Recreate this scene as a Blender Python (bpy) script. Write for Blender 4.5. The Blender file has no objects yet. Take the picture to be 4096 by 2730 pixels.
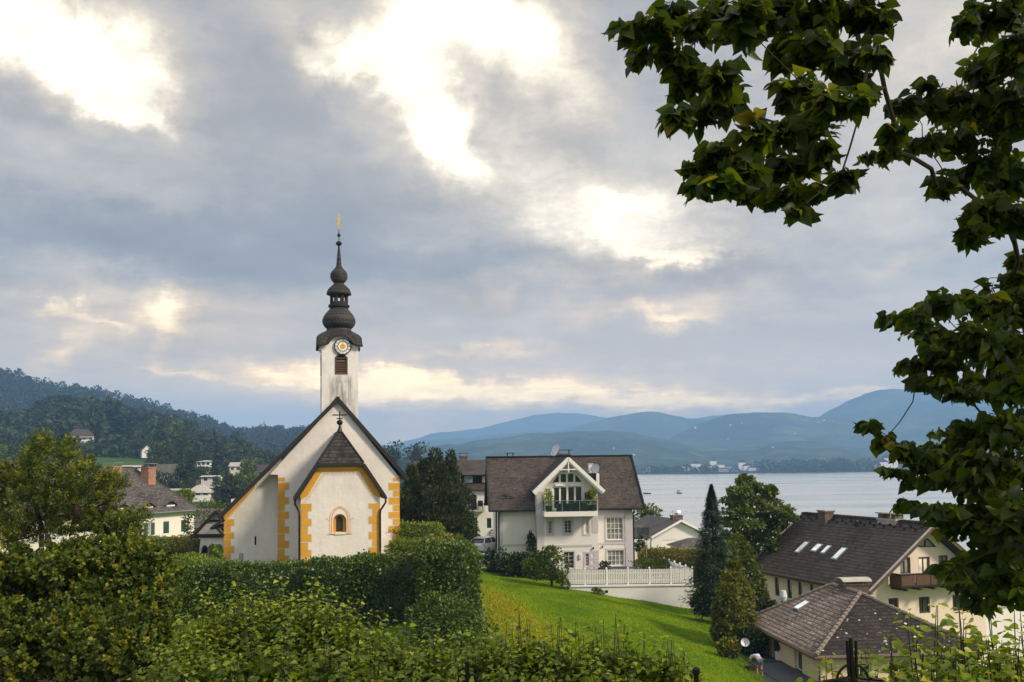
import bpy, bmesh, math, random
import numpy as np
from mathutils import Vector, Matrix, noise
from mathutils.geometry import tessellate_polygon
R = math.radians
SC = bpy.context.scene
COL = SC.collection
random.seed(7)
RNG = np.random.default_rng(11)

# ------------------------------------------------------------------ camera
FPX = 3755.0                       # focal length in pixels of a 4096 wide frame
PITCH, ROLL, SHIFT = R(3.5), R(-0.7), 243.0
cam = bpy.data.cameras.new('camera')
cam_o = bpy.data.objects.new('camera', cam); COL.objects.link(cam_o)
cam.sensor_width = 36; cam.lens = FPX / 4096 * 36
cam.shift_y = SHIFT / 4096
cam.clip_start = 0.1; cam.clip_end = 40000
CM = Matrix.Rotation(math.pi/2 + PITCH, 4, 'X') @ Matrix.Rotation(ROLL, 4, 'Z')
cam_o.matrix_world = CM
SC.camera = cam_o
C3 = CM.to_3x3()

def ray(px, py):
    return C3 @ Vector(((px-2048)/FPX, (1365-py+SHIFT)/FPX, -1))
def P(p, Y):                       # the world point at depth Y seen at a point p of the 4096 frame
    d = ray(*p); return d * (Y/d.y)
def PZ(p, z):
    d = ray(*p); return d * (z/d.z)
def crop(x0, y0, s): return lambda x, y: (x0 + x/s, y0 + y/s)
dd = crop(0, 0, 1/1.74075)
c1 = crop(700, 1500, 1.845)
c2 = crop(1200, 800, 1.743)
c3 = crop(1750, 1750, 2.0909)
c4 = crop(2750, 1950, 1.7485)
c8 = crop(1250, 1250, 3.483)
cA = crop(0, 1650, 2.614)
cB = crop(1550, 1780, 3.136)
cC = crop(2500, 1980, 3.337)
cE = crop(3100, 2300, 2.3624)
cG = crop(2800, 2380, 4.48)

# ------------------------------------------------------------------ node helpers
class NT:
    def __init__(s, nt): s.nt = nt; s.n = nt.nodes; s.l = nt.links
    def add(s, t, ins=None, **kw):
        nd = s.n.new(t)
        for k, v in kw.items(): setattr(nd, k, v)
        for k, v in (ins or {}).items(): s.set(nd.inputs[k], v)
        return nd
    def set(s, sock, v):
        if isinstance(v, bpy.types.NodeSocket): s.l.new(v, sock)
        elif v is not None:
            if hasattr(sock.default_value, '__len__') and hasattr(v, '__len__') and len(sock.default_value) == 4 and len(v) == 3: v = (*v, 1)
            sock.default_value = v
    def m(s, op, a, b=None, c=None, clamp=False):
        nd = s.n.new('ShaderNodeMath'); nd.operation = op; nd.use_clamp = clamp
        for i, x in enumerate((a, b, c)):
            if x is not None: s.set(nd.inputs[i], x)
        return nd.outputs[0]
    def v(s, op, a, b=None):
        nd = s.n.new('ShaderNodeVectorMath'); nd.operation = op
        s.set(nd.inputs[0], a)
        if b is not None:
            s.set(nd.inputs['Scale' if op == 'SCALE' else 1], b)
        return nd.outputs['Value' if op in ('DOT_PRODUCT', 'LENGTH') else 'Vector']
    def mix(s, f, a, b, mode='MIX'):
        nd = s.n.new('ShaderNodeMix'); nd.data_type = 'RGBA'; nd.blend_type = mode
        s.set(nd.inputs[0], f); s.set(nd.inputs[6], a); s.set(nd.inputs[7], b)
        return nd.outputs[2]
    def noise(s, vec, scale, detail=4, rough=.55, dim='3D', out='Fac'):
        nd = s.n.new('ShaderNodeTexNoise'); nd.noise_dimensions = dim
        if vec is not None: s.l.new(vec, nd.inputs['Vector'])
        nd.inputs['Scale'].default_value = scale; nd.inputs['Detail'].default_value = detail
        nd.inputs['Roughness'].default_value = rough
        return nd.outputs[out]
    def ramp(s, f, stops, interp='LINEAR'):
        nd = s.n.new('ShaderNodeValToRGB'); cr = nd.color_ramp; cr.interpolation = interp
        while len(cr.elements) < len(stops): cr.elements.new(.5)
        for e, (p, c) in zip(cr.elements, stops):
            e.position = p; e.color = (*c, 1) if len(c) == 3 else c
        s.l.new(f, nd.inputs[0]); return nd.outputs[0]
    def rng(s, x, a, b, c=0., d=1., smooth=False):
        nd = s.n.new('ShaderNodeMapRange'); nd.interpolation_type = 'SMOOTHSTEP' if smooth else 'LINEAR'
        s.set(nd.inputs[0], x)
        for i, q in enumerate((a, b, c, d)): s.set(nd.inputs[1+i], q)
        return nd.outputs[0]

# ------------------------------------------------------------------ world: broken evening cloud over a Nishita sky
SUN_EL, SUN_AZ = R(36), R(118)     # azimuth clockwise from +Y: over the right shoulder
world = bpy.data.worlds.new('World'); SC.world = world; world.use_nodes = True
w = NT(world.node_tree); w.n.clear()
gen = w.add('ShaderNodeTexCoord').outputs['Generated']
sp = w.add('ShaderNodeSeparateXYZ', {0: gen})
X, Y, Z = sp.outputs
ym = w.m('MAXIMUM', Y, .12)
tx, tz = w.m('DIVIDE', X, ym), w.m('DIVIDE', Z, ym)
vec = w.add('ShaderNodeCombineXYZ', {0: tx, 1: tz}).outputs[0]
# cloud-deck coordinates: streaks flatten towards the horizon
zz = w.m('ADD', w.m('MAXIMUM', Z, 0), .13)
deck = w.add('ShaderNodeCombineXYZ', {0: w.m('DIVIDE', X, zz), 1: w.m('DIVIDE', Y, zz)}).outputs[0]
wn = w.v('SUBTRACT', w.noise(vec, 5.0, 5, .6, out='Color'), (.5, .5, .5))
wn2 = w.v('SUBTRACT', w.noise(deck, 2.2, 6, .62, out='Color'), (.5, .5, .5))
low = w.rng(tz, .0, .30, .35, 1.0)
wv = w.add('ShaderNodeCombineXYZ', {0: 1.0, 1: low}).outputs[0]
vw = w.v('ADD', vec, w.v('MULTIPLY', w.v('ADD', w.v('SCALE', wn, .15), w.v('ADD', w.v('SCALE', wn2, .07), w.v('SCALE', w.v('SUBTRACT', w.noise(vec, 19.0, 6, .65, out='Color'), (.5, .5, .5)), .055))), wv))
def skypt(x, y):
    d = ray(x*1.74075, y*1.74075); return d.x/d.y, d.z/d.y
PATCH = [  # centre x, y, radii, turn (deg, clockwise), gain   (directions, given by where they lie in the view)
    (90, 40, 250, 95, 26, 1.7), (240, 150, 170, 60, 42, 1.15), (335, 265, 75, 30, 40, 1.0),
    (840, 140, 200, 48, 38, .95), (970, 250, 160, 75, 58, 1.05), (1000, 60, 150, 110, 0, 1.15), (1035, 345, 80, 62, 60, .9),
    (1190, 70, 150, 100, 20, 1.0), (1270, 190, 150, 90, 30, .6), (1400, 490, 240, 95, 18, .85), (1450, 560, 190, 40, 10, .55), (1540, 606, 110, 16, 3, .55),
    (1500, 722, 180, 20, 2, .62), (1640, 690, 130, 26, -10, .35),
    (385, 720, 62, 45, 0, .85), (365, 800, 22, 90, 2, .28), (110, 715, 60, 16, 8, .6), (150, 790, 80, 28, -18, .5), (230, 730, 90, 14, 4, .4),
    (700, 850, 150, 26, 6, .85), (900, 880, 260, 30, 3, 1.0), (1100, 800, 160, 14, 2, .45), (1250, 905, 420, 34, 2, .9), (450, 862, 110, 11, 3, .5),
    (1560, 928, 270, 26, 0, .8), (1950, 912, 190, 16, -4, .6), (960, 990, 160, 50, 0, .5), (2200, 80, 160, 60, -25, .4), (2100, 590, 120, 22, -5, .3),
    (1720, 330, 200, 90, 0, .22), (1950, 400, 260, 200, 0, .16),
    (150, 120, 430, 210, 30, .34), (980, 220, 400, 250, 45, .40), (1400, 470, 420, 190, 15, .32), (300, 750, 340, 90, 0, .26), (350, 690, 380, 46, 4, .30), (1250, 660, 300, 30, -5, .28), (1100, 870, 760, 66, 0, .34), (2150, 120, 380, 300, 0, .32),
]
G = None
for cx, cy, rx, ry, an, amp in PATCH:
    c = skypt(cx, cy); a = R(-an); f = 2157.
    p = w.v('SUBTRACT', vw, (c[0], c[1], 0))
    e1 = (math.cos(a)/rx*f, math.sin(a)/rx*f, 0); e2 = (-math.sin(a)/ry*f, math.cos(a)/ry*f, 0)
    d1, d2 = w.v('DOT_PRODUCT', p, e1), w.v('DOT_PRODUCT', p, e2)
    q = w.m('ADD', w.m('MULTIPLY', d1, d1), w.m('MULTIPLY', d2, d2))
    g = w.m('MULTIPLY', w.m('EXPONENT', w.m('MULTIPLY', q, -1.0)), amp)
    G = g if G is None else w.m('ADD', G, g)
DARKP = [(300, 570, 430, 70, 8, .30), (90, 240, 200, 70, 20, .22), (640, 260, 160, 150, 30, .14), (1290, 300, 120, 70, 30, .22), (1550, 640, 330, 36, 4, .28),
         (1000, 640, 300, 60, 6, .2), (1500, 800, 300, 36, 0, .22), (820, 480, 260, 90, 14, .16), (1000, 30, 40, 22, 20, .1), (560, 800, 260, 30, 0, .12), (2000, 780, 300, 60, 0, .14)]
K = None
for cx, cy, rx, ry, an, amp in DARKP:
    c = skypt(cx, cy); a = R(-an); f = 2157.
    p = w.v('SUBTRACT', vw, (c[0], c[1], 0))
    d1 = w.v('DOT_PRODUCT', p, (math.cos(a)/rx*f, math.sin(a)/rx*f, 0)); d2 = w.v('DOT_PRODUCT', p, (-math.sin(a)/ry*f, math.cos(a)/ry*f, 0))
    q = w.m('ADD', w.m('MULTIPLY', d1, d1), w.m('MULTIPLY', d2, d2))
    g = w.m('MULTIPLY', w.m('EXPONENT', w.m('MULTIPLY', q, -1.0)), amp)
    K = g if K is None else w.m('ADD', K, g)
fb = w.noise(deck, 1.3, 7, .6)
fb2 = w.m('ADD', w.m('MULTIPLY', w.noise(vw, 11.0, 8, .64), .55), w.m('MULTIPLY', w.noise(w.v('ADD', deck, w.v('SCALE', wn2, .25)), 4.2, 8, .66), .45))
fb3 = w.noise(w.v('ADD', deck, w.v('SCALE', wn2, .5)), 2.4, 9, .68)
tone = w.m('ADD', w.m('MULTIPLY', w.m('SUBTRACT', fb, .5), .80), w.m('ADD', w.m('MULTIPLY', w.m('SUBTRACT', fb2, .5), .40), w.m('MULTIPLY', w.m('SUBTRACT', fb3, .5), .40)))
base = w.ramp(w.m('SUBTRACT', w.m('ADD', .52, tone), K), [(.05, (.22, .225, .25)), (.4, (.345, .342, .352)), (.62, (.53, .50, .465)), (.95, (.95, .82, .65))])
base = w.mix(w.rng(tz, .0, .20, .85, 0.), base, (1.3, 1.0, .70))
Gd = w.m('MULTIPLY', G, w.m('ADD', .12, w.m('MULTIPLY', w.m('ADD', w.m('MULTIPLY', fb2, .6), w.m('MULTIPLY', fb3, .4)), 1.75)))
t = w.rng(Gd, .0, 1.15, 0, 1, False)
t = w.m('POWER', t, 1.25)
bright = w.mix(w.rng(Gd, .45, 1.5), (.98, .80, .56), (1.28, 1.17, .95))
bright = w.v('SCALE', bright, w.m('ADD', .22, w.m('MULTIPLY', w.m('ADD', w.m('MULTIPLY', fb2, .5), w.m('MULTIPLY', fb3, .5)), 1.56)))
bright = w.mix(w.rng(tz, .26, .04, 0., 1., True), bright, w.v('MULTIPLY', bright, (2.2, 1.70, .95)))
cl = w.mix(t, base, bright)
# the part of the sky behind and above the viewer: unseen, made brighter to light the walls facing the viewer
rear = w.ramp(w.noise(gen, 2.6, 5, .6), [(.3, (.50, .51, .55)), (.7, (.80, .76, .70))])
cl = w.mix(w.rng(Y, .38, -.05, 0, 1, True), cl, rear)
cl = w.mix(w.rng(Z, .62, .9, 0, .8, True), cl, (.85, .86, .90))
nish = w.add('ShaderNodeTexSky', sky_type='NISHITA', sun_disc=False, sun_elevation=SUN_EL, sun_rotation=SUN_AZ)
tot = w.mix(.97, nish.outputs[0], w.v('SCALE', cl, 10.))
bg = w.add('ShaderNodeBackground', {'Color': tot, 'Strength': .1})
w.add('ShaderNodeOutputWorld', {'Surface': bg.outputs[0]})

sun = bpy.data.lights.new('sun', 'SUN'); sun_o = bpy.data.objects.new('sun', sun); COL.objects.link(sun_o)
sun.energy = 3.6; sun.angle = R(10); sun.color = (1, .84, .62)
sd = Vector((math.sin(SUN_AZ)*math.cos(SUN_EL), math.cos(SUN_AZ)*math.cos(SUN_EL), math.sin(SUN_EL)))
sun_o.rotation_euler = sd.to_track_quat('Z', 'Y').to_euler()

SC.view_settings.view_transform = 'Standard'; SC.view_settings.look = 'None'
SC.view_settings.exposure = 0.30; SC.view_settings.gamma = 1
SC.render.engine = 'CYCLES'
cy = SC.cycles
cy.max_bounces = 5; cy.diffuse_bounces = 3; cy.glossy_bounces = 2; cy.transmission_bounces = 3; cy.transparent_max_bounces = 6; cy.volume_bounces = 1
cy.use_denoising = True
cy.sample_clamp_indirect = 4
cy.caustics_reflective = False; cy.caustics_refractive = False

# ------------------------------------------------------------------ materials
MATS = {}
def mat(name):
    m = bpy.data.materials.new(name); m.use_nodes = True; t = NT(m.node_tree); t.n.clear(); MATS[name] = m
    t.out = t.add('ShaderNodeOutputMaterial'); return m, t
def principled(t, **kw):
    b = t.add('ShaderNodeBsdfPrincipled')
    for k, v in kw.items(): t.set(b.inputs[k.replace('_', ' ')], v)
    t.l.new(b.outputs[0], t.out.inputs['Surface']); return b
def bump(t, h, strength=.3, dist=.02):
    return t.add('ShaderNodeBump', {'Height': h, 'Strength': strength, 'Distance': dist}).outputs[0]
def plain(name, col, rough=.6, metal=0., var=.12, scale=3., bmp=0.):
    m, t = mat(name)
    o = t.add('ShaderNodeTexCoord').outputs['Object']
    n = t.noise(o, scale, 6, .65)
    k = t.rng(n, .25, .75, 1-var, 1+var)
    c = t.v('SCALE', tuple(col), k)
    kw = dict(Base_Color=c, Roughness=rough, Metallic=metal)
    if bmp: kw['Normal'] = bump(t, t.noise(o, scale*12, 4), bmp, .02)
    principled(t, **kw); return m
def plaster(name, col, stain=(.45, .43, .40), amt=.35, streak=.25, bmp=.35):
    m, t = mat(name)
    o = t.add('ShaderNodeTexCoord').outputs['Object']
    a = t.noise(o, .5, 6, .65); b = t.noise(o, 5., 5, .6)
    st = t.noise(t.v('MULTIPLY', o, (2.2, 2.2, .22)), 1.6, 5, .65)
    f = t.m('MULTIPLY', t.rng(a, .42, .72), amt)
    c = t.mix(f, tuple(col), stain)
    c = t.mix(t.m('MULTIPLY', t.rng(st, .5, .8), streak), c, tuple(x*.62 for x in stain))
    c = t.mix(t.rng(b, .3, .7, 0, .12), c, tuple(x*.8 for x in col))
    h = t.m('ADD', t.noise(o, 2.6, 4), t.m('MULTIPLY', t.noise(o, 28., 3), .35))
    principled(t, Base_Color=c, Roughness=.9, Normal=bump(t, h, bmp, .05)); return m
def tiles(name, c1_, c2_, bw=.25, rh=.22, lichen=None, lamt=.0, gap=(.02, .018, .018), bstr=.7, jit=.5, rough=.75, wear=.3, dots=False):
    m, t = mat(name)
    uv = t.add('ShaderNodeUVMap').outputs[0]
    o = t.add('ShaderNodeTexCoord').outputs['Object']
    wob = t.v('SCALE', t.v('SUBTRACT', t.noise(uv, 1.3, 3, .6, out='Color'), (.5, .5, .5)), .08*jit)
    uvw = t.v('ADD', uv, wob)
    br = t.add('ShaderNodeTexBrick', {'Vector': uvw, 'Color1': (0, 0, 0), 'Color2': (1, 1, 1), 'Mortar': (.5, .5, .5), 'Scale': 1.0, 'Mortar Size': .012, 'Mortar Smooth': .2, 'Bias': 0., 'Brick Width': bw, 'Row Height': rh})
    br.offset = .5
    k = br.outputs['Color']; fac = br.outputs['Fac']
    c = t.mix(t.m('MULTIPLY', k, jit), c1_, c2_)
    n = t.noise(o, .45, 6, .7)
    c = t.mix(t.rng(n, .4, .7, 0, wear), c, tuple(x*1.9 for x in c2_))
    n2 = t.noise(o, 9., 4, .7)
    c = t.mix(t.rng(n2, .35, .75, .35, -.2), c, tuple(x*.45 for x in c1_))
    sk_ = t.noise(t.v('MULTIPLY', uv, (1.1, 6.5, 1)), 1.0, 5, .7)
    c = t.mix(t.rng(sk_, .35, .72, .55, -.35), c, t.mix(1., c, (.35, .35, .36), 'MULTIPLY'))
    c = t.mix(t.rng(sk_, .55, .78, 0, .5), c, t.mix(1., c, (1.9, 1.85, 1.8), 'MULTIPLY'))
    if dots:
        vo = t.add('ShaderNodeTexVoronoi', {'Vector': t.v('MULTIPLY', uv, (1.7, 2.1, 1)), 'Scale': 1.0}, voronoi_dimensions='2D')
        rr_ = t.add('ShaderNodeSeparateColor', {0: vo.outputs['Color']}).outputs[0]
        c = t.mix(t.m('LESS_THAN', t.m('ADD', vo.outputs['Distance'], t.m('MULTIPLY', t.noise(uv, 12., 2), .10)), t.m('MULTIPLY', t.m('POWER', rr_, 2.0), .20)), c, (.62, .62, .60))
    if lichen:
        l1 = t.rng(t.noise(o, 1.1, 5, .7), .46, .66); l2 = t.rng(t.noise(uv, 5.5, 3, .7), .52, .60)
        c = t.mix(t.m('MULTIPLY', t.m('MULTIPLY', l2, t.m('ADD', l1, .25)), lamt, clamp=True), c, lichen)
    sepv = t.add('ShaderNodeSeparateXYZ', {0: uvw}).outputs[1]
    saw = t.m('FRACT', t.m('DIVIDE', sepv, rh))
    edge = t.rng(saw, .0, .32, 1, 0)
    c = t.mix(t.m('MULTIPLY', edge, .88), c, tuple(x*.5 for x in gap))  # lower edge of each row: joint tone plus overlap shadow put into the colour
    c = t.mix(t.m('MULTIPLY', fac, .8), c, gap)
    h = t.m('SUBTRACT', t.m('SUBTRACT', 1., saw), t.m('MULTIPLY', fac, .5))
    h = t.m('ADD', h, t.m('MULTIPLY', t.noise(uv, 14., 3), .5))
    principled(t, Base_Color=c, Roughness=rough, Specular_IOR_Level=.22, Normal=bump(t, h, bstr, .03)); return m
def leafmat(name, cols, trans=.35, rough=.45):
    """cols: a ramp of real leaf colours; every leaf carries its own random number."""
    m, t = mat(name)
    r = t.add('ShaderNodeAttribute', attribute_name='rnd').outputs['Fac']
    c = t.ramp(r, [(i/(len(cols)-1), x) for i, x in enumerate(cols)])
    b = t.add('ShaderNodeBsdfPrincipled', {'Base Color': c, 'Roughness': rough, 'Specular IOR Level': .35})
    tr = t.add('ShaderNodeBsdfTranslucent', {'Color': t.mix(1., c, (1.8, 1.6, .45), 'MULTIPLY')})
    mx = t.add('ShaderNodeMixShader', {0: trans, 1: b.outputs[0], 2: tr.outputs[0]})
    t.l.new(mx.outputs[0], t.out.inputs['Surface']); return m
def glassy(name, col=(.02, .024, .028), rough=.06, spec=.6):
    m, t = mat(name)
    o = t.add('ShaderNodeTexCoord').outputs['Object']
    c = t.mix(t.rng(t.noise(o, 1.2, 3), .35, .65), col, tuple(x*2.2 for x in col))
    principled(t, Base_Color=c, Roughness=rough, Specular_IOR_Level=spec, Normal=bump(t, t.noise(o, 1.5, 2), .04, .05)); return m

plaster('church_plaster', (.76, .72, .69), (.50, .45, .42), .45, .22, .6)
plaster('house_plaster', (.80, .77, .74), (.66, .62, .58), .3, .10, .2)
plaster('grey_trim', (.58, .55, .57), (.5, .48, .48), .2, .1, .2)
plaster('cream_plaster', (.76, .70, .58), (.6, .53, .42), .3, .12, .2)
plaster('pink_plaster', (.78, .66, .57), (.62, .52, .45), .25, .1, .2)
plaster('yellow_plaster', (.74, .58, .40), (.58, .46, .34), .3, .15, .25)
plaster('lodging_plaster', (.74, .73, .74), (.56, .54, .54), .3, .1, .3)
plaster('wall_white', (.78, .76, .78), (.60, .58, .58), .3, .15, .15)
plaster('ochre', (.66, .335, .025), (.5, .25, .03), .45, .1, .25)
plaster('ochre_pale', (.70, .46, .20), (.6, .4, .2), .3, .1, .2)
# tower: rain-streaked limewash
m, t = mat('tower_plaster')
o = t.add('ShaderNodeTexCoord').outputs['Object']
a = t.noise(o, .9, 6, .7)
st = t.noise(t.v('MULTIPLY', o, (1., 1., .16)), 2.6, 6, .7)
so = t.add('ShaderNodeSeparateXYZ', {0: o}).outputs
below = t.rng(so[2], 14.5, 13.7, 0, 1, True)
left = t.rng(t.m('ABSOLUTE', t.m('SUBTRACT', so[0], .15)), .55, 1.25, 1, .12, True)
f = t.m('MULTIPLY', t.m('MULTIPLY', t.rng(st, .40, .58), below), left)
f = t.m('ADD', f, t.m('MULTIPLY', t.rng(a, .5, .75), .35), clamp=True)
c = t.mix(t.m('MULTIPLY', f, .70), (.76, .73, .72), (.09, .085, .08))
c = t.mix(t.rng(st, .5, .8, 0, .35), c, (.35, .33, .31))
principled(t, Base_Color=c, Roughness=.92, Normal=bump(t, t.m('ADD', t.noise(o, 2.5, 4), t.m('MULTIPLY', t.noise(o, 25., 3), .4)), .5, .05))
tiles('shingle', (.016, .014, .013), (.085, .075, .07), .2, .27, None, 0, bstr=.9, jit=.9, wear=.25)
tiles('onion_shingle', (.008, .007, .007), (.085, .074, .068), .17, .22, None, 0, bstr=.8, jit=1., rough=.6, wear=.4)
tiles('slate_brown', (.032, .025, .021), (.098, .077, .064), .30, .19, (.22, .20, .19), .45, bstr=.6, jit=.9, wear=.45)
tiles('rectory_tile', (.040, .036, .034), (.135, .122, .115), .26, .24, (.38, .36, .33), .5, bstr=.7, jit=.9, wear=.5)
tiles('chalet_tile', (.060, .047, .037), (.128, .102, .082), .30, .33, None, 0, bstr=.95, jit=.7, wear=.2)
tiles('lichen_tile', (.11, .077, .06), (.22, .165, .13), .30, .29, (.52, .48, .43), .9, bstr=.9, jit=.8, wear=.7)
tiles('lichen_tile_dark', (.020, .015, .015), (.055, .042, .04), .30, .29, (.5, .48, .46), .10, bstr=.9, jit=.8, wear=.2, dots=True)
tiles('grey_tile', (.10, .088, .085), (.16, .145, .14), .3, .3, (.4, .38, .36), .3, bstr=.8, jit=.7, wear=.3)
tiles('brick', (.34, .115, .05), (.50, .21, .095), .25, .08, (.55, .45, .38), .6, gap=(.42, .36, .3), bstr=.5, jit=.9, wear=.25)
tiles('old_brick', (.085, .055, .042), (.16, .10, .075), .25, .08, (.4, .36, .32), .6, gap=(.2, .17, .15), bstr=.5, jit=.9, wear=.25)
plain('dark_wood', (.011, .009, .008), .7, 0, .4, 8, .4)
plain('brown_wood', (.10, .048, .026), .65, 0, .35, 9, .4)
plain('window_wood', (.075, .045, .03), .6, 0, .3, 6)
plain('fascia_wood', (.30, .21, .14), .7, 0, .25, 5)
plain('green_shutter', (.035, .072, .062), .55, 0, .25, 12)
plain('white_paint', (.80, .79, .77), .5, 0, .05, 4)
plain('concrete', (.40, .37, .34), .9, 0, .25, 2.5, .3)
plain('grey_metal', (.34, .36, .38), .38, .7, .12, 4)
plain('bright_metal', (.72, .74, .76), .22, .9, .1, 4)
plain('dark_metal', (.02, .022, .024), .45, .5, .2, 6)
plain('iron', (.018, .016, .015), .5, .6, .35, 30)
plain('gold', (.85, .50, .07), .32, .85, .15, 9)
plain('ochre_disc', (.75, .36, .02), .5, 0, .1, 5)
plain('dish_grey', (.62, .63, .66), .5, 0, .08, 3)
plain('blue_cover', (.035, .042, .075), .6, 0, .45, 4, .5)
plain('slate_cover', (.10, .12, .165), .55, 0, .3, 3, .4)
plain('stone_slab', (.52, .47, .44), .9, 0, .2, 4, .3)
plain('hip_tile', (.20, .165, .14), .9, 0, .35, 5, .4)
plain('kerb_stone', (.34, .35, .34), .9, 0, .2, 4, .3)
plain('paving', (.05, .055, .062), .8, 0, .3, 3, .3)
plain('bark', (.055, .040, .028), .9, 0, .4, 14, .8)
plain('twig', (.05, .032, .02), .85, 0, .4, 20)
plain('car_white', (.78, .79, .80), .18, 0, .03, 2)
plain('rubber', (.015, .015, .016), .8)
plain('tail_red', (.5, .02, .015), .3)
plain('plate', (.75, .75, .72), .5)
plain('plaque_blue', (.20, .23, .33), .6, 0, .8, 9, .5)
plain('skin', (.42, .23, .15), .55)
plain('lilac_shirt', (.56, .52, .70), .85, 0, .15, 12, .3)
plain('denim', (.06, .09, .17), .85, 0, .5, 10, .3)
plain('hair', (.05, .03, .02), .7)
plain('shoe', (.62, .60, .58), .7)
plain('terracotta', (.07, .06, .06), .7)
plain('curtain', (.62, .58, .52), .9, 0, .3, 5)
plain('parasol_cloth', (.62, .62, .63), .8)
plain('rose_white', (.82, .80, .66), .6)
glassy('pane'); glassy('pane_curtain', (.15, .16, .14), .08); glassy('pane_bright', (.55, .50, .42), .1)
glassy('pane_sky', (.30, .36, .42), .05); glassy('skylight_glass', (.62, .67, .70), .08)
m, t = mat('clear_glass')
gl = t.add('ShaderNodeBsdfGlossy', {'Color': (.8, .9, .9), 'Roughness': .03}); tr = t.add('ShaderNodeBsdfTransparent', {'Color': (.66, .71, .72)})
t.l.new(t.add('ShaderNodeMixShader', {0: .05, 1: tr.outputs[0], 2: gl.outputs[0]}).outputs[0], t.out.inputs['Surface'])
# leaves (real leaf colours, one per leaf)
leafmat('leaf_lime', [(.020, .036, .007), (.040, .068, .010), (.065, .105, .012), (.13, .17, .016), (.24, .17, .02)], .55, .40)
leafmat('leaf_shrub', [(.045, .078, .008), (.12, .17, .012), (.185, .26, .018), (.29, .38, .025), (.45, .45, .05)], .35, .40)
leafmat('leaf_young', [(.08, .14, .015), (.16, .24, .02), (.25, .32, .03), (.36, .38, .04)], .45, .45)
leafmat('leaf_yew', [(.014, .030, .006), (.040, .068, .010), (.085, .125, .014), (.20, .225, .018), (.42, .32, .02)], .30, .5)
leafmat('leaf_dark', [(.006, .014, .006), (.014, .030, .010), (.026, .048, .014), (.055, .075, .018)], .18, .55)
leafmat('leaf_yewdark', [(.010, .020, .008), (.022, .038, .012), (.042, .058, .015), (.085, .092, .02)], .18, .55)
leafmat('leaf_ivy', [(.022, .050, .012), (.048, .095, .016), (.085, .14, .020), (.17, .21, .028)], .2, .4)
leafmat('leaf_hedge', [(.05, .09, .010), (.10, .16, .014), (.16, .225, .020), (.26, .30, .035)], .3, .45)
leafmat('leaf_hedge_brown', [(.07, .075, .014), (.13, .13, .02), (.20, .18, .025), (.27, .22, .03)], .3, .45)
leafmat('leaf_tree', [(.030, .058, .010), (.062, .10, .014), (.10, .145, .018), (.17, .19, .022)], .28, .45)
leafmat('leaf_yellow', [(.035, .052, .010), (.08, .10, .014), (.135, .155, .02), (.22, .20, .025)], .32, .45)
leafmat('leaf_spruce', [(.008, .020, .012), (.018, .040, .020), (.030, .060, .026), (.05, .08, .03)], .1, .55)
leafmat('wood_far', [(.012, .022, .010), (.022, .040, .014), (.036, .056, .018), (.060, .080, .024)], .1, .7)
leafmat('conifer_far', [(.008, .017, .012), (.016, .028, .016), (.026, .040, .018)], .05, .75)

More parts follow.
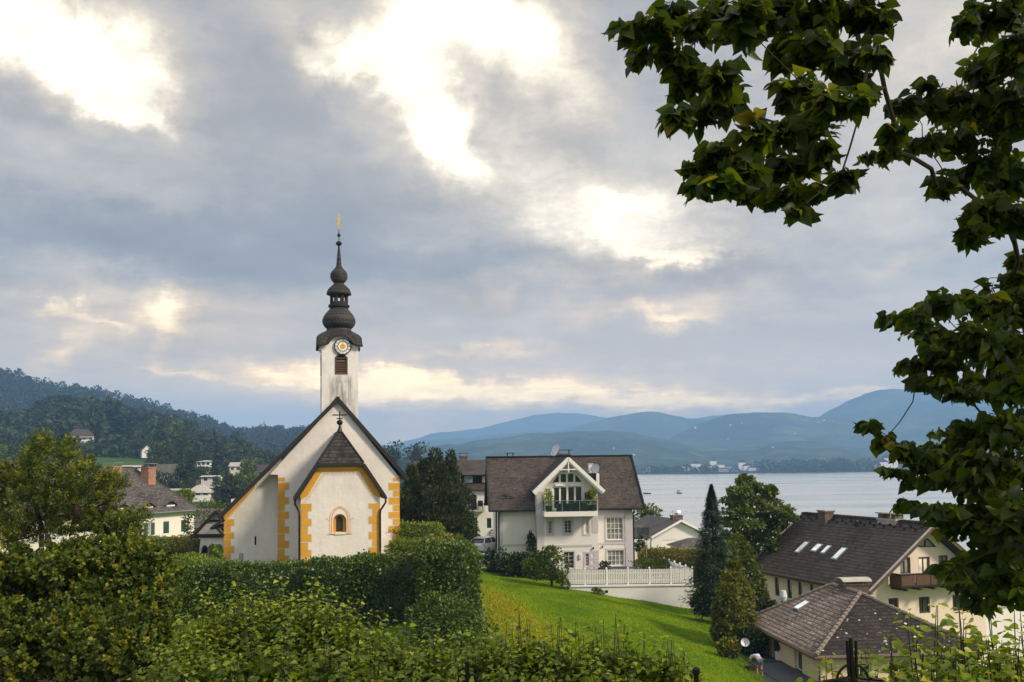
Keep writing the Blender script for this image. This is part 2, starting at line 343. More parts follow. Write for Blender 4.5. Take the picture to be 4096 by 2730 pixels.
# ------------------------------------------------------------------ mesh helpers
class MB:
    def __init__(s): s.v = []; s.f = []; s.mi = []
    def poly(s, pts, mi=0):
        i = len(s.v); s.v += [tuple(p) for p in pts]; s.f.append(tuple(range(i, i+len(pts)))); s.mi.append(mi); return s
    def box(s, x0, x1, y0, y1, z0, z1, mi=0):
        x0, x1 = min(x0, x1), max(x0, x1); y0, y1 = min(y0, y1), max(y0, y1); z0, z1 = min(z0, z1), max(z0, z1)
        a = [(x0, y0, z0), (x1, y0, z0), (x1, y1, z0), (x0, y1, z0), (x0, y0, z1), (x1, y0, z1), (x1, y1, z1), (x0, y1, z1)]
        for q in ((0, 3, 2, 1), (4, 5, 6, 7), (0, 1, 5, 4), (1, 2, 6, 5), (2, 3, 7, 6), (3, 0, 4, 7)): s.poly([a[k] for k in q], mi)
        return s
    def prism(s, out, v0, v1, mi=0, ms=None):
        """outline of (u, z) points pushed from v0 to v1"""
        ms = mi if ms is None else ms
        n = len(out)
        s.poly([(u, v0, z) for u, z in out], mi); s.poly([(u, v1, z) for u, z in reversed(out)], mi)
        for k in range(n):
            a, b = out[k], out[(k+1) % n]
            s.poly([(a[0], v1, a[1]), (b[0], v1, b[1]), (b[0], v0, b[1]), (a[0], v0, a[1])], ms)
        return s
    def slab(s, quad, th, mi=0, ms=None):
        """a slab whose top is the quad, th thick, hanging down along its normal"""
        ms = mi if ms is None else ms
        q = [Vector(p) for p in quad]
        n = (q[1]-q[0]).cross(q[-1]-q[0]).normalized()
        if n.z < 0: n = -n
        b = [p - n*th for p in q]
        k = len(q)
        s.poly(q, mi); s.poly(list(reversed(b)), ms)
        for i in range(k):
            j = (i+1) % k
            s.poly([q[i], b[i], b[j], q[j]], ms)
        return s
    def tube(s, pts, r, n=6, mi=0, cap=True):
        pts = [Vector(p) for p in pts]; rs = r if hasattr(r, '__len__') else [r]*len(pts)
        rings = []; up = Vector((.13, .21, .97))
        for i, p in enumerate(pts):
            d = (pts[min(i+1, len(pts)-1)] - pts[max(i-1, 0)])
            d = d.normalized() if d.length > 1e-9 else Vector((0, 0, 1))
            a = d.cross(up)
            if a.length < .05: a = d.cross(Vector((1, .2, 0)))
            a.normalize(); b = d.cross(a)
            rings.append([p + (a*math.cos(2*math.pi*k/n) + b*math.sin(2*math.pi*k/n))*rs[i] for k in range(n)])
        for i in range(len(rings)-1):
            for k in range(n): s.poly([rings[i][k], rings[i][(k+1) % n], rings[i+1][(k+1) % n], rings[i+1][k]], mi)
        if cap: s.poly(list(reversed(rings[0])), mi); s.poly(rings[-1], mi)
        return s
    def bar(s, a, b, w, h=None, mi=0):
        h = w if h is None else h
        a, b = Vector(a), Vector(b); d = (b-a).normalized()
        x = d.cross(Vector((0, 0, 1)))
        if x.length < .02: x = Vector((1, 0, 0))
        x.normalize(); y = x.cross(d)
        c = [(-1, -1), (1, -1), (1, 1), (-1, 1)]
        A = [a + x*i*w/2 + y*j*h/2 for i, j in c]; B = [b + x*i*w/2 + y*j*h/2 for i, j in c]
        s.poly(list(reversed(A)), mi); s.poly(B, mi)
        for k in range(4): s.poly([A[k], A[(k+1) % 4], B[(k+1) % 4], B[k]], mi)
        return s
    def lathe(s, prof, n=16, mi=0, cx=0, cy=0, a0=0., cap=True):
        rings = [[(cx+r*math.cos(a0+2*math.pi*k/n), cy+r*math.sin(a0+2*math.pi*k/n), z) for k in range(n)] for r, z in prof]
        for i in range(len(rings)-1):
            for k in range(n): s.poly([rings[i][k], rings[i][(k+1) % n], rings[i+1][(k+1) % n], rings[i+1][k]], mi)
        if cap: s.poly(list(reversed(rings[0])), mi); s.poly(rings[-1], mi)
        return s
    def facade(s, out, holes, v, d, mi=0, mr=None):
        """a wall face at v with openings whose reveals go in to v+d; coordinates (u, z)"""
        mr = mi if mr is None else mr
        polys = [[Vector((a, b, 0)) for a, b in out]] + [[Vector((a, b, 0)) for a, b in h] for h in holes]
        flat = [p for q in polys for p in q]
        for tri in tessellate_polygon(polys):
            pts = [flat[i] for i in tri]
            if (pts[1]-pts[0]).cross(pts[2]-pts[0]).z < 0: pts.reverse()
            s.poly([(p.x, v, p.y) for p in pts], mi)
        for h in holes:
            for k in range(len(h)):
                a, b = h[k], h[(k+1) % len(h)]
                s.poly([(a[0], v, a[1]), (b[0], v, b[1]), (b[0], v+d, b[1]), (a[0], v+d, a[1])], mr)
        return s
    def xf(s, M):
        s.v = [tuple(M @ Vector(p)) for p in s.v]; return s
    def build(s, name, mats, parent=None, smooth=False, loc=None, kind=None):
        me = bpy.data.meshes.new(name); me.from_pydata(s.v, [], s.f)
        if not isinstance(mats, (list, tuple)): mats = [mats]
        for q in mats: me.materials.append(MATS[q] if isinstance(q, str) else q)
        me.polygons.foreach_set('material_index', s.mi)
        uv = me.uv_layers.new(name='UVMap'); data = np.empty(len(me.loops)*2)
        li = 0
        for f in s.f:
            p0 = Vector(s.v[f[0]]); n = Vector((0, 0, 0))
            for k in range(len(f)):
                a, b = Vector(s.v[f[k]]), Vector(s.v[f[(k+1) % len(f)]])
                n += (a-p0).cross(b-p0)
            n = n.normalized() if n.length > 1e-12 else Vector((0, 0, 1))
            if n.z < 0: n = -n
            h = Vector((0, 0, 1)).cross(n)
            h = h.normalized() if h.length > 1e-3 else Vector((1, 0, 0))
            if abs(h.x) > abs(h.y) and h.x < 0 or abs(h.y) >= abs(h.x) and h.y < 0: h = -h
            g = n.cross(h)
            if g.z < 0: g = -g
            for k in f:
                p = Vector(s.v[k]); data[li] = p.dot(h); data[li+1] = p.dot(g); li += 2
        uv.data.foreach_set('uv', data)
        if smooth: me.polygons.foreach_set('use_smooth', [True]*len(me.polygons))
        me.validate(); me.update()
        ob = bpy.data.objects.new(name, me); COL.objects.link(ob)
        if parent is not None: ob.parent = parent
        if loc is not None: ob.location = loc
        if kind: ob['kind'] = kind
        return ob

def tag(o, label, cat, group=None, kind=None):
    o['label'] = label; o['category'] = cat
    if group: o['group'] = group
    if kind: o['kind'] = kind
    return o
def thing(name, label, cat, loc=(0, 0, 0), az=0., group=None):
    e = bpy.data.objects.new(name, None); COL.objects.link(e); e.location = loc; e.rotation_euler = (0, 0, az)
    e.empty_display_size = .3
    return tag(e, label, cat, group)
def copy_tree(o, parent=None):
    c = o.copy(); COL.objects.link(c)
    if parent is not None: c.parent = parent
    for ch in list(o.children): copy_tree(ch, c)
    return c

class Frame:
    """a building's own axes: u along its front, v away from the viewer, z up"""
    def __init__(s, o, az): s.o = Vector(o); s.az = R(az); s.u = Vector((math.cos(s.az), math.sin(s.az), 0)); s.n = Vector((-math.sin(s.az), math.cos(s.az), 0))
    def loc(s, w): d = Vector(w) - s.o; return Vector((d.dot(s.u), d.dot(s.n), d.z))
    def hit(s, p, v=0.):
        d = ray(*p); k = (s.o.dot(s.n) + v) / d.dot(s.n); q = s.loc(d*k); return (q.x, q.z)
    def hitu(s, p, u):
        d = ray(*p); k = (s.o.dot(s.u) + u) / d.dot(s.u); q = s.loc(d*k); return (q.y, q.z)
    def hitp(s, p, pt, n):             # on any plane given in local axes
        d = ray(*p); dl = Vector((d.dot(s.u), d.dot(s.n), d.z)); ol = s.loc((0, 0, 0)); n = Vector(n)
        k = (Vector(pt)-ol).dot(n) / dl.dot(n); return ol + dl*k
    def rect(s, c, x0, x1, y0, y1, v=0.):
        a = s.hit(c((x0), (y0+y1)/2), v)[0]; b = s.hit(c(x1, (y0+y1)/2), v)[0]
        t = s.hit(c((x0+x1)/2, y0), v)[1]; q = s.hit(c((x0+x1)/2, y1), v)[1]
        return a, b, q, t                 # u0, u1, z0, z1
def rpoly(r): return [(r[0], r[2]), (r[1], r[2]), (r[1], r[3]), (r[0], r[3])]

def window(parent, r, v, nx=2, ny=1, fm='white_paint', pm='pane', fw=.06, rec=.14, th=.05, sill=None, label=None, side=None):
    """frame with glazing bars set back in its opening; a pane as its child.  side=u0: on a wall u=const (then r is v0,v1,z0,z1)"""
    u0, u1, z0, z1 = r
    a = MB(); y0, y1 = v+rec-th, v+rec
    a.box(u0+.004, u0+fw, y0, y1, z0+.004, z1-.004); a.box(u1-fw, u1-.004, y0, y1, z0+.004, z1-.004)
    a.box(u0+fw, u1-fw, y0, y1, z1-fw, z1-.004); a.box(u0+fw, u1-fw, y0, y1, z0+.004, z0+fw)
    bw = fw*.62
    for i in range(1, nx):
        x = u0+fw + (u1-u0-2*fw)*i/nx; a.box(x-bw/2, x+bw/2, y0+.004, y1-.003, z0+fw, z1-fw)
    for j in range(1, ny):
        z = z0+fw + (z1-z0-2*fw)*j/ny; a.box(u0+fw, u1-fw, y0+.012, y1-.006, z-bw*.4, z+bw*.4)
    p = MB().box(u0+.01, u1-.01, y1-.012, y1+.01, z0+.01, z1-.01)
    if side is not None:
        M = Matrix(((0, 1, 0, 0), (-1, 0, 0, 0), (0, 0, 1, 0), (0, 0, 0, 1)))
        # (along, depth) -> (u=depth, v=along)
        M = Matrix(((0, 1, 0, 0), (1, 0, 0, 0), (0, 0, 1, 0), (0, 0, 0, 1)))
        a.xf(M); p.xf(M)
    o_ = a.build('window', fm, parent); p.build('pane', pm, o_)
    if sill:
        s_ = MB().box(u0-.06, u1+.06, v-.07, v+rec-th-.003, z0-.07, z0-.002)
        if side is not None: s_.xf(M)
        s_.build('sill', sill, o_)
    if label: o_['label'] = label
    return o_

def font_mesh(txt, size, depth=.01):
    c = bpy.data.curves.new('numeral_curve', 'FONT'); c.body = txt; c.size = size; c.extrude = depth; c.align_x = 'CENTER'; c.align_y = 'CENTER'
    c.resolution_u = 2
    o = bpy.data.objects.new('numeral_tmp', c); COL.objects.link(o)
    dg = bpy.context.evaluated_depsgraph_get(); dg.update()
    me = o.evaluated_get(dg).to_mesh()
    vs = [tuple(v.co) for v in me.vertices]; fs = [tuple(p.vertices) for p in me.polygons]
    o.evaluated_get(dg).to_mesh_clear(); bpy.data.objects.remove(o); bpy.data.curves.remove(c)
    return vs, fs

# ------------------------------------------------------------------ foliage engine (numpy)
T_DIA = (np.array([(0, 0, 0), (.36, .45, .07), (0, 1, -.03), (-.36, .45, .07)], float), [(0, 1, 2, 3)])
T_NAR = (np.array([(0, 0, 0), (.16, .4, .04), (0, 1, -.05), (-.16, .4, .04)], float), [(0, 1, 2, 3)])
T_OVAL = (np.array([(0, 0, 0), (.30, .22, .05), (.33, .58, .05), (0, 1, -.08), (-.33, .58, .05), (-.30, .22, .05), (0, .5, -.02)], float), [(0, 1, 2, 6), (6, 2, 3, 3), (0, 6, 4, 5), (6, 3, 3, 4)])
T_OVAL = (T_OVAL[0], [(0, 1, 2, 6), (0, 6, 4, 5), (6, 2, 3, 4)])
_a = [(.24, -.09, .06), (.46, .12, .16), (.46, .42, .15), (.27, .76, .02)]
T_LIME = (np.array([(0, .04, 0), (0, .33, -.02), (0, .60, -.04), (0, 1.14, -.22)] + _a + [(-x*.96, y+.02, z*.85) for x, y, z in _a], float),
          [(0, 4, 5, 1), (1, 5, 6, 2), (2, 6, 7, 3), (1, 9, 8, 0), (2, 10, 9, 1), (3, 11, 10, 2)])
def unit(a): return a / np.maximum(np.linalg.norm(a, axis=-1, keepdims=True), 1e-9)
def rdir(n): return unit(RNG.normal(size=(n, 3)))
def leaves(C, Dr, Nr, S, tpl, rnd=None, flex=0.):
    """one leaf per row: centre/base C, length axis Dr, normal hint Nr, size S -> (verts, quads, rnd)"""
    V, F = tpl; n = len(C); k = len(V)
    y = unit(Dr); z = unit(Nr - (Nr*y).sum(1, keepdims=True)*y); x = np.cross(y, z)
    vs = C[:, None, :] + S[:, None, None]*(V[None, :, 0:1]*x[:, None] + V[None, :, 1:2]*y[:, None] + V[None, :, 2:3]*z[:, None])
    f = (np.arange(n)[:, None, None]*k + np.array(F)[None]).reshape(-1, 4)
    r = RNG.random(n) if rnd is None else rnd
    return vs.reshape(-1, 3), f, np.repeat(r, k)
def merge(parts):
    V, F, Q = [], [], []; o = 0
    for v, f, r in parts: V.append(v); F.append(f+o); Q.append(r); o += len(v)
    return np.concatenate(V), np.concatenate(F), np.concatenate(Q)
def quadmesh(name, V, F, rnd, matname, parent=None, smooth=False):
    me = bpy.data.meshes.new(name); nv, nf = len(V), len(F)
    me.vertices.add(nv); me.vertices.foreach_set('co', np.ascontiguousarray(V, dtype=np.float32).ravel())
    me.loops.add(nf*4); me.loops.foreach_set('vertex_index', np.ascontiguousarray(F, dtype=np.int32).ravel())
    me.polygons.add(nf); me.polygons.foreach_set('loop_start', np.arange(0, nf*4, 4, dtype=np.int32))
    me.update(calc_edges=True)
    at = me.attributes.new('rnd', 'FLOAT', 'POINT'); at.data.foreach_set('value', np.ascontiguousarray(rnd, dtype=np.float32))
    for q in (matname if isinstance(matname, (list, tuple)) else [matname]): me.materials.append(MATS[q])
    if smooth: me.polygons.foreach_set('use_smooth', [True]*nf)
    ob = bpy.data.objects.new(name, me); COL.objects.link(ob)
    if parent is not None: ob.parent = parent
    return ob
def blob_leaves(c, r, n, size, tpl=T_DIA, up=.25, out=1., droop=0., inner=.55, jit=.7, tipbias=0.):
    """leaves spread through an uneven ellipsoid, denser towards its skin"""
    d = rdir(n); c = np.asarray(c, float); r = np.asarray(r, float) if hasattr(r, '__len__') else np.array([r]*3, float)
    ph = RNG.random(6)*6.28
    lump = 1 + .16*np.sin(d[:, 0]*5+ph[0])*np.cos(d[:, 1]*4+ph[1]) + .12*np.sin(d[:, 2]*7+ph[2]+d[:, 0]*3)
    rad = (inner + (1-inner)*RNG.random(n)**.6)*lump
    p = c + d*r*rad[:, None]
    dr = unit(d*out + rdir(n)*jit + np.array([0, 0, up-droop]))
    nr = unit(rdir(n)*.7 + np.array([0, 0, .8]) + d*.5)
    s = size*(.65+.7*RNG.random(n))
    q = RNG.random(n)
    if tipbias: q = np.clip(q*.75 + tipbias*np.maximum(rad-.9, 0)*4*RNG.random(n) + .0, 0, 1)
    return leaves(p, dr, nr, s, tpl, q)
def tuft_leaves(c, r, ntuft, per, size, tpl, tuft=.16, up=.8, tip=.5):
    """a clump made of many small upright tufts, with gaps between them"""
    c = np.asarray(c, float); r = np.asarray(r, float)
    d = rdir(ntuft); d[:, 2] = d[:, 2]*.9+.12; tc = c + unit(d)*r*(.35+.72*RNG.random(ntuft)[:, None]**.6)
    ax = unit(d + np.array([0, 0, up]) + rdir(ntuft)*.35)
    L_ = tuft*(.7+.8*RNG.random(ntuft)); tone = RNG.random(ntuft)
    s_ = RNG.random((ntuft, per)); p = tc[:, None]+ax[:, None]*(s_*L_[:, None])[..., None]; p = p.reshape(-1, 3)
    side = rdir(ntuft*per); A = np.repeat(ax, per, 0)
    p = p + side*(tuft*.22*(1.1-s_.reshape(-1)))[:, None]
    dr = unit(A*.75+side*.85); nv = unit(side*.5+A+rdir(ntuft*per)*.3)
    q = np.clip(np.repeat(tone, per)*.45 + RNG.random(ntuft*per)*.3 + tip*.5*s_.reshape(-1)*(np.repeat(RNG.random(ntuft), per) > .45), 0, .999)
    return leaves(p, dr, nv, size*(.6+.7*RNG.random(ntuft*per)), tpl, q)
def spray_leaves(c, r, ntw, m_, size, tpl, droop=.5, tubes=None):
    """leafy twigs that arch outward from a clump's middle and hang at the ends"""
    c = np.asarray(c, float); r = np.asarray(r, float)
    d = unit(rdir(ntw)*np.array([1, 1, .8])); st = c + rdir(ntw)*r*.22; en = c + d*r*(.60+.72*RNG.random(ntw)[:, None])
    mid = (st+en)/2 + np.array([0, 0, .16])*r[2]*RNG.random(ntw)[:, None]*2
    tt = (np.arange(m_)+.6)/m_; tt = tt[None, :, None]
    p = ((1-tt)**2*st[:, None]+2*tt*(1-tt)*mid[:, None]+tt**2*en[:, None])
    if tubes is not None:
        for k in range(ntw): tubes.tube([st[k], (st[k]+2*mid[k]+en[k])/4, en[k]], [.0032, .0024, .0012], 4, cap=False)
    p = p.reshape(-1, 3); N = len(p); ax = np.repeat(unit(en-st), m_, 0)
    alt = np.tile(np.where(np.arange(m_) % 2 == 0, 1., -1.), ntw)[:, None]
    side = unit(np.cross(ax, np.array([0, 0, 1.]))+rdir(N)*.35)*alt
    dr = unit(side*.8+ax*.45+np.array([0, 0, -droop])+rdir(N)*.35); nv = unit(np.array([0, 0, .4])+rdir(N)*.95)
    q = np.clip(np.repeat(RNG.random(ntw), m_)*.4+RNG.random(N)*.6, 0, .999)
    return leaves(p+side*.01, dr, nv, size*(.42+.85*RNG.random(N)), tpl, q)
def skeleton(root, nodes, r0, r1=.012, n=6, sag=0.):
    """limbs that join the clump centres to the root, thicker where more hangs on them"""
    root = Vector(root); pts = [root] + [Vector(q) for q in nodes]; par = [-1]*len(pts)
    order = sorted(range(1, len(pts)), key=lambda i: (pts[i]-root).length); done = [0]
    for i in order:
        j = min(done, key=lambda k: (pts[k]-pts[i]).length + .35*(pts[k]-root).length); par[i] = j; done.append(i)
    w_ = [1.]*len(pts)
    for i in reversed(order): w_[par[i]] += w_[i]
    b = MB(); tot = w_[0]
    for i in order:
        a, c = pts[par[i]], pts[i]; L = (c-a).length
        ra = max(r1, r0*(w_[i]/tot)**.5); rb = max(r1*.7, r0*((w_[i]-.5)/tot)**.5*.8)
        k = Vector((random.uniform(-1, 1), random.uniform(-1, 1), random.uniform(-.3, .8)))*L*.10
        b.tube([a, a.lerp(c, .35)+k, a.lerp(c, .7)+k*.7, c], [ra, ra*.9, (ra+rb)/2, rb], n)
    return b
def tree(name, label, cat, base, clumps, leaf, per, tpl, lm, r0=.15, group=None, bark='bark', up=.2, droop=0., inner=.5, out=1., tip=0., trunk_top=None, r1=.012, crown='crown', trunk='trunk', tuft=None):
    """clumps: (centre, radii) in world coordinates"""
    t = thing(name, label, cat, base, 0, group)
    L = []
    for i, (c, r) in enumerate(clumps):
        if tuft: L.append(tuft_leaves(c, r, int(tuft[0]+tuft[1]*r[0]*r[2]), tuft[2], leaf, tpl, tuft[3], up, tip)); continue
        k = per if not callable(per) else per(r)
        L.append(blob_leaves(c, r, int(k), leaf, tpl, up, out, droop, inner, tipbias=tip))
    V, F, q = merge(L); V = V - np.array(base)
    quadmesh(crown, V, F, q, lm, t)
    sk = skeleton((0, 0, 0) if trunk_top is None else Vector(trunk_top)-Vector(base), [Vector(c)-Vector(base) for c, r in clumps], r0, r1)
    if trunk_top is not None:
        tt = Vector(trunk_top)-Vector(base); sk.tube([(0, 0, -.3), tt*.5+Vector((.04, .03, 0)), tt], [r0*1.5, r0*1.15, r0], 8)
    sk.build(trunk, bark, t, True)
    return t
def hedge(name, label, segs, lm, leaf=.13, dens=230, group=None, rough=.22, cat='hedge', tpl=T_DIA, topm=.0):
    """segs: (x0, y0, x1, y1, width, ztop, zbot) clipped hedge pieces with an uneven skin"""
    L = []; base = (segs[0][0], segs[0][1], segs[0][6])
    for x0, y0, x1, y1, wd, zt, zb in segs:
        d = np.array([x1-x0, y1-y0]); ln = np.linalg.norm(d); d = d/ln; nn = np.array([-d[1], d[0]])
        h = zt-zb
        areas = [ln*h, ln*h, ln*wd, wd*h, wd*h]
        for k, A in enumerate(areas):
            n = int(A*dens*(1.25 if k == 2 else 1)); 
            if n == 0: continue
            s_, q_ = RNG.random(n), RNG.random(n)
            if k in (0, 1):
                a, b, z = s_*ln, np.full(n, (-.5 if k == 0 else .5)*wd), zb+q_*h; nr = np.array([*(nn*(-1 if k == 0 else 1)), .0])
            elif k == 2: a, b, z = s_*ln, (q_-.5)*wd, np.full(n, zt); nr = np.array([0, 0, 1.])
            else: a, b, z = np.full(n, 0. if k == 3 else ln), (s_-.5)*wd, zb+q_*h; nr = np.array([*(d*(-1 if k == 3 else 1)), .0])
            # rounded shoulders
            e = np.clip((z-(zt-.35))/.35, 0, 1); b = b*(1-.22*e**2)
            p = np.stack([x0+d[0]*a+nn[0]*b, y0+d[1]*a+nn[1]*b, z], 1)
            lum = np.sin(p[:, 0]*2.1+1)*np.cos(p[:, 1]*1.7)*.5 + np.sin(p[:, 2]*2.7+p[:, 0]*1.3)*.4 + np.sin(p[:, 0]*.6+2)*.5
            p = p + nr*(rough*(.35*lum + RNG.normal(size=n)*.35))[:, None]
            edge = np.clip(1-np.minimum(np.minimum(a, ln-a), .3)/.3, 0, 1); p[:, 2] -= .18*edge*e
            dr = unit(nr + rdir(n)*.9 + np.array([0, 0, .25])); nv = unit(nr*.9 + rdir(n)*.8)
            r_ = RNG.random(n)
            L.append(leaves(p, dr, nv, leaf*(.6+.8*RNG.random(n)), tpl, r_))
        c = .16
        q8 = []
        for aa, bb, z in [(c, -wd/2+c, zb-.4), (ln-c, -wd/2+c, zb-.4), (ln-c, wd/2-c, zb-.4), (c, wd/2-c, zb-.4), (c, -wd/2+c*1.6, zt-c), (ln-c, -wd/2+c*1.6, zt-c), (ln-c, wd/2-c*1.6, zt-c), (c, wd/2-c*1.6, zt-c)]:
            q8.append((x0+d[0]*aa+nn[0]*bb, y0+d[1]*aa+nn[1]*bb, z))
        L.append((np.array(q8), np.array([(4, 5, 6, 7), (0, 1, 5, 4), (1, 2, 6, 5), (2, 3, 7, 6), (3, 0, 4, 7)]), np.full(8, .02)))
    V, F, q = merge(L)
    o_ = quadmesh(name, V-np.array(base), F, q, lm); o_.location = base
    return tag(o_, label, cat, group)

# ================================================================== SETTING
LAKE = -26.0
GP = [(0,0,-1.75),(-6,2,-1.9),(6,2,-1.7),(0,5,-2.6),(-8,8,-3.6),(6,8,-3.0),(0,10,-4.3),(8,14,-5.0),(-10,16,-5.5),(0,16,-6.0),(-16,22,-6.5),(-8,26,-7.5),
      (0,26,-8.3),(8,26,-9.0),(16,24,-9.5),(-20,35,-8.0),(-8,40,-9.3),(0,40,-9.3),(-18,46,-9.8),(-20,50.5,-9.6),(-15,50.3,-9.8),(-23,46,-9.6),(-12,47,-9.8),(-8,48,-9.5),(-4,46,-9.3),
      (-16,54,-7.3),(-8,55,-7.3),(-5,57,-7.2),(-10,60,-7.3),(-16,62,-7.3),(-22,60,-7.6),(-10,70,-7.1),(-4.5,66,-6.9),(-5,75,-6.8),(-12,85,-7.0),(-20,75,-7.6),(-30,75,-8.0),
      (-30,60,-7.8),(-36,90,-9.0),(-45,100,-9.5),(-26,95,-8.6),(-3.2,53,-6.9),(-2.6,58,-7.0),(-1.9,56,-7.3),(-.75,52,-8.3),(.4,48.5,-8.9),(-1.6,50,-8.2),(-1.2,46,-8.9),(-.6,66,-9.4),(-.4,72,-9.9),(-3.4,68,-8.6),(-2.2,61,-8.4),(-2.0,66,-9.4),(-1.8,70,-9.8),(-2.6,74,-9.8),(-1,79,-10.0),(-1.5,85,-9.7),
      (4.2,73,-10.3),(13.8,72,-12.0),(14.2,70,-11.9),(9,72.6,-11.1),(6.2,58,-9.85),(8.2,52,-10.2),(10.75,50,-10.5),(2.9,50,-9.2),(3,58,-9.6),(3,65,-9.9),(8,65,-10.5),(14.6,66,-11.7),(8,45,-10.1),(13,58,-11.1),
      (14.6,49,-12.4),(14.4,53,-12.2),(13.4,50.5,-12.2),(14,46,-12.6),(15,56,-12.2),(11.4,47,-10.9),(11.6,51,-10.8),(12.0,54,-10.95),(20,55,-13),(28,55,-13.5),(30,70,-16),(22,76,-15),(18,85,-13),(40,60,-16),(36,90,-20),(18,44,-12.2),(24,40,-12.2),
      (3,80,-10.1),(10,85,-10.1),(0,90,-9.4),(-3,92,-8.9),(-5,100,-8.6),(5,100,-9.2),(14,95,-10.6),(18,105,-12),(25,120,-18),(0,125,-14),(-15,110,-8.5),
      (30,135,-25),(10,150,-28),(60,110,-28),(60,80,-24),(45,100,-25),(100,60,-28),(-10,170,-27),(0,250,-33),(50,200,-34),(200,100,-34),(200,400,-36),(20,500,-35),
      (-40,130,-10.5),(-60,200,-14),(-80,120,-8),(-140,60,0),(0,-15,0),(-25,-10,-1),(25,-10,-2),(-40,20,-5),(40,15,-7),(60,40,-16),(-60,60,-7.5),
      (0,900,-36),(400,900,-36),(1500,900,-36),(900,200,-36),(0,1600,-34),(2500,2500,-34),(0,3000,-34),(-40,400,-20),(-30,700,-24)]
for px_, py_, Y_ in [(190,1036,520),(255,1012,560),(100,1078,420),(30,1102,350),(330,1052,450),(385,1104,380),(465,1089,400),(470,1152,280),(430,1152,260),(505,1185,215),(560,1152,300),(650,1085,500),
                     (250,1062,440),(210,1050,480),(300,1000,600),(60,1060,480),(-80,1050,480),(400,1050,500),(520,1100,420),(-200,1010,600),(600,1120,420),(800,1090,600)]:
    q = P(dd(px_, py_), Y_); GP.append((q.x, q.y, q.z))
for y_ in (165, 210, 270, 350, 450, 600, 800, 1050, 1350):
    for k_ in (-.02, .05, .12, .2, .3, .42, .56): GP.append((k_*y_+4, y_, -32))
GP += [(24, 128, -22), (32, 118, -22), (44, 118, -27), (-4, 150, -22)]
GPA = np.array(GP)
def ground_z(x, y):
    x = np.atleast_1d(np.asarray(x, float)); y = np.atleast_1d(np.asarray(y, float))
    d2 = (x[:, None]-GPA[None, :, 0])**2 + (y[:, None]-GPA[None, :, 1])**2
    s = .035*np.hypot(GPA[:, 0], GPA[:, 1]) + .8
    wt = 1/(d2 + s[None]**2)**1.9
    return (wt*GPA[None, :, 2]).sum(1)/wt.sum(1)
def gz(x, y): return float(ground_z(x, y)[0])
def axis(core0, core1, step, far0, far1, g=1.14):
    a = list(np.arange(core0, core1+1e-6, step)); s = step; v = core1
    while v < far1: s *= g; v += s; a.append(min(v, far1))
    s = step; v = core0
    while v > far0: s *= g; v -= s; a.insert(0, max(v, far0))
    return np.array(a)
gx, gy = axis(-46, 46, .6, -3000, 3000), axis(-8, 108, .6, -60, 3000)
GX, GY = np.meshgrid(gx, gy); flatx, flaty = GX.ravel(), GY.ravel()
zz_ = np.concatenate([ground_z(flatx[i:i+4000], flaty[i:i+4000]) for i in range(0, len(flatx), 4000)])
nx_, ny_ = len(gx), len(gy)
idx = np.arange(nx_*ny_).reshape(ny_, nx_)
F = np.stack([idx[:-1, :-1], idx[:-1, 1:], idx[1:, 1:], idx[1:, :-1]], -1).reshape(-1, 4)
# what the ground is made of: 0 = mown green lawn, 1 = dry yellow bank, 2 = far meadow
bank = np.exp(-(((flatx+.5)*.86+(flaty-51)*.40)/1.7)**2)*np.exp(-(((flatx+.5)*-.40+(flaty-51)*.86)/6.5)**2)
bank = np.clip(bank*1.5, 0, 1)
m, t = mat('ground')
o = t.add('ShaderNodeTexCoord').outputs['Object']
bk = t.add('ShaderNodeAttribute', attribute_name='rnd').outputs['Fac']
n1, n2, n3 = t.noise(o, .22, 5, .6), t.noise(o, 2.2, 6, .7), t.noise(o, 14., 5, .75)
lawn = t.mix(t.rng(n1, .35, .65), (.095, .200, .003), (.190, .310, .004))
lawn = t.mix(t.rng(n2, .40, .72, 0, .75), lawn, (.16, .22, .008))
lawn = t.mix(t.rng(t.noise(o, .9, 4, .6), .45, .7, 0, .6), lawn, (.045, .125, .004))
dry = t.mix(t.rng(n2, .35, .7), (.15, .185, .008), (.25, .225, .016))
cc = t.mix(bk, lawn, dry)
so = t.add('ShaderNodeSeparateXYZ', {0: o}).outputs
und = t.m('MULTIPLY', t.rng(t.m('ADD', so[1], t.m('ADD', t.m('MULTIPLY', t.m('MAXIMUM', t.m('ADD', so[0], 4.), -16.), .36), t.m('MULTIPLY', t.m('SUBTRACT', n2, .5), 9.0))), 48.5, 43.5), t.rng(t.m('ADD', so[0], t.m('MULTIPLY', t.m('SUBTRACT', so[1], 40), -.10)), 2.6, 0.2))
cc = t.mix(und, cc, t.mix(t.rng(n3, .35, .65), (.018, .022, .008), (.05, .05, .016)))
worn = t.m('MULTIPLY', t.rng(t.noise(o, .45, 5, .7), .52, .66), t.rng(t.v('LENGTH', t.v('MULTIPLY', t.v('SUBTRACT', o, (2.2, 55, -9)), (.30, .085, 0))), 1.0, .4))
cc = t.mix(t.m('MULTIPLY', worn, .65), cc, (.20, .155, .04))
far = t.rng(so[1], 110, 180); cc = t.mix(far, cc, t.mix(t.rng(t.noise(o, .03, 5, .65), .42, .6), (.045, .080, .020), (.065, .125, .020)))
cc = t.mix(t.rng(n3, .3, .75, .45, -.15), cc, t.mix(1., cc, (.4, .4, .4), 'MULTIPLY'))
hh = t.m('ADD', t.m('MULTIPLY', n3, .6), t.noise(o, 40., 3, .7))
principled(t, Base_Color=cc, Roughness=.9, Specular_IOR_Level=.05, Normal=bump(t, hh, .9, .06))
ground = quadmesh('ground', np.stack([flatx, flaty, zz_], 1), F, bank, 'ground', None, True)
ground['kind'] = 'structure'

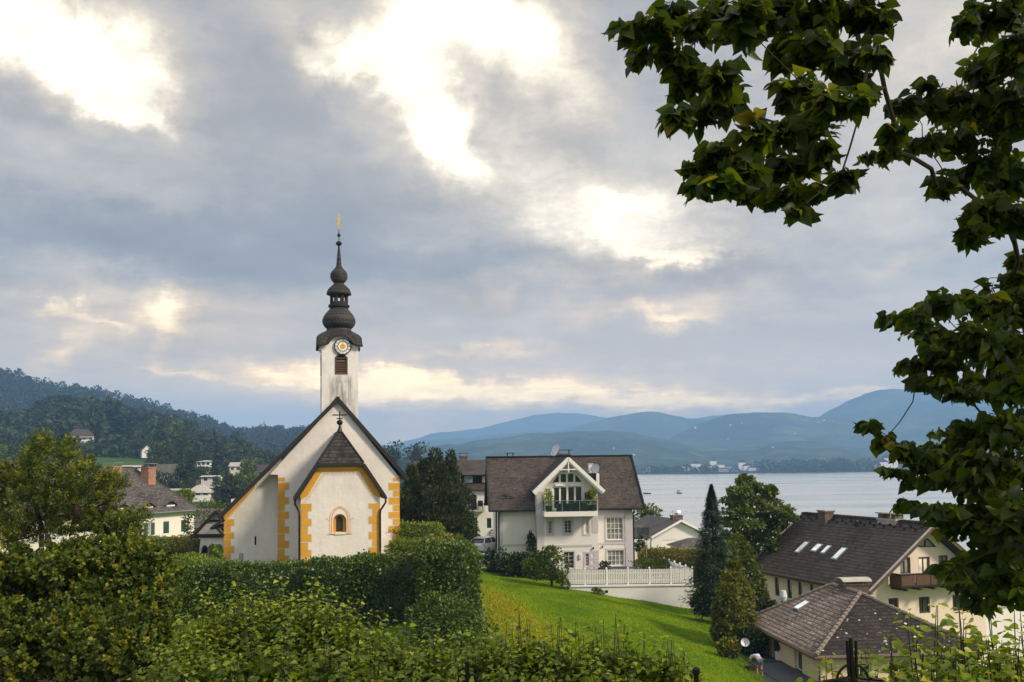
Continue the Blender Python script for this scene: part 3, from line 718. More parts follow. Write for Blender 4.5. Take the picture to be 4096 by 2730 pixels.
leafmat('leaf_grass', [(.060, .14, .003), (.135, .235, .004), (.21, .32, .006), (.30, .345, .012), (.40, .33, .03)], .3, .6)
n = 150000
ax_ = RNG.uniform(-3, 17, n); ay_ = RNG.uniform(43, 76, n); kp = (ax_ > -1.6-(ay_-56)*.05) & (ax_ < 14.5) & (RNG.random(n) < (60/ay_)**2*.9)
ax_, ay_ = ax_[kp], ay_[kp]; az_ = np.concatenate([ground_z(ax_[i:i+4000], ay_[i:i+4000]) for i in range(0, len(ax_), 4000)]); n = len(ax_)
bk_ = np.clip(1.5*np.exp(-(((ax_+.5)*.86+(ay_-51)*.40)/1.7)**2)*np.exp(-(((ax_+.5)*-.40+(ay_-51)*.86)/6.5)**2), 0, 1)
pat = .5+.5*np.sin(ax_*.9+np.sin(ay_*.5)*1.5)*np.cos(ay_*.35+ax_*.3)
gV, gF, gq = leaves(np.stack([ax_, ay_, az_-.01], 1), unit(rdir(n)*.55+np.array([0, 0, .9])), rdir(n), .055+.075*RNG.random(n)*(1+bk_), T_NAR, np.clip(RNG.random(n)*.40+pat*.34+bk_*.40, 0, .999))
gr_ = quadmesh('grass', gV, gF, gq, 'leaf_grass'); tag(gr_, 'short mown grass on the lawn and the yellow bank', 'grass', None, 'stuff')

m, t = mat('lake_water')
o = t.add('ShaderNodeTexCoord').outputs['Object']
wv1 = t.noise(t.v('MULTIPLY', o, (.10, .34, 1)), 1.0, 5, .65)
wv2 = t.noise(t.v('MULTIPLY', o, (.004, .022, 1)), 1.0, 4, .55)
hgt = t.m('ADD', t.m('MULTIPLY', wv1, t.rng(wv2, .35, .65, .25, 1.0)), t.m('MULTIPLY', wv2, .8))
principled(t, Base_Color=(.47, .475, .45), Roughness=t.rng(wv2, .38, .62, .14, .30), IOR=1.33, Specular_IOR_Level=.9, Normal=bump(t, hgt, .10, .35))  # pale base colour stands in for bright sky reflected in the water
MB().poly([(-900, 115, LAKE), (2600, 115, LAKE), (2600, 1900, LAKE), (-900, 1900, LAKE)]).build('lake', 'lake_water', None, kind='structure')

# ---- hills and mountains: relief built round their crest lines
def fbm(x, y, s, seed=0., o=4):
    r = np.zeros(len(x)); a = 1.
    for k in range(o):
        f = s*2**k
        r += a*np.array([noise.noise((float(p)*f+seed, float(q)*f-seed, seed*1.7+k*9)) for p, q in zip(x, y)]); a *= .52
    return r
HILL = {}
def meadow(fx):                     # open grass among the wood, on the hill's lower face
    px = (2048+FPX*fx[:, 0]/fx[:, 1])/1.74075; py = 1062-FPX/1.74075*fx[:, 2]/fx[:, 1]-(px-1176)*.0122
    return np.clip(1.6*np.exp(-((px-280)/52)**2-((py-1012)/22)**2)+1.5*np.exp(-((px-200)/45)**2-((py-1050)/26)**2), 0, 1)
def mound(name, crest, Y, run, zbase, mname, tree_px=0, rough=.1, step=9, rows=26, kind='structure', seed=1., back=.7):
    xs = np.arange(crest[0][0], crest[-1][0]+1, step); ys = np.interp(xs, [c[0] for c in crest], [c[1] for c in crest])
    k = np.ones(5)/5; ys = np.convolve(np.pad(ys, 2, mode='edge'), k, 'valid')
    V = []; ts = np.linspace(0, 1, rows)
    cols = []
    for x, y in zip(xs, ys):
        q = P(dd(x, y+tree_px), Y); cols.append((q.x/Y, q.z))
    cols = np.array(cols)
    fr = ts[:rows*2//3]; n1_ = rows*2//3
    A = np.zeros((rows, len(xs), 3))
    for i in range(rows):
        if i < n1_:
            s = i/(n1_-1); yy = Y-run*(1-s); h = (1-(1-s)**1.7)*.35 + .65*s
        else:
            s = (i-n1_+1)/(rows-n1_); yy = Y+run*back*s; h = 1-s**1.6
        A[i, :, 0] = cols[:, 0]*yy; A[i, :, 1] = yy; A[i, :, 2] = zbase + (cols[:, 1]-zbase)*h
    fx = A.reshape(-1, 3)
    sc = 6./run
    nz = fbm(fx[:, 0], fx[:, 1], sc, seed)*rough*run*.14
    edge = np.ones((rows, len(xs)))
    for i in range(rows): edge[i] = min(1, i/4.)
    edge[n1_-1] *= (.75 if 'mountain' in name else .25); edge[n1_-2] *= (.85 if 'mountain' in name else .5)
    fx = fx.copy(); fx[:, 2] += nz*edge.ravel()
    id_ = np.arange(rows*len(xs)).reshape(rows, len(xs))
    Fq = np.stack([id_[:-1, :-1], id_[:-1, 1:], id_[1:, 1:], id_[1:, :-1]], -1).reshape(-1, 4)
    ob = quadmesh(name, fx, Fq, np.zeros(len(fx)) if name != 'wooded_hill' else meadow(fx), mname, None, True); ob['kind'] = kind
    HILL[name] = (fx.reshape(rows, len(xs), 3), n1_)
    return ob
def hill_pts(name, n, lo=0., hi=1.):
    A, n1_ = HILL[name]; r, c, _ = A.shape
    i = (lo + (hi-lo)*RNG.random(n))*(n1_-1); j = RNG.random(n)*(c-1)
    i0 = np.minimum(i.astype(int), r-2); j0 = np.minimum(j.astype(int), c-2); fi, fj = (i-i0)[:, None], (j-j0)[:, None]
    return A[i0, j0]*(1-fi)*(1-fj) + A[i0+1, j0]*fi*(1-fj) + A[i0, j0+1]*(1-fi)*fj + A[i0+1, j0+1]*fi*fj
for nm, s, cols_ in (('wooded_slope', .03, [(.012, .022, .012), (.028, .045, .018), (.045, .06, .024)]),
                     ('mountain_wood', .012, [(.006, .014, .010), (.030, .048, .024), (.10, .115, .050)])):
    m, t = mat(nm)
    o = t.add('ShaderNodeTexCoord').outputs['Object']
    a, b = t.noise(o, s*.35, 6, .65), t.noise(o, s*3.5, 5, .75)
    c = t.ramp(t.m('ADD', t.m('MULTIPLY', a, .5), t.m('ADD', t.m('MULTIPLY', b, .3), t.m('MULTIPLY', t.noise(o, s*1.1, 5, .7), .2))), [(.36, cols_[0]), (.5, cols_[1]), (.62, cols_[2])])
    if nm == 'wooded_slope': c = t.mix(t.add('ShaderNodeAttribute', attribute_name='rnd').outputs['Fac'], c, t.mix(b, (.035, .07, .018), (.085, .13, .03)))
    if nm == 'mountain_wood':
        cl_ = t.m('MULTIPLY', t.rng(t.noise(o, .0045, 4, .6), .55, .62), t.rng(t.noise(o, .014, 3), .42, .55)); c = t.mix(t.m('MULTIPLY', cl_, .5), c, (.14, .16, .07))
    principled(t, Base_Color=c, Roughness=.95, Specular_IOR_Level=.1, Normal=bump(t, t.noise(o, s*5, 5, .75), 1., 6.))
mound('wooded_hill', [(-260, 905), (-100, 915), (0, 940), (50, 948), (100, 918), (170, 913), (250, 917), (330, 945), (390, 950), (440, 975), (490, 1000), (550, 1028), (610, 1050), (680, 1078), (760, 1095)], 760, 300, -16, 'wooded_slope', 58, .12, 10, 30, seed=3.1)
mound('ridge', [(-300, 800), (-100, 832), (0, 852), (60, 864), (130, 884), (200, 893), (300, 916), (400, 942), (470, 962), (520, 985), (560, 990), (600, 980), (650, 990), (720, 986), (800, 1008), (880, 1040), (940, 1068), (1010, 1082), (1090, 1092)], 1500, 560, -24, 'wooded_slope', 28, .10, 9, 26, seed=5.3)
mound('near_mountain', [(860, 1050), (950, 1032), (1000, 1026), (1100, 1012), (1200, 1001), (1300, 1001), (1350, 996), (1420, 996), (1480, 1002), (1550, 1022), (1600, 1036), (1700, 1030), (1800, 1014), (1900, 1020), (2000, 1034), (2150, 1044), (2500, 1050)], 2900, 1150, -27, 'mountain_wood', 0, .12, 9, 30, seed=7.7, back=.35)
mound('middle_mountain', [(1380, 1060), (1460, 1050), (1510, 1024), (1555, 1001), (1600, 976), (1640, 960), (1690, 950), (1740, 947), (1800, 950), (1860, 955), (1950, 962), (2050, 957), (2150, 941), (2300, 932), (2500, 930)], 3900, 900, -27, 'mountain_wood', 0, .12, 9, 26, seed=11.2, back=.4)
mound('left_mountain', [(840, 1045), (900, 1032), (1000, 1012), (1100, 1001), (1160, 996), (1230, 994), (1300, 986), (1360, 974), (1420, 956), (1470, 948), (1520, 950), (1560, 960), (1600, 966), (1680, 975), (1800, 985)], 5000, 1000, -27, 'mountain_wood', 0, .10, 9, 22, seed=13.9, back=.4)
mound('right_mountain', [(1800, 985), (1870, 966), (1920, 936), (1960, 916), (2000, 900), (2040, 896), (2100, 893), (2160, 889), (2260, 886), (2500, 900)], 4800, 800, -27, 'mountain_wood', 0, .10, 9, 22, seed=17.1, back=.4)
mound('pale_mountain', [(820, 1050), (880, 1030), (920, 1016), (1000, 996), (1100, 985), (1170, 969), (1230, 953), (1290, 947), (1340, 953), (1400, 963), (1480, 966), (1560, 968), (1640, 955), (1700, 955), (1780, 964), (1900, 970)], 7000, 1200, -27, 'mountain_wood', 0, .08, 9, 20, seed=19.4, back=.3)
# far shore
V = []; sx = np.linspace(-700, 1900, 90)
rowsY = [(1405, -27.5), (1425, -24.8), (1480, -22), (1600, -18), (1800, -20)]
A = np.array([[(x, y+18*math.sin(x*.011)+9*math.sin(x*.037+1)-x*.0, z) for x in sx] for y, z in rowsY]).reshape(-1, 3)
id_ = np.arange(len(A)).reshape(len(rowsY), len(sx))
fs = quadmesh('far_shore', A, np.stack([id_[:-1, :-1], id_[:-1, 1:], id_[1:, 1:], id_[1:, :-1]], -1).reshape(-1, 4), np.zeros(len(A)), 'wooded_slope', None, True); fs['kind'] = 'structure'

# ---- far woods (nobody could count them)
def wood(name, pts, hs, wd, per, q, mname, label, conifer=0., cat='wood'):
    n = len(pts); L = []
    C = np.repeat(pts, per, 0); H = np.repeat(hs, per); W = np.repeat(wd, per); N = len(C)
    con = np.repeat(RNG.random(n) < conifer, per)
    t_ = RNG.random(N); a = RNG.random(N)*6.283
    rad = np.where(con, (1-t_)**.9*.62+.03, np.sqrt(np.clip(1-(2*t_-1)**2, 0, 1))*(.75+.25*RNG.random(N)))
    rad = rad*(.7+.3*RNG.random(N))
    p = C + np.stack([np.cos(a)*rad*W, np.sin(a)*rad*W, np.where(con, .08+.92*t_, .22+.78*t_)*H], 1)
    d = unit(np.stack([np.cos(a), np.sin(a), np.where(con, -.15, (t_-.4)*1.6)], 1) + rdir(N)*.5)
    nv = unit(np.stack([np.cos(a)*.5, np.sin(a)*.5, np.full(N, .8)], 1)+rdir(N)*.5)
    tone = np.clip(np.repeat(RNG.random(n), per)*.75 + RNG.random(N)*.25, 0, 1)
    sz = np.repeat(q*(.7+.6*RNG.random(n)), per)*np.where(con, .75, 1.)
    V, F, r = leaves(p, d, nv, sz, T_DIA, tone)
    o_ = quadmesh(name, V, F, r, mname); return tag(o_, label, cat, None, 'stuff')
KEEP = [(148, 222, 992, 1034, 520), (312, 340, 1026, 1048, 470), (352, 410, 1066, 1104, 330), (443, 492, 1056, 1086, 420), (416, 484, 1108, 1148, 275), (382, 428, 1124, 1146, 285), (592, 622, 1080, 1102, 400), (466, 492, 1098, 1114, 320), (528, 556, 1070, 1088, 430), (528, 560, 1145, 1172, 215), (160, 330, 1000, 1075, 430), (225, 320, 985, 1030, 640)]
def occludes(x, y, z, h, r):
    px = (2048+FPX*x/y)/1.74075; dpx = FPX/y/1.74075; yb = 1062-z*dpx-(px-1176)*.0122; 
    for x0, x1, y0, y1, Y in KEEP:
        ww = (x1-x0)*(.20 if Y != 520 else -.02); x0, x1, y0 = x0+ww, x1-ww, y0+(y1-y0)*.05; y1 = y1-(y1-y0)*.45
        if y < Y+14 and px+r*dpx > x0 and px-r*dpx < x1 and yb-h*dpx < y1 and yb > y0: return True
    return False
pw = hill_pts('wooded_hill', 2600, .06, 1.22)
hs = 13+9*RNG.random(len(pw)); wr_ = 4.0+3.6*RNG.random(len(pw))
keep = np.array([not occludes(*q, h, r) for q, h, r in zip(pw, hs, wr_)])
pw, hs, wr_ = pw[keep], hs[keep], wr_[keep]
wood('hill_wood', pw, hs, wr_, 120, 3.1, 'wood_far', 'mixed dark green wood covering the nearer hill at left', .18)
pr = hill_pts('ridge', 4200, .12, 1.12)
wood('ridge_wood', pr, 16+11*RNG.random(len(pr)), 4.6+2*RNG.random(len(pr)), 60, 4.4, 'conifer_far', 'bluish conifer wood along the long ridge behind the village', .72)
xs = RNG.uniform(-330, 560, 620); ang = xs
sp_ = []; hh_ = []
for x in xs:
    dx = (x/1440*FPX+2048)/1.74075
    if dx < 1745 and RNG.random() < .45: continue
    if 1650 < dx < 1742 and RNG.random() < .8: continue
    sp_.append((x, 1428+RNG.random()*60+18*math.sin(x*.011), -25)); hh_.append((10+9*RNG.random()) if dx > 1742 else 5+7*RNG.random())
wood('shore_wood', np.array(sp_), np.array(hh_), np.array(hh_)*.36, 60, 3.6, 'wood_far', 'low belt of trees along the far shore of the lake', .1)

# ---- haze: the summer evening air
m, t = mat('haze_air')
vol = t.add('ShaderNodeVolumePrincipled', {'Color': (.29, .53, .90), 'Density': 2.6e-4, 'Anisotropy': 0.})
t.l.new(vol.outputs[0], t.out.inputs['Volume'])
hz = MB().box(-5400, 5400, -300, 7700, -37.5, 385).build('haze', 'haze_air'); hz['kind'] = 'stuff'
hz['label'] = 'pale blue evening haze over lake and hills'; hz['category'] = 'haze'

# ================================================================== CHURCH
o0 = P(c1(1203, 170), 65.0); CZ = -7.45
CH = Frame((o0.x, o0.y, 0), 13.7)
church = thing('church', 'white village church with ochre corner stones, dark shingle roofs and a slim onion-domed clock tower', 'church', (o0.x, o0.y, CZ), CH.az)
def H(p, v=0.):                          # church front coordinates relative to its base
    u, z = CH.hit(p, v); return (u, z-CZ)
def HS(pts, v=0., c=c1): return [H(c(*p), v) for p in pts]
NR = H(c1(1657, 1000))[0]; NL = H(c1(760, 1000))[0]
apex = H(c1(1203, 190)); gr = H(c1(1660, 757)); gl = H(c1(700, 735))
# --- nave
zr = gr[1]; zl = gl[1]
nave = MB()
nv_out = [(NL, -1), (NR, -1), (NR, zr), apex, (gl[0], zl), (NL, zl-.04)]
nave.prism(nv_out, 0, 14)
nave.build('nave_wall', 'church_plaster', church)
# --- roof: right slope short, left slope sweeping down over the aisle
ra = H(c1(1203, 172), -.22); rr = H(c1(1722, 765), -.22); rl = H(c1(318, 1052), -.22)
roof = MB()
vz = .16
roof.slab([(ra[0], -.22, ra[1]), (rr[0], -.22, rr[1]), (rr[0], 14.2, rr[1]), (ra[0], 14.2, ra[1])], .2, 0, 1)
roof.slab([(ra[0]-.003, -.22, ra[1]), (rl[0], -.22, rl[1]), (rl[0], 14.2, rl[1]), (ra[0]-.003, 14.2, ra[1])], .2, 0, 1)
nroof = roof.build('nave_roof', ['shingle', 'dark_wood'], church)
rb = MB()
for a, b in ((ra, rr), (ra, rl)): rb.bar((a[0], -.25, a[1]-.08), (b[0], -.25, b[1]-.08), .06, .26)
rb.build('barge_board', 'dark_wood', nroof)
MB().bar((ra[0], -.2, ra[1]+.05), (ra[0], 14.1, ra[1]+.05), .22, .12).build('ridge_cap', 'dark_wood', nroof)
# --- aisle, set back
AV = .9
al = H(c1(361, 1250), AV)[0]; ae = H(c1(352, 1062), AV); at_ = H(c1(760, 760), AV)
sl = (at_[1]-ae[1])/(at_[0]-ae[0])
def roofz_left(u): return ra[1]-.34 + (rl[1]-ra[1])/(rl[0]-ra[0])*(u-ra[0])
aisle_out = [(al, -1), (NL+.2, -1), (NL+.2, roofz_left(NL+.2)+.05), (al, roofz_left(al)+.05)]
slit = H(c1(587, 1192), AV) + H(c1(600, 1258), AV)
sr = (slit[0], slit[2], slit[3], slit[1])
aw = MB().facade(aisle_out, [rpoly(sr)], AV, .3)
aw.poly([(al, AV, -1), (al, 13.8, -1), (al, 13.8, aisle_out[3][1]), (al, AV, aisle_out[3][1])])
aw.poly([(NL+.2, 13.8, -1), (al, 13.8, -1), (al, 13.8, aisle_out[3][1]), (NL+.2, 13.8, aisle_out[2][1])])
aisle = aw.build('aisle_wall', 'church_plaster', church)
MB().box(sr[0]-.01, sr[1]+.01, AV+.2, AV+.24, sr[2]-.01, sr[3]+.01).build('slit_window', 'pane', church)
# ochre band under the aisle verge
bd = []
for k in range(2):
    u = (al-.02, NL-1.55)[k]; bd.append((u, roofz_left(u)+.02))
w_ = .30
MB().prism([bd[0], bd[1], (bd[1][0], bd[1][1]-.12), (bd[0][0], bd[0][1]-w_-.05)], AV-.03, AV-.002).build('verge_band', 'ochre', church)
MB().prism([(bd[0][0], bd[0][1]-w_-.05), (bd[1][0], bd[1][1]-.12), (bd[1][0], bd[1][1]-.2), (bd[0][0]+.06, bd[0][1]-w_-.13)], AV-.022, AV-.002).build('verge_moulding', 'ochre_pale', church)
pl = H(c1(473, 1320), AV) + H(c1(502, 1370), AV)
b = MB().box(pl[0], pl[2], AV-.05, AV-.002, pl[3], pl[1])
pq = b.build('plaque', 'plaque_blue', church)
pm_, pz_ = (pl[0]+pl[2])/2, (pl[1]+pl[3])/2
MB().lathe([(.0, -.30), (.16, -.28), (.11, -.05), (.13, .06), (.07, .13), (.09, .2), (.07, .28), (0, .3)], 10).xf(Matrix.Translation((pm_, AV-.05, pz_)) @ Matrix.Diagonal((1, .35, 1, 1))).build('relief_figure', 'concrete', pq, True)
# small shed roof on brackets at the side door
e0, e1 = H(c1(362, 1062), AV), H(c1(258, 1130), AV)
b = MB().slab([(e0[0], AV-.3, e0[1]), (e1[0], AV-.3, e1[1]), (e1[0], AV+3.2, e1[1]), (e0[0], AV+3.2, e0[1])], .16, 0, 1)
dr_ = b.build('door_canopy', ['shingle', 'dark_wood'], church)
for k, vv in enumerate((AV+.05, AV+2.6)):
    s0, s1 = H(c1(303, 1122), AV), H(c1(362, 1190), AV)
    MB().bar((s0[0], vv, s0[1]-.05), (s1[0], vv, s1[1]), .16, .16).bar((s0[0]-.3, vv, s0[1]-.13), (s1[0], vv, s0[1]-.0), .13, .13).build('bracket', 'dark_wood', dr_)
# --- choir
CV = -5.0
cl_, cr_ = H(c1(928, 1250), CV)[0], H(c1(1512, 1200), CV)[0]
E0, E1 = H(c1(884, 905), CV-.25), H(c1(1550, 900), CV-.25)
h0, h1 = H(c1(1055, 655), CV-.25), H(c1(1390, 651), CV-.25)
uc = (cl_+cr_)/2; ze = (E0[1]+E1[1])/2; hw = (E1[0]-E0[0])/2; zh = (h0[1]+h1[1])/2; hh_w = (h1[0]-h0[0])/2
slope = (zh-ze)/(hw-hh_w); zridge = ze + slope*hw
best = min(np.arange(-4.8, -.3, .02), key=lambda v: abs(H(c1(1228, 405), v)[1]-zridge)); av = float(best)
print('choir', hw, hh_w, slope, zridge, av, H(c1(1228, 405), av))
zw = zridge - .26
def cz(u): return zw - slope*abs(u-uc)
ztop = zh - .20
ch_out = [(cl_, -1), (cr_, -1), (cr_, cz(cr_)), (uc+(zw-ztop)/slope, ztop), (uc-(zw-ztop)/slope, ztop), (cl_, cz(cl_))]
nu = H(c1(1216, 1160), CV)[0]; nb, nt_ = H(c1(1216, 1163), CV)[1], H(c1(1216, 1028), CV)[1]; nw = (H(c1(1267, 1100), CV)[0]-H(c1(1166, 1100), CV)[0])/2
def arch(u, w_, zb, zt, n=9, point=1.0):
    pts = [(u-w_, zb), (u+w_, zb)]; spring = zt-w_*point
    for k in range(n+1):
        a = math.pi*k/n; pts.append((u+w_*math.cos(a), spring+(zt-spring)*math.sin(a)))
    return pts
niche = arch(nu, nw*.98, nb, nt_, 10, 1.05)
b = MB().facade(ch_out, [niche], CV, .28, 0, 1)
b.poly([(cl_, CV, -1), (cl_, 0, -1), (cl_, 0, cz(cl_)), (cl_, CV, cz(cl_))]); b.poly([(cr_, CV, -1), (cr_, 0, -1), (cr_, 0, cz(cr_)), (cr_, CV, cz(cr_))])
# gable pieces behind the hip
b.build('choir_wall', ['church_plaster', 'ochre'], church)
cwin = MB().prism(arch(nu, nw*1.02, nb-.05, nt_+.04, 10, 1.05), CV+.28, CV+.32).build('window', 'ochre', church)
cwin['label'] = 'small round-arched window in an ochre niche'
MB().prism(arch(nu, nw*.48, nb+.05, nt_-.13, 8, 1.05), CV+.262, CV+.279).build('pane', 'pane', cwin)
# painted gothic surround: two thin bands with crossing tips
b = MB()
def band(pts, w_, v, mb, th=.008):
    for k in range(len(pts)-1):
        a, c = Vector((*pts[k], 0)), Vector((*pts[k+1], 0)); d = (c-a).normalized(); n = Vector((-d.y, d.x, 0))*w_/2
        a = a-d*w_*.25; c = c+d*w_*.25
        q = [(a+n), (c+n), (c-n), (a-n)]
        mb.prism([(p.x, p.y) for p in q], v-th, v+.004)
for off, w_ in ((0, .055), (.13, .035)):
    hwid = nw*1.22+off; zb = nb-.12; zs = nt_-.45+off*.2; zt = nt_+.38+off*.6
    for sgn in (-1, 1):
        pts = [(nu+sgn*hwid, zb), (nu+sgn*hwid, zs)]
        for k in range(1, 8):
            a = k/7*math.pi/2*1.07; pts.append((nu+sgn*hwid*math.cos(a), zs+(zt-zs)*math.sin(min(a, math.pi/2+.1))+max(0, a-1.5)*.1))
        band(pts, w_, CV-(.001 if sgn > 0 else 0.0035), b)
    band([(nu-hwid-.12, zb), (nu+hwid+.12, zb)], .05, CV-.006, b)
for sgn in (-1, 1):
    z_ = (nb+nt_)/2+.22; band([(nu+sgn*(nw*1.25+.1), z_-.08), (nu+sgn*(nw*1.25+.28), z_+.1), (nu+sgn*(nw*1.25+.33), z_)], .03, CV-.002, b)
b.build('painted_surround', 'ochre', cwin)
MB().box(nu-nw*.75, nu+nw*.75, CV-.07, CV+.2, nb-.13, nb-.012).build('sill', 'church_plaster', cwin)
# frieze under the choir roof and its scallops
b = MB(); bwid = .52; bt = .32
in_ = [(cl_+.02, cz(cl_)-.04)]
uo = uc-(zw-ztop)/slope; ui = uo+.20
b.prism([(cl_-.03, cz(cl_)), (uo, ztop), (ui+.02, ztop-bt), (cl_+.42, cz(cl_)-.14), (cl_+.02, cz(cl_)-.38), (cl_-.03, cz(cl_)-.3)], CV-.025, CV-.003)
uo2 = uc+(zw-ztop)/slope
b.prism([(uo, ztop), (uo2, ztop), (uo2-.22, ztop-bt), (ui+.02, ztop-bt)], CV-.025, CV-.003)
b.prism([(cr_+.03, cz(cr_)), (cr_+.03, cz(cr_)-.3), (cr_-.02, cz(cr_)-.38), (cr_-.42, cz(cr_)-.14), (uo2-.22, ztop-bt), (uo2, ztop)], CV-.025, CV-.003)
frz = b.build('frieze', 'ochre', church)
b = MB(); path = [(cl_+.16, cz(cl_)-.56), (cl_+.46, cz(cl_)-.18), (ui+.10, ztop-bt-.10), (uo2-.30, ztop-bt-.10), (cr_-.46, cz(cr_)-.18), (cr_-.16, cz(cr_)-.56)]
for k in range(len(path)-1):
    a, c = Vector(path[k]), Vector(path[k+1]); L = (c-a).length; n = max(1, round(L/.26)); d = (c-a)/n; nn = Vector((d.y, -d.x)).normalized()
    if nn.dot(Vector((uc, zh-2))-a) < 0: nn = -nn
    for i in range(n):
        s0 = a+d*i; r = d.length/2; ctr = s0+d/2
        pts = [tuple(ctr - d.normalized()*r*math.cos(math.pi*j/6) + nn*r*math.sin(math.pi*j/6)) for j in range(7)]
        band(pts, .03, CV-.001, b, .005)
    band([tuple(a), tuple(c)], .03, CV-.002, b, .006)
b.build('scallops', 'ochre_pale', frz)
# choir roof
b = MB(); vf = CV-.28
b.slab([(uc, av, zridge), (uc-hh_w, vf, zh), (uc-hw, vf, ze), (uc-hw, -.01, ze), (uc, -.01, zridge)], .17, 0, 1)
b.slab([(uc+.003, av, zridge), (uc+.003, -.01, zridge), (uc+hw, -.01, ze), (uc+hw, vf, ze), (uc+hh_w, vf, zh)], .17, 0, 1)
b.slab([(uc, av, zridge+.004), (uc-hh_w-.02, vf-.04, zh+.0), (uc+hh_w+.02, vf-.04, zh+.0)], .16, 0, 1)
croof = b.build('choir_roof', ['shingle', 'dark_wood'], church)
b = MB()
for s_ in (-1, 1): b.bar((uc+s_*hh_w, vf-.03, zh-.08), (uc+s_*hw, vf-.03, ze-.08), .07, .22)
b.bar((uc-hh_w, vf-.07, zh-.1), (uc+hh_w, vf-.07, zh-.1), .06, .16)
b.build('barge_board', 'dark_wood', croof)
b = MB()
for s_ in (-1, 1): b.bar((uc, av, zridge+.04), (uc+s_*(hh_w+.02), vf-.03, zh+.04), .12, .07)
b.build('hip_cap', 'dark_wood', croof)
for s_, cpx in ((-1, c1(918, 1000)), (1, c1(1514, 1000))):
    gut = MB().tube([(uc+s_*(hw+.02), vf+.0, ze-.12), (uc+s_*(hw+.02), -.1, ze-.12)], .09, 8).build('gutter', 'dark_metal', croof, True)
    up = H(cpx, CV-.1)[0]
    g = MB().tube([(uc+s_*(hw+.0), vf+.02, ze-.15), (uc+s_*(hw+.02), vf+.06, ze-.38), (uc+s_*(hw-.12), CV-.12, ze-.62), (up+s_*.02, CV-.12, ze-.9), (up, CV-.12, ze-1.1), (up, CV-.12, -.8)], .065, 8).build('downpipe', 'dark_metal', church, True)
    MB().lathe([(.06, -.12), (.16, -.02), (.17, .1), (.08, .12)], 8, cx=up, cy=CV-.12).xf(Matrix.Translation((0, 0, 1.02 if s_ < 0 else .3))).build('pipe_collar', 'concrete', g, True)
# cross on the choir roof
b = MB(); zc0 = zridge
ct = H(c1(1233, 270), av)[1]; ca = H(c1(1231, 297), av)[1]; cb = H(c1(1231, 323), av)[1]; cball = H(c1(1226, 352), av)[1]
b.tube([(uc, av, zc0-.1), (uc, av, ct)], .045, 6); b.tube([(uc-.46, av, ca), (uc+.46, av, ca)], .042, 6); b.tube([(uc-.2, av, cb), (uc+.2, av, cb)], .036, 6)
b.lathe([(0.02, cball-.2), (.17, cball-.1), (.2, cball), (.17, cball+.1), (.02, cball+.2)], 10, cx=uc, cy=av)
b.lathe([(.2, zc0-.15), (.09, zc0+.1), (.05, zc0+.4)], 8, cx=uc, cy=av)
b.tube([(uc+.13, av+.1, zc0-.3), (uc+.15, av+.1, ct-.2)], .015, 5)
b.build('roof_cross', 'iron', church)
# corner stones
QU = [ (362, 435, 410, AV, [(1068,1115,1),(1120,1158,0),(1165,1210,1),(1216,1260,0),(1266,1314,1),(1320,1363,0),(1370,1418,1)], 1, al),
       (760, 840, 808, 0, [(760,785,0),(798,847,1),(853,903,0),(907,955,1),(960,1008,0),(1014,1064,1),(1070,1117,0),(1122,1170,1),(1177,1225,0),(1229,1279,1),(1286,1333,0),(1338,1386,1),(1392,1430,0)], 1, NL),
       (928, 1006, 980, CV, [(953,1006,1),(1010,1060,0),(1066,1116,1),(1122,1174,0),(1180,1232,1),(1240,1292,0),(1297,1347,1),(1354,1406,0),(1411,1450,1)], 1, cl_),
       (1507, 1430, 1458, CV, [(950,985,1),(990,1040,0),(1045,1097,1),(1103,1153,0),(1160,1210,1),(1216,1266,0),(1273,1325,1),(1332,1380,0),(1386,1430,1)], -1, cr_),
       (1658, 1578, 1610, 0, [(762,785,0),(800,848,1),(855,898,0),(906,955,1),(962,1005,0),(1013,1057,1),(1064,1108,0),(1117,1164,1),(1170,1214,0),(1222,1270,1),(1276,1320,0),(1330,1375,1)], -1, NR)]
for ex, wx, nx, v, rows, sg, ue in QU:
    b = MB(); g = MB()
    for y0, y1, wide in rows:
        far_u = H(c1(wx if wide else nx, (y0+y1)/2), v)[0]
        zt = H(c1((ex+nx)/2, y0), v)[1]; zb = H(c1((ex+nx)/2, y1), v)[1]
        b.box(ue-sg*.014, far_u, v-.014, v-.002, zb, zt)
        b.box(ue-sg*.014, ue-sg*.002, v-.014, v+(.55 if wide else .32), zb, zt)
        g.box(ue-sg*.008, far_u+sg*.045, v-.006, v-.001, zb-.04, zt+.04)
    qn = b.build('quoin', 'ochre', church); g.build('quoin_joint', 'grey_trim', qn)

# --- tower
TV = 9.0
TLu = (H(c2(155, 1200), TV)[0]+H(c2(148, 1400), TV)[0])/2; TRu = H(c2(406, 1250), TV)[0]; TU = (TLu+TRu)/2; TW = (TRu-TLu)/2
TC = TV+TW
k_m = lambda px_: px_/1.743/FPX*(CH.o.y + TC*math.cos(CH.az))    # crop-2 pixels to metres at the tower axis
def TZ(y): return H(c2(286, y), TC)[1]
def TZf(y): return H(c2(286, y), TV)[1]
zt_eave = TZf(1010); arch_h = .70; arch_w = .98
def bell(s): 
    s = abs(s)/arch_w
    return arch_h*(math.sqrt(max(0, 1-min(s, 1)**2)) if s < .72 else max(0, .694*(1-(s-.72)/.42)))
us = np.linspace(-TW, TW, 25)
louv = (H(c8(312, 750), TV)[0], H(c8(490, 750), TV)[0], TZf(1217), TZf(1097))
louv_hole = [(louv[0], louv[2]), (louv[1], louv[2]), (louv[1], louv[3])] + [((louv[0]+louv[1])/2 + (louv[1]-louv[0])/2*.82*math.cos(a), louv[3]+.30*math.sin(a)) for a in np.linspace(.15, math.pi-.15, 7)] + [(louv[0], louv[3])]
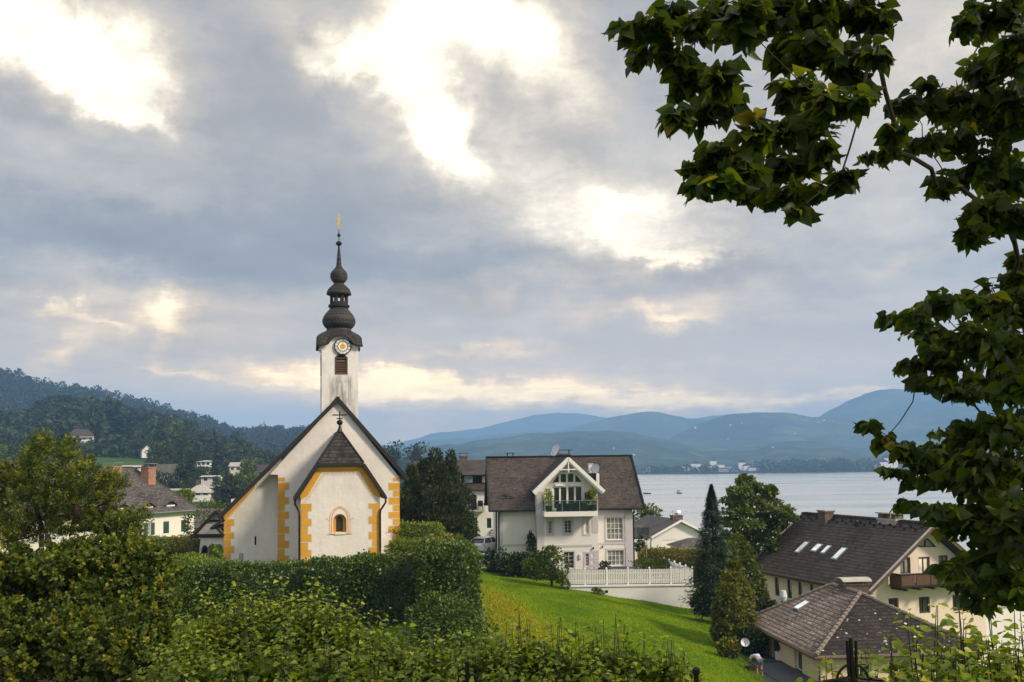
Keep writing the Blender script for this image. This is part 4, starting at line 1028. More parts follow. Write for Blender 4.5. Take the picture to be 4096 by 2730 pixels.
face = [(-TW, -1), (TW, -1)] + [(float(u), zt_eave-.04+bell(u)) for u in us[::-1]]
lh = [(u-TU, z) for u, z in louv_hole]
b = MB()
for k in range(4):
    f = MB().facade(face, [lh] if k in (0, 3) else [], -TW, .25)
    f.xf(Matrix.Rotation(k*math.pi/2, 4, 'Z')); b.v, off = b.v + f.v, len(b.v)
    b.f += [tuple(i+off for i in q) for q in f.f]; b.mi += f.mi
tw = b.build('tower', 'tower_plaster', church, loc=(TU, TC, 0))
# shift texture space so that the stain sits below the louvre: object z is the height above the church floor
for k in (0, 3):
    M = Matrix.Rotation(k*math.pi/2, 4, 'Z')
    u0, u1, z0, z1 = louv[0]-TU, louv[1]-TU, louv[2], louv[3]
    fr = MB(); y0 = -TW-.03
    fr.box(u0, u0+.10, y0, -TW+.12, z0, z1); fr.box(u1-.10, u1, y0, -TW+.12, z0, z1); fr.box(u0+.1, u1-.1, y0, -TW+.12, z0, z0+.09)
    um = (u0+u1)/2; hwl = (u1-u0)/2
    top = [(um+hwl*.86*math.cos(a), z1-.06+.36*math.sin(a)) for a in np.linspace(0.1, math.pi-.1, 9)]; bot = [(um+hwl*.62*math.cos(a), z1-.06+.22*math.sin(a)) for a in np.linspace(0.1, math.pi-.1, 9)]
    for i in range(8): fr.prism([top[i], top[i+1], bot[i+1], bot[i]], y0, -TW+.12)
    fr.box(u0+.1, u1-.1, y0+.05, -TW+.1, z1-.12, z1-.02)
    lo = fr.xf(M).build('louvre', 'window_wood', tw)
    sl_ = MB()
    for i in range(6):
        z = z0+.10+(z1-z0-.3)*i/6; sl_.poly([(u0+.10, -TW-.0, z), (u1-.10, -TW-.0, z), (u1-.10, -TW+.14, z+.20), (u0+.10, -TW+.14, z+.20)]); sl_.box(u0+.10, u1-.10, -TW-.012, -TW+.012, z-.02, z+.03)
    sl_.xf(M).build('slats', 'brown_wood', lo)
    MB().box(u0+.02, u1-.02, -TW+.2, -TW+.23, z0, z1+.28).xf(M).build('dark_backing', 'dark_wood', lo)
# cornice that follows the arch
b = MB()
for k in range(4):
    M = Matrix.Rotation(k*math.pi/2, 4, 'Z')
    for dep, zo, hgt in ((.16, -.05, .10), (.10, -.15, .10), (.05, -.25, .10)):
        ex = TW+dep; uu = np.linspace(-ex, ex, 29); f = MB()
        for i in range(28):
            a, c = float(uu[i]), float(uu[i+1]); za, zc_ = zt_eave+bell(a)+zo, zt_eave+bell(c)+zo
            f.prism([(a, za-hgt), (c, zc_-hgt), (c, zc_), (a, za)], -ex, -TW-.002)
        f.xf(M); off = len(b.v); b.v += f.v; b.f += [tuple(i+off for i in q) for q in f.f]; b.mi += f.mi
b.build('cornice', 'church_plaster', tw)
# clock
ck = H(c8(420, 478), TV); cr0 = k_m(116*1.743/3.483)
clk = MB().lathe([(cr0*.985, 0), (cr0*.985, .05)], 40).xf(Matrix.Translation((ck[0]-TU, -TW-.09, ck[1])) @ Matrix.Rotation(math.pi/2, 4, 'X')).build('clock', 'white_paint', tw)
def ring(r0, r1, z0, z1, mname, nm):
    f = MB(); n = 48
    for k in range(n):
        a, c = 2*math.pi*k/n, 2*math.pi*(k+1)/n
        q = [(r0*math.cos(a), r0*math.sin(a)), (r1*math.cos(a), r1*math.sin(a)), (r1*math.cos(c), r1*math.sin(c)), (r0*math.cos(c), r0*math.sin(c))]
        f.poly([(x, y, z1) for x, y in q]); f.poly([(q[1][0], q[1][1], z0), (q[2][0], q[2][1], z0), (q[2][0], q[2][1], z1), (q[1][0], q[1][1], z1)])
    f.xf(Matrix.Translation((ck[0]-TU, -TW-.09, ck[1])) @ Matrix.Rotation(math.pi/2, 4, 'X')); return f.build(nm, mname, clk)
ring(cr0*.90, cr0*1.01, 0, .06, 'iron', 'outer_ring'); ring(cr0*.54, cr0*.63, .04, .056, 'iron', 'inner_ring')
MB().lathe([(cr0*.33, .04), (cr0*.32, .062)], 28).xf(Matrix.Translation((ck[0]-TU, -TW-.09, ck[1])) @ Matrix.Rotation(math.pi/2, 4, 'X')).build('sun_disc', 'ochre_disc', clk)
for i, tx_ in enumerate(['XII', 'I', 'II', 'III', 'IV', 'V', 'VI', 'VII', 'VIII', 'IX', 'X', 'XI']):
    vs, fs_ = font_mesh(tx_, cr0*.36, .004); a = -i*math.pi/6
    f = MB(); f.v = vs; f.f = fs_; f.mi = [0]*len(fs_)
    f.xf(Matrix.Translation((ck[0]-TU, -TW-.09, ck[1])) @ Matrix.Rotation(math.pi/2, 4, 'X') @ Matrix.Rotation(a, 4, 'Z') @ Matrix.Translation((0, cr0*.78, .056)) @ Matrix.Diagonal((.82, 1, 1, 1)))
    f.build('numeral', 'iron', clk)
for a, L, nm in ((R(84), .50, 'hour_hand'), (R(2), .70, 'minute_hand')):
    MB().prism([(-.018, -.05), (.018, -.05), (.012, cr0*L), (-.012, cr0*L)], -.004, .004).xf(Matrix.Translation((ck[0]-TU, -TW-.158, ck[1])) @ Matrix.Rotation(a, 4, 'Y')).build(nm, 'gold', clk)
# skirt roof: square eave with a swell over each clock, running up to the round neck
b = MB(); nseg = 64; rn = k_m(86); zn = TZ(915)
rowsN = 9; ex = TW+.36
gridp = []
for j in range(rowsN+1):
    tt = j/rowsN; row = []
    for k in range(nseg):
        a = 2*math.pi*(k+.5)/nseg; ca_, sa_ = math.cos(a), math.sin(a)
        sq = ex/max(abs(ca_), abs(sa_)); edge = (sa_ if abs(ca_) > abs(sa_) else ca_)*sq
        rr_ = sq*(1-tt)**1.0*(1-.0) + rn*tt
        zr_ = zt_eave+.06+bell(edge)*(1-tt)**1.3 + (zn-zt_eave-.06)*(tt**.80) + .16*math.sin(math.pi*min(tt*1.0, 1))*(.6 if abs(edge) > 1.1 else .25)
        corner = max(0, abs(edge)/ex-.6)/.4
        zr_ -= .12*corner*(1-tt)**3
        row.append((rr_*ca_, rr_*sa_, zr_))
    gridp.append(row)
for j in range(rowsN):
    for k in range(nseg): b.poly([gridp[j][k], gridp[j][(k+1) % nseg], gridp[j+1][(k+1) % nseg], gridp[j+1][k]])
for k in range(nseg):
    p, q = gridp[0][k], gridp[0][(k+1) % nseg]; b.poly([(p[0], p[1], p[2]-.14), (q[0], q[1], q[2]-.14), q, p], 1)
    c0, c2_ = (p[0]*.8, p[1]*.8, p[2]-.1), (q[0]*.8, q[1]*.8, q[2]-.1); b.poly([c0, c2_, (q[0], q[1], q[2]-.14), (p[0], p[1], p[2]-.14)], 1)
b.build('skirt_roof', ['onion_shingle', 'dark_wood'], tw, False)
def prof(rows): return [(k_m(r), TZ(y)) for r, y in rows]
oni = prof([(86, 922), (88, 916), (86, 909), (84, 903), (100, 888), (111, 872), (116, 855), (114, 835), (106, 815), (96, 800), (85, 787), (74, 775), (64, 763), (60, 757)])
MB().lathe(oni, 28).build('onion_dome', 'onion_shingle', tw)
lan = MB().lathe(prof([(60, 757), (72, 752), (74, 744), (74, 736), (60, 733)]), 16)
for k in range(8):
    a = 2*math.pi*(k+.5)/8; r_ = k_m(55); c_, s_ = math.cos(a), math.sin(a)
    lan.xf(Matrix.Identity(4)); lan.box(r_*c_-.115, r_*c_+.115, r_*s_-.115, r_*s_+.115, TZ(737), TZ(662))
lan.lathe(prof([(62, 735), (62, 716), (50, 716), (50, 735)]), 16); lan.lathe(prof([(52, 674), (66, 674), (66, 662), (52, 662)]), 16)
lan.build('lantern', 'dark_wood', tw)
MB().lathe(prof([(60, 668), (86, 663), (87, 656), (84, 646), (78, 630), (66, 615), (52, 602), (42, 594), (37, 588), (30, 586)]), 24).build('lantern_cap', 'onion_shingle', tw)
MB().lathe(prof([(34, 588), (32, 583), (44, 574), (54, 562), (60, 546), (61, 530), (57, 513), (48, 498), (37, 486), (26, 475), (20, 466)]), 24).build('upper_onion', 'onion_shingle', tw)
MB().lathe(prof([(22, 470), (18, 450), (15, 420), (12, 385), (8, 345), (6.5, 326), (6, 318)]), 12).build('spike', 'onion_shingle', tw)
MB().lathe(prof([(6, 322), (16, 318), (22, 308), (22, 304), (16, 294), (6, 289), (3, 287), (2.6, 262), (9, 258), (12, 249), (12, 246), (9, 238), (2.4, 234), (2.2, 205), (1.5, 95)]), 12).build('finial', 'iron', tw, True)
MB().prism([(-.03, TZ(207)), (.05, TZ(200)), (.02, TZ(190)), (.11, TZ(172)), (.05, TZ(160)), (.10, TZ(135)), (.03, TZ(120)), (.05, TZ(104)), (-.01, TZ(93)), (-.05, TZ(110)), (-.10, TZ(125)), (-.06, TZ(150)), (-.11, TZ(165)), (-.05, TZ(185))], -.035, .035).build('weather_vane', 'gold', tw)

# ================================================================== GATE HOUSE beside the church
LG = Frame(P(c1(305, 1395), 70.5), 12.0); LG.o.z = 0
zg = -7.5
lych = thing('gatehouse', 'half-timbered white gatehouse with an arched passage beside the church', 'gatehouse', (LG.o.x, LG.o.y, zg), LG.az)
def HL(x, y, v=0.): u, z = LG.hit(c1(x, y), v); return (u, z-zg)
ga, gb = HL(305, 1000), HL(118, 1196); wl0, wl1 = HL(190, 1205), HL(166, 1395)
ur = HL(400, 1100)[0]
sl_ = (ga[1]-gb[1])/(ga[0]-gb[0])
arc = arch((HL(236, 1300)[0]+HL(358, 1300)[0])/2, (HL(358, 1300)[0]-HL(236, 1300)[0])/2, -.4, HL(297, 1243)[1], 10, .75)
out = [(wl1[0]-.05, -1), (ur, -1), (ur, ga[1]-sl_*(ur-ga[0])-.2), (ga[0], ga[1]-.18), (gb[0]+.45, gb[1]+.2), (wl0[0], wl0[1]+.05)]
b = MB().facade(out, [arc], 0, 1.6)
b.poly([(wl1[0]-.05, 0, -1), (wl1[0]-.05, 1.6, -1), (wl0[0], 1.6, wl0[1]), (wl0[0], 0, wl0[1])])
f2 = MB().facade(out, [arc], 1.6, .02); off = len(b.v); b.v += f2.v; b.f += [tuple(i+off for i in q) for q in f2.f]; b.mi += f2.mi
b.build('wall', 'church_plaster', lych)
b = MB().slab([(ga[0], -.35, ga[1]), (gb[0], -.35, gb[1]), (gb[0], 2.2, gb[1]), (ga[0], 2.2, ga[1])], .15, 0, 1)
b.slab([(ga[0]+.003, -.35, ga[1]), (ga[0]+.9, -.35, ga[1]-.9*sl_), (ga[0]+.9, 2.2, ga[1]-.9*sl_), (ga[0]+.003, 2.2, ga[1])], .15, 0, 1)
lr = b.build('roof', ['shingle', 'dark_wood'], lych)
MB().bar((ga[0], -.38, ga[1]-.08), (gb[0], -.38, gb[1]-.08), .08, .22).build('barge_board', 'dark_wood', lr)
for (x0, y0, x1, y1, wd) in ((110, 1188, 365, 1188, .26), (235, 1077, 372, 1077, .16)):
    a, c = HL(x0, y0), HL(x1, y1); MB().bar((a[0], -.06, a[1]), (c[0], -.06, c[1]), .14, wd).build('beam', 'dark_wood', lych)
a, c = HL(205, 1255), HL(236, 1395); b = MB()
b.prism(arch(0, .42, -.2, a[1], 6, 1.), -.03, .03); b.xf(Matrix.Translation((c[0]-.15, -.35, 0)) @ Matrix.Rotation(R(68), 4, 'Z'))
b.build('gate_leaf', 'iron', lych)

# ================================================================== RECTORY (big hipped roof at left)
RO = P(cA(2032, 1042), 100.0); RZ = -10.0
RF = Frame((RO.x, RO.y, 0), 64)
rect_h = thing('rectory', 'long white house with a large grey hipped roof and two orange brick chimneys', 'house', (RO.x, RO.y, RZ), RF.az)
ew = RF.hit(cA(2032, 1042), 0)[1]-RZ
Lr, Dr_ = 26., 11.0
eo = .55; zE = RF.hit(cA(2090, 1017), -eo)[1]-RZ
zR = RF.hit(cA(1370, 572), Dr_/2)[1]-RZ
holes = []; RW = []
for x0, x1, y0, y1 in ((1893, 1947, 1122, 1245), (1707, 1768, 1140, 1268), (1540, 1577, 1162, 1285)):
    u0 = RF.hit(cA(x0, (y0+y1)/2))[0]; u1 = RF.hit(cA(x1, (y0+y1)/2))[0]
    z1 = RF.hit(cA((x0+x1)/2, y0))[1]-RZ; z0 = RF.hit(cA((x0+x1)/2, y1))[1]-RZ
    RW.append((u0, u1, z0, z1))
zt_ = np.mean([q[3] for q in RW]); zb_ = np.mean([q[2] for q in RW])
RW = [(q[0], q[1], zb_, zt_) for q in RW]
pitch = RW[0][0]-RW[1][0]
for k in range(1, 4): RW.append((RW[2][0]-pitch*k, RW[2][1]-pitch*k, zb_, zt_))
b = MB().facade([(-Lr, -1), (0, -1), (0, zE), (-Lr, zE)], [rpoly(q) for q in RW], 0, .2)
b.box(-Lr, 0, .22, Dr_, -1, zE)
b.build('wall', 'house_plaster', rect_h)
for i, q in enumerate(RW):
    if i in (0, 1):   # shutters closed
        s = MB().box(q[0]+.01, q[1]-.01, .04, .09, q[2]+.01, q[3]-.01)
        for k in range(1, 12): s.box(q[0]+.06, q[1]-.06, .022, .042, q[2]+(q[3]-q[2])*k/12-.03, q[2]+(q[3]-q[2])*k/12+.02)
        s.build('shutter', 'green_shutter', rect_h)
    else:
        window(rect_h, q, 0, 2, 3, 'white_paint', 'pane', .06, .15)
        wd = (q[1]-q[0])*.95
        for sg in (-1, 1):
            x = q[0]-.02 if sg < 0 else q[1]+.02
            MB().box(x, x+sg*wd, -.06, -.01, q[2], q[3]).build('shutter', 'green_shutter', rect_h)
zl_ = zE+.02
hip = 3.4
A0, A1, A2, A3 = (-Lr-eo, -eo, zl_), (eo, -eo, zl_), (eo, Dr_+eo, zl_), (-Lr-eo, Dr_+eo, zl_)
R0, R1 = (-Lr+4.2, Dr_/2, zR), (-hip, Dr_/2, zR)
b = MB().poly([A0, A1, R1, R0]).poly([A1, A2, R1]).poly([A2, A3, R0, R1]).poly([A3, A0, R0]).poly([A3, A2, A1, A0], 1)
for p, q in ((A0, A1), (A1, A2), (A2, A3), (A3, A0)): b.poly([(p[0], p[1], p[2]-.14), (q[0], q[1], q[2]-.14), q, p], 1)
rr_ = b.build('roof', ['rectory_tile', 'dark_wood'], rect_h)
MB().tube([(A0[0], A0[1]-.07, zl_-.06), (A1[0]+.05, A1[1]-.07, zl_-.06)], .075, 6).build('gutter', 'grey_metal', rr_)
b = MB().bar(R0, R1, .25, .1)
for p, q in ((A1, R1), (A2, R1), (A0, R0)): b.bar((p[0], p[1], p[2]+.03), q, .2, .09)
b.build('ridge_cap', 'grey_tile', rr_)
def roofpt(u, f): return (u, -eo+f*(Dr_/2+eo), zl_+f*(zR-zl_))
nrm_front = Vector((0, -(zR-zl_), Dr_/2+eo)).normalized()
for cx_, cy_ in ((1272, 1000), (1540, 985), (1772, 968)):
    q = RF.hitp(cA(cx_, cy_), (0, -eo, zl_+RZ), nrm_front); q.z -= RZ
    f = MB(); n = 12; w_ = .95; pts = []
    for i in range(n+1):
        s = -1+2*i/n; pts.append((q.x+s*w_, q.z-.05+.42*math.cos(s*math.pi/2)**1.4))
    sl = (zR-zl_)/(Dr_/2+eo); zb = q.z-.08
    for i in range(n):
        a, c = pts[i], pts[i+1]
        f.poly([(a[0], q.y-.28, a[1]), (c[0], q.y-.28, c[1]), (c[0], q.y+(c[1]-zb)/sl+.1, c[1]+.03), (a[0], q.y+(a[1]-zb)/sl+.1, a[1]+.03)])
    dm = f.build('eyebrow_dormer', 'rectory_tile', rr_)
    f = MB()
    inn = [(q.x+(x-q.x)*.84, zb+(z-zb)*.82) for x, z in pts]
    f.prism([(q.x-w_*.84, zb-.25), (q.x+w_*.84, zb-.25)] + inn[::-1], q.y-.14, q.y-.10)
    f.build('dormer_opening', 'dark_wood', rr_)
    MB().box(q.x-.55, q.x+.55, q.y-.2, q.y-.142, zb-.12, zb+.08).build('dormer_board', 'cream_plaster', rr_)
def chimney(parent, u, v, w_, d_, z0, z1, brick='brick', cap='grey_metal', capz=.35, arched=False, bare=False):
    b = MB().box(u-w_/2, u+w_/2, v-d_/2, v+d_/2, z0, z1-.12).box(u-w_/2-.06, u+w_/2+.06, v-d_/2-.06, v+d_/2+.06, z1-.12, z1)
    c = b.build('chimney', brick, parent)
    if bare: return c
    f = MB()
    for i in (-1, 1):
        for j in (-1, 1): f.box(u+i*w_*.42-.025, u+i*w_*.42+.025, v+j*d_*.4-.025, v+j*d_*.4+.025, z1, z1+capz)
    if arched:
        n = 8
        for i in range(n):
            a, e = math.pi*i/n, math.pi*(i+1)/n
            f.prism([(v-d_*.75*math.cos(a), z1+capz+.20*math.sin(a)-.1), (v-d_*.75*math.cos(e), z1+capz+.20*math.sin(e)-.1), (v-d_*.68*math.cos(e), z1+capz+.14*math.sin(e)-.1), (v-d_*.68*math.cos(a), z1+capz+.14*math.sin(a)-.1)], u-w_*.6, u+w_*.6)
    else: f.box(u-w_*.62, u+w_*.62, v-d_*.62, v+d_*.62, z1+capz, z1+capz+.07)
    if arched:
        f.v = f.v[:96] + [(y, x, z) for x, y, z in f.v[96:]]     # the barrel runs along u
    f.build('chimney_cap', cap, c); return c
for x0, x1, yt, yb, vv in ((1102, 1272, 565, 690, Dr_/2-.3), (1478, 1622, 572, 700, 3.6)):
    u0 = RF.hit(cA(x0, 600), vv)[0]; u1 = RF.hit(cA(x1, 600), vv)[0]; z1 = RF.hit(cA((x0+x1)/2, yt), vv)[1]-RZ
    W_ = (u1-u0)*.52
    cmid = RF.hit(cA((x0+x1)/2, 600), vv)[0]
    chimney(rr_, cmid, vv, W_, 1.15, zl_+.5, z1, 'brick', 'grey_metal', .32)
# lower grey-roofed outbuilding farther left, and the one tucked behind the rectory's end
def plain_house(name, label, o, az, L, D, ze, zr, wallm, roofm, ov=.4, wins=(), cat='house', hipl=0., hipr=0., z0=0., group=None, pm='pane', chim=None, gable_wins=()):
    """gabled or hipped house: front along u from 0 to L, ridge along u; wins: (u0,u1,z0,z1) in front"""
    t = thing(name, label, cat, o, R(az), group)
    b = MB().facade([(0, -1.5), (L, -1.5), (L, ze), (0, ze)], [rpoly(q) for q in wins], 0, .12)
    b.poly([(0, D, -1.5), (L, D, -1.5), (L, D, ze), (0, D, ze)])
    for u in (0, L):
        pts = [(u, 0, -1.5), (u, D, -1.5), (u, D, ze)] + ([(u, D/2, zr-.1)] if (hipl if u == 0 else hipr) == 0 else []) + [(u, 0, ze)]
        b.poly(pts)
    b.build('wall', wallm, t)
    sl = (zr-ze)/(D/2); z_ = ze-ov*sl
    l0, l1 = (-ov, hipl if hipl else -ov), (L+ov, L-hipr if hipr else L+ov)
    A = [(-ov, -ov, z_), (L+ov, -ov, z_), (L+ov, D+ov, z_), (-ov, D+ov, z_)]; q0, q1 = (l0[1], D/2, zr), (l1[1], D/2, zr)
    b = MB().slab([A[0], A[1], q1, q0], .14, 0, 1).slab([A[2], A[3], q0, q1], .14, 0, 1)
    if hipr: b.slab([A[1], A[2], q1], .14, 0, 1)
    if hipl: b.slab([A[3], A[0], q0], .14, 0, 1)
    rf = b.build('roof', [roofm, 'dark_wood'], t)
    for q in wins: window(t, q, 0, 2, 1, 'white_paint', pm, .05, .1)
    if chim: chimney(rf, chim[0], D/2, .8, .6, zr-.6, zr+.9, 'old_brick', 'grey_metal', .2)
    return t
q = P(dd(-30, 1180), 80.); plain_house('outbuilding', 'white outbuilding under a low grey tiled roof behind the yew at left', (q.x, q.y, -9.5), 14, 9, 8, 9.5-(1176-1070)/2157*80-.2, 9.5-(1128-1070)/2157*84, 'house_plaster', 'rectory_tile', hipr=2.5, wins=[(1.5, 2.5, 2.4, 3.6), (4, 5, 2.4, 3.6)])
q = P(cA(2010, 1190), 118.); plain_house('annexe', 'low brown-roofed annexe tucked between rectory and gatehouse', (q.x, q.y, -10.5), 20, 9, 8, 10.5+q.z, 10.5+P(cA(2010, 1010), 122.).z, 'cream_plaster', 'grey_tile', wins=[(1.5, 2.5, 1.4, 2.6)])

# ================================================================== LODGING HOUSE behind
LF = Frame(P(cB(1390, 1350), 106.0), 3.0); LF.o.z = 0; LZ = -11.0
lodge = thing('lodging_house', 'tall white guest house with a brown mansard roof, partly hidden by dark yews', 'house', (LF.o.x, LF.o.y, LZ), LF.az)
def HB(x, y, v=0.): u, z = LF.hit(cB(x, y), v); return (u, z-LZ)
def RB(x0, x1, y0, y1, v=0.): a, b_, c, d = LF.rect(cB, x0, x1, y0, y1, v); return (a, b_, c-LZ, d-LZ)
xl, xr = HB(640, 900)[0]-3, HB(1395, 900)[0]+2.
zM = HB(1000, 556)[1]; zP = HB(1000, 478)[1]; zQ = HB(1000, 376)[1]
lw = {'door': RB(1010, 1118, 632, 815), 'win': RB(1018, 1127, 920, 1105), 'small': RB(1247, 1303, 920, 1045), 'entry': RB(1168, 1260, 1205, 1300), 'low': RB(1002, 1106, 1172, 1290)}
b = MB().facade([(xl, -1), (xr, -1), (xr, zM), (xl, zM)], [rpoly(q) for q in lw.values()], 0, .25)
b.box(xl, xr, .3, 10, -1, zM-.02); b.build('wall', 'lodging_plaster', lodge)
window(lodge, lw['door'], 0, 2, 1, 'dark_wood', 'pane', .08, .2); window(lodge, lw['win'], 0, 2, 1, 'dark_wood', 'pane_curtain', .08, .2)
window(lodge, lw['small'], 0, 1, 1, 'dark_wood', 'pane', .07, .2); window(lodge, lw['low'], 0, 2, 1, 'dark_wood', 'pane', .08, .2)
e = lw['entry']; MB().box(e[0]+.01, e[1]-.01, .12, .18, e[2], e[3]-.01).build('door', 'dark_wood', lodge)
MB().box(e[0]-.14, e[0], -.05, .1, e[2], e[3]+.14).box(e[1], e[1]+.14, -.05, .1, e[2], e[3]+.14).box(e[0], e[1], -.05, .1, e[3], e[3]+.14).build('door_surround', 'concrete', lodge)
b = MB().slab([(xl, -.5, zM-.05), (xr, -.5, zM-.05), (xr, .75, zP), (xl, .75, zP)], .14, 0, 1)
rq = HB(1240, 190, 5.0)[1]
b.slab([(xl, -.15, zQ), (xr, -.15, zQ), (xr, 5, rq), (xl, 5, rq)], .16, 0, 1).slab([(xl, 10.3, zQ), (xr, 10.3, zQ), (xr, 5, rq), (xl, 5, rq)], .16, 0, 1)
lrf = b.build('roof', ['slate_brown', 'dark_wood'], lodge)
MB().box(xl, xr, .9, 1.2, zP-.25, zQ-.02).build('attic_wall', 'dark_wood', lodge)
for x0, x1, mm in ((795, 842, 'pane_bright'), (965, 1068, 'pane_sky'), (1186, 1242, 'pane_bright')):
    q = RB(x0, x1, 395, 478, .8); window(lodge, (q[0], q[1], q[2], q[3]), .7, 1, 1, 'white_paint', mm, .06, .19)
c0, c1_ = HB(898, 150, 5)[0], HB(1003, 150, 5)[0]; chimney(lrf, (c0+c1_)/2, 5, c1_-c0, .9, rq-.5, HB(950, 140, 5)[1], 'old_brick', 'dark_metal', .28)
q = RB(928, 1220, 740, 835, -1.1); bal = MB().box(q[0], q[1], -1.2, 0, q[2]-.02, q[2]+.14).build('balcony', 'concrete', lodge)
b = MB(); b.bar((q[0], -1.15, q[3]), (q[1], -1.15, q[3]), .06); b.bar((q[0], -1.15, q[3]), (q[0], 0, q[3]), .06); b.bar((q[1], -1.15, q[3]), (q[1], 0, q[3]), .06)
for k in range(29): x = q[0]+(q[1]-q[0])*k/28; b.bar((x, -1.15, q[2]+.1), (x, -1.15, q[3]), .022)
b.build('railing', 'dark_metal', bal)
# basket chair and table on its balcony
for x_, lb in ((1045, 'dark folding chair on the guest house balcony, beside its door'), (1165, 'dark woven lounge chair on the guest house balcony')):
    p = LF.hit(cB(x_, 800), -.6); w0 = LF.o + LF.u*p[0] + LF.n*-.6
    ch = thing('balcony_chair', lb, 'chair', (w0.x, w0.y, LZ+q[2]+.14), LF.az)
    b = MB().box(-.28, .28, -.28, .28, .40, .46); 
    b.build('seat', 'dark_metal', ch); MB().box(-.28, .28, .24, .29, .46, 1.0).build('backrest', 'dark_metal', ch)
    for i in (-1, 1):
        for j in (-1, 1): MB().box(i*.25-.02, i*.25+.02, j*.25-.02, j*.25+.02, 0, .40).build('leg', 'dark_metal', ch)
# wrought-iron basket on the wall
q = RB(1268, 1362, 1062, 1182, -.5); cu, cz_ = (q[0]+q[1])/2+.2, q[3]; b = MB(); rb_ = (q[1]-q[0])*.62
for k in range(9):
    a = math.pi*k/8; b.tube([(cu+rb_*math.cos(a)*s_, -.05-rb_*.9*math.sin(a)*s_, q[2]+(cz_-q[2])*t_) for s_, t_ in ((.5, 0), (.95, .3), (1, .6), (.8, .85), (.4, 1.))], .022, 4)
for t_, s_ in ((.02, .5), (.3, .95), (.6, 1.), (.86, .8)): b.tube([(cu+rb_*s_*math.cos(a), -.05-rb_*.9*s_*math.sin(a), q[2]+(cz_-q[2])*t_) for a in np.linspace(0, math.pi, 12)], .025, 4)
b.build('window_basket', 'dark_metal', lodge)

# ---- parked cars in front of it
def make_car(label, loc, az):
    t = thing('parked_car', label, 'car', loc, az, None)
    # body profile along y (rear at -y), extruded across with tumblehome
    def section(y, zs, hw): return [(-hw[0], y, zs[0]), (-hw[1], y, zs[1]), (-hw[2], y, zs[2]), (hw[2], y, zs[2]), (hw[1], y, zs[1]), (hw[0], y, zs[0])]
    S = [(-2.15, (.32, .62, .80), (.72, .78, .74)), (-2.05, (.25, .65, 1.0), (.84, .88, .82)), (-1.2, (.24, .68, 1.0), (.88, .91, .86)), (0, (.24, .68, .98), (.88, .91, .86)), (1.1, (.24, .66, .96), (.88, .91, .84)), (1.85, (.26, .60, .82), (.84, .88, .76)), (2.15, (.34, .52, .64), (.70, .76, .66))]
    b = MB(); rs = [section(*s) for s in S]
    for i in range(len(rs)-1):
        for k in range(5): b.poly([rs[i][k], rs[i][k+1], rs[i+1][k+1], rs[i+1][k]])
        b.poly([rs[i][5], rs[i][0], rs[i+1][0], rs[i+1][5]])
    b.poly(rs[0]); b.poly(rs[-1][::-1]); b.build('body', 'car_white', t)
    G = [(-1.98, .99, .74, .98), (-1.55, 1.46, .60, 1.47), (-.2, 1.52, .62, 1.53), (.75, 1.0, .74, .98)]
    # greenhouse: roof + glazing
    lo = [(-2.02, .80), (.95, .80)]
    up = [(-1.62, .60), (.05, .60)]
    zl, zu = .97, 1.46
    cab = MB()
    B0 = [(-.80, -2.02, zl), (.80, -2.02, zl), (.80, 1.05, zl-.02), (-.80, 1.05, zl-.02)]; T0 = [(-.60, -1.62, zu), (.60, -1.62, zu), (.60, .10, zu+.02), (-.60, .10, zu+.02)]
    for k in range(4): cab.poly([B0[k], B0[(k+1) % 4], T0[(k+1) % 4], T0[k]])
    cab.build('window', 'pane', t)
    r = MB().slab([(-.63, -1.78, zu+.03), (.63, -1.78, zu+.03), (.62, .12, zu+.06), (-.62, .12, zu+.06)], .05)
    for sx_ in (-1, 1):
        r.bar((sx_*.80, -2.03, zl), (sx_*.61, -1.63, zu), .09); r.bar((sx_*.80, 1.05, zl), (sx_*.61, .1, zu), .07); r.bar((sx_*.81, -.55, zl), (sx_*.615, -.5, zu), .06)
    r.build('roof', 'car_white', t)
    for sx_ in (-1, 1):
        for y in (-1.28, 1.32):
            w_ = MB().lathe([(.2, -.1), (.31, -.1), (.33, -.06), (.33, .06), (.31, .1), (.2, .1)], 18).xf(Matrix.Translation((sx_*.80, y, .33)) @ Matrix.Rotation(math.pi/2, 4, 'Y')).build('wheel', 'rubber', t)
            MB().lathe([(.02, -.105), (.2, -.105), (.2, .105), (.02, .105)], 12).xf(Matrix.Translation((sx_*.80, y, .33)) @ Matrix.Rotation(math.pi/2, 4, 'Y')).build('rim', 'grey_metal', w_)
        MB().box(sx_*.58, sx_*.84, -2.12, -1.98, .72, .92).build('tail_lamp', 'tail_red', t)
        MB().box(sx_*.5, sx_*.76, 2.0, 2.1, .58, .70).build('headlight', 'pane_bright', t)
        MB().box(sx_*.86, sx_*1.02, .62, .76, .92, 1.06).build('wing_mirror', 'car_white', t)
    MB().box(-.26, .26, -2.17, -2.13, .60, .71).build('number_plate', 'plate', t)
    return t
q = P(cB(1255, 1345), 93.); make_car('white estate car parked nose-away beside the guest house door', (q.x, q.y, gz(q.x, q.y)), R(-28))
q = P(cB(1235, 1398), 87.5); make_car('white car mostly hidden behind the ivy hedge, nearest the lawn', (q.x-.3, q.y, q.z-1.25), R(62))

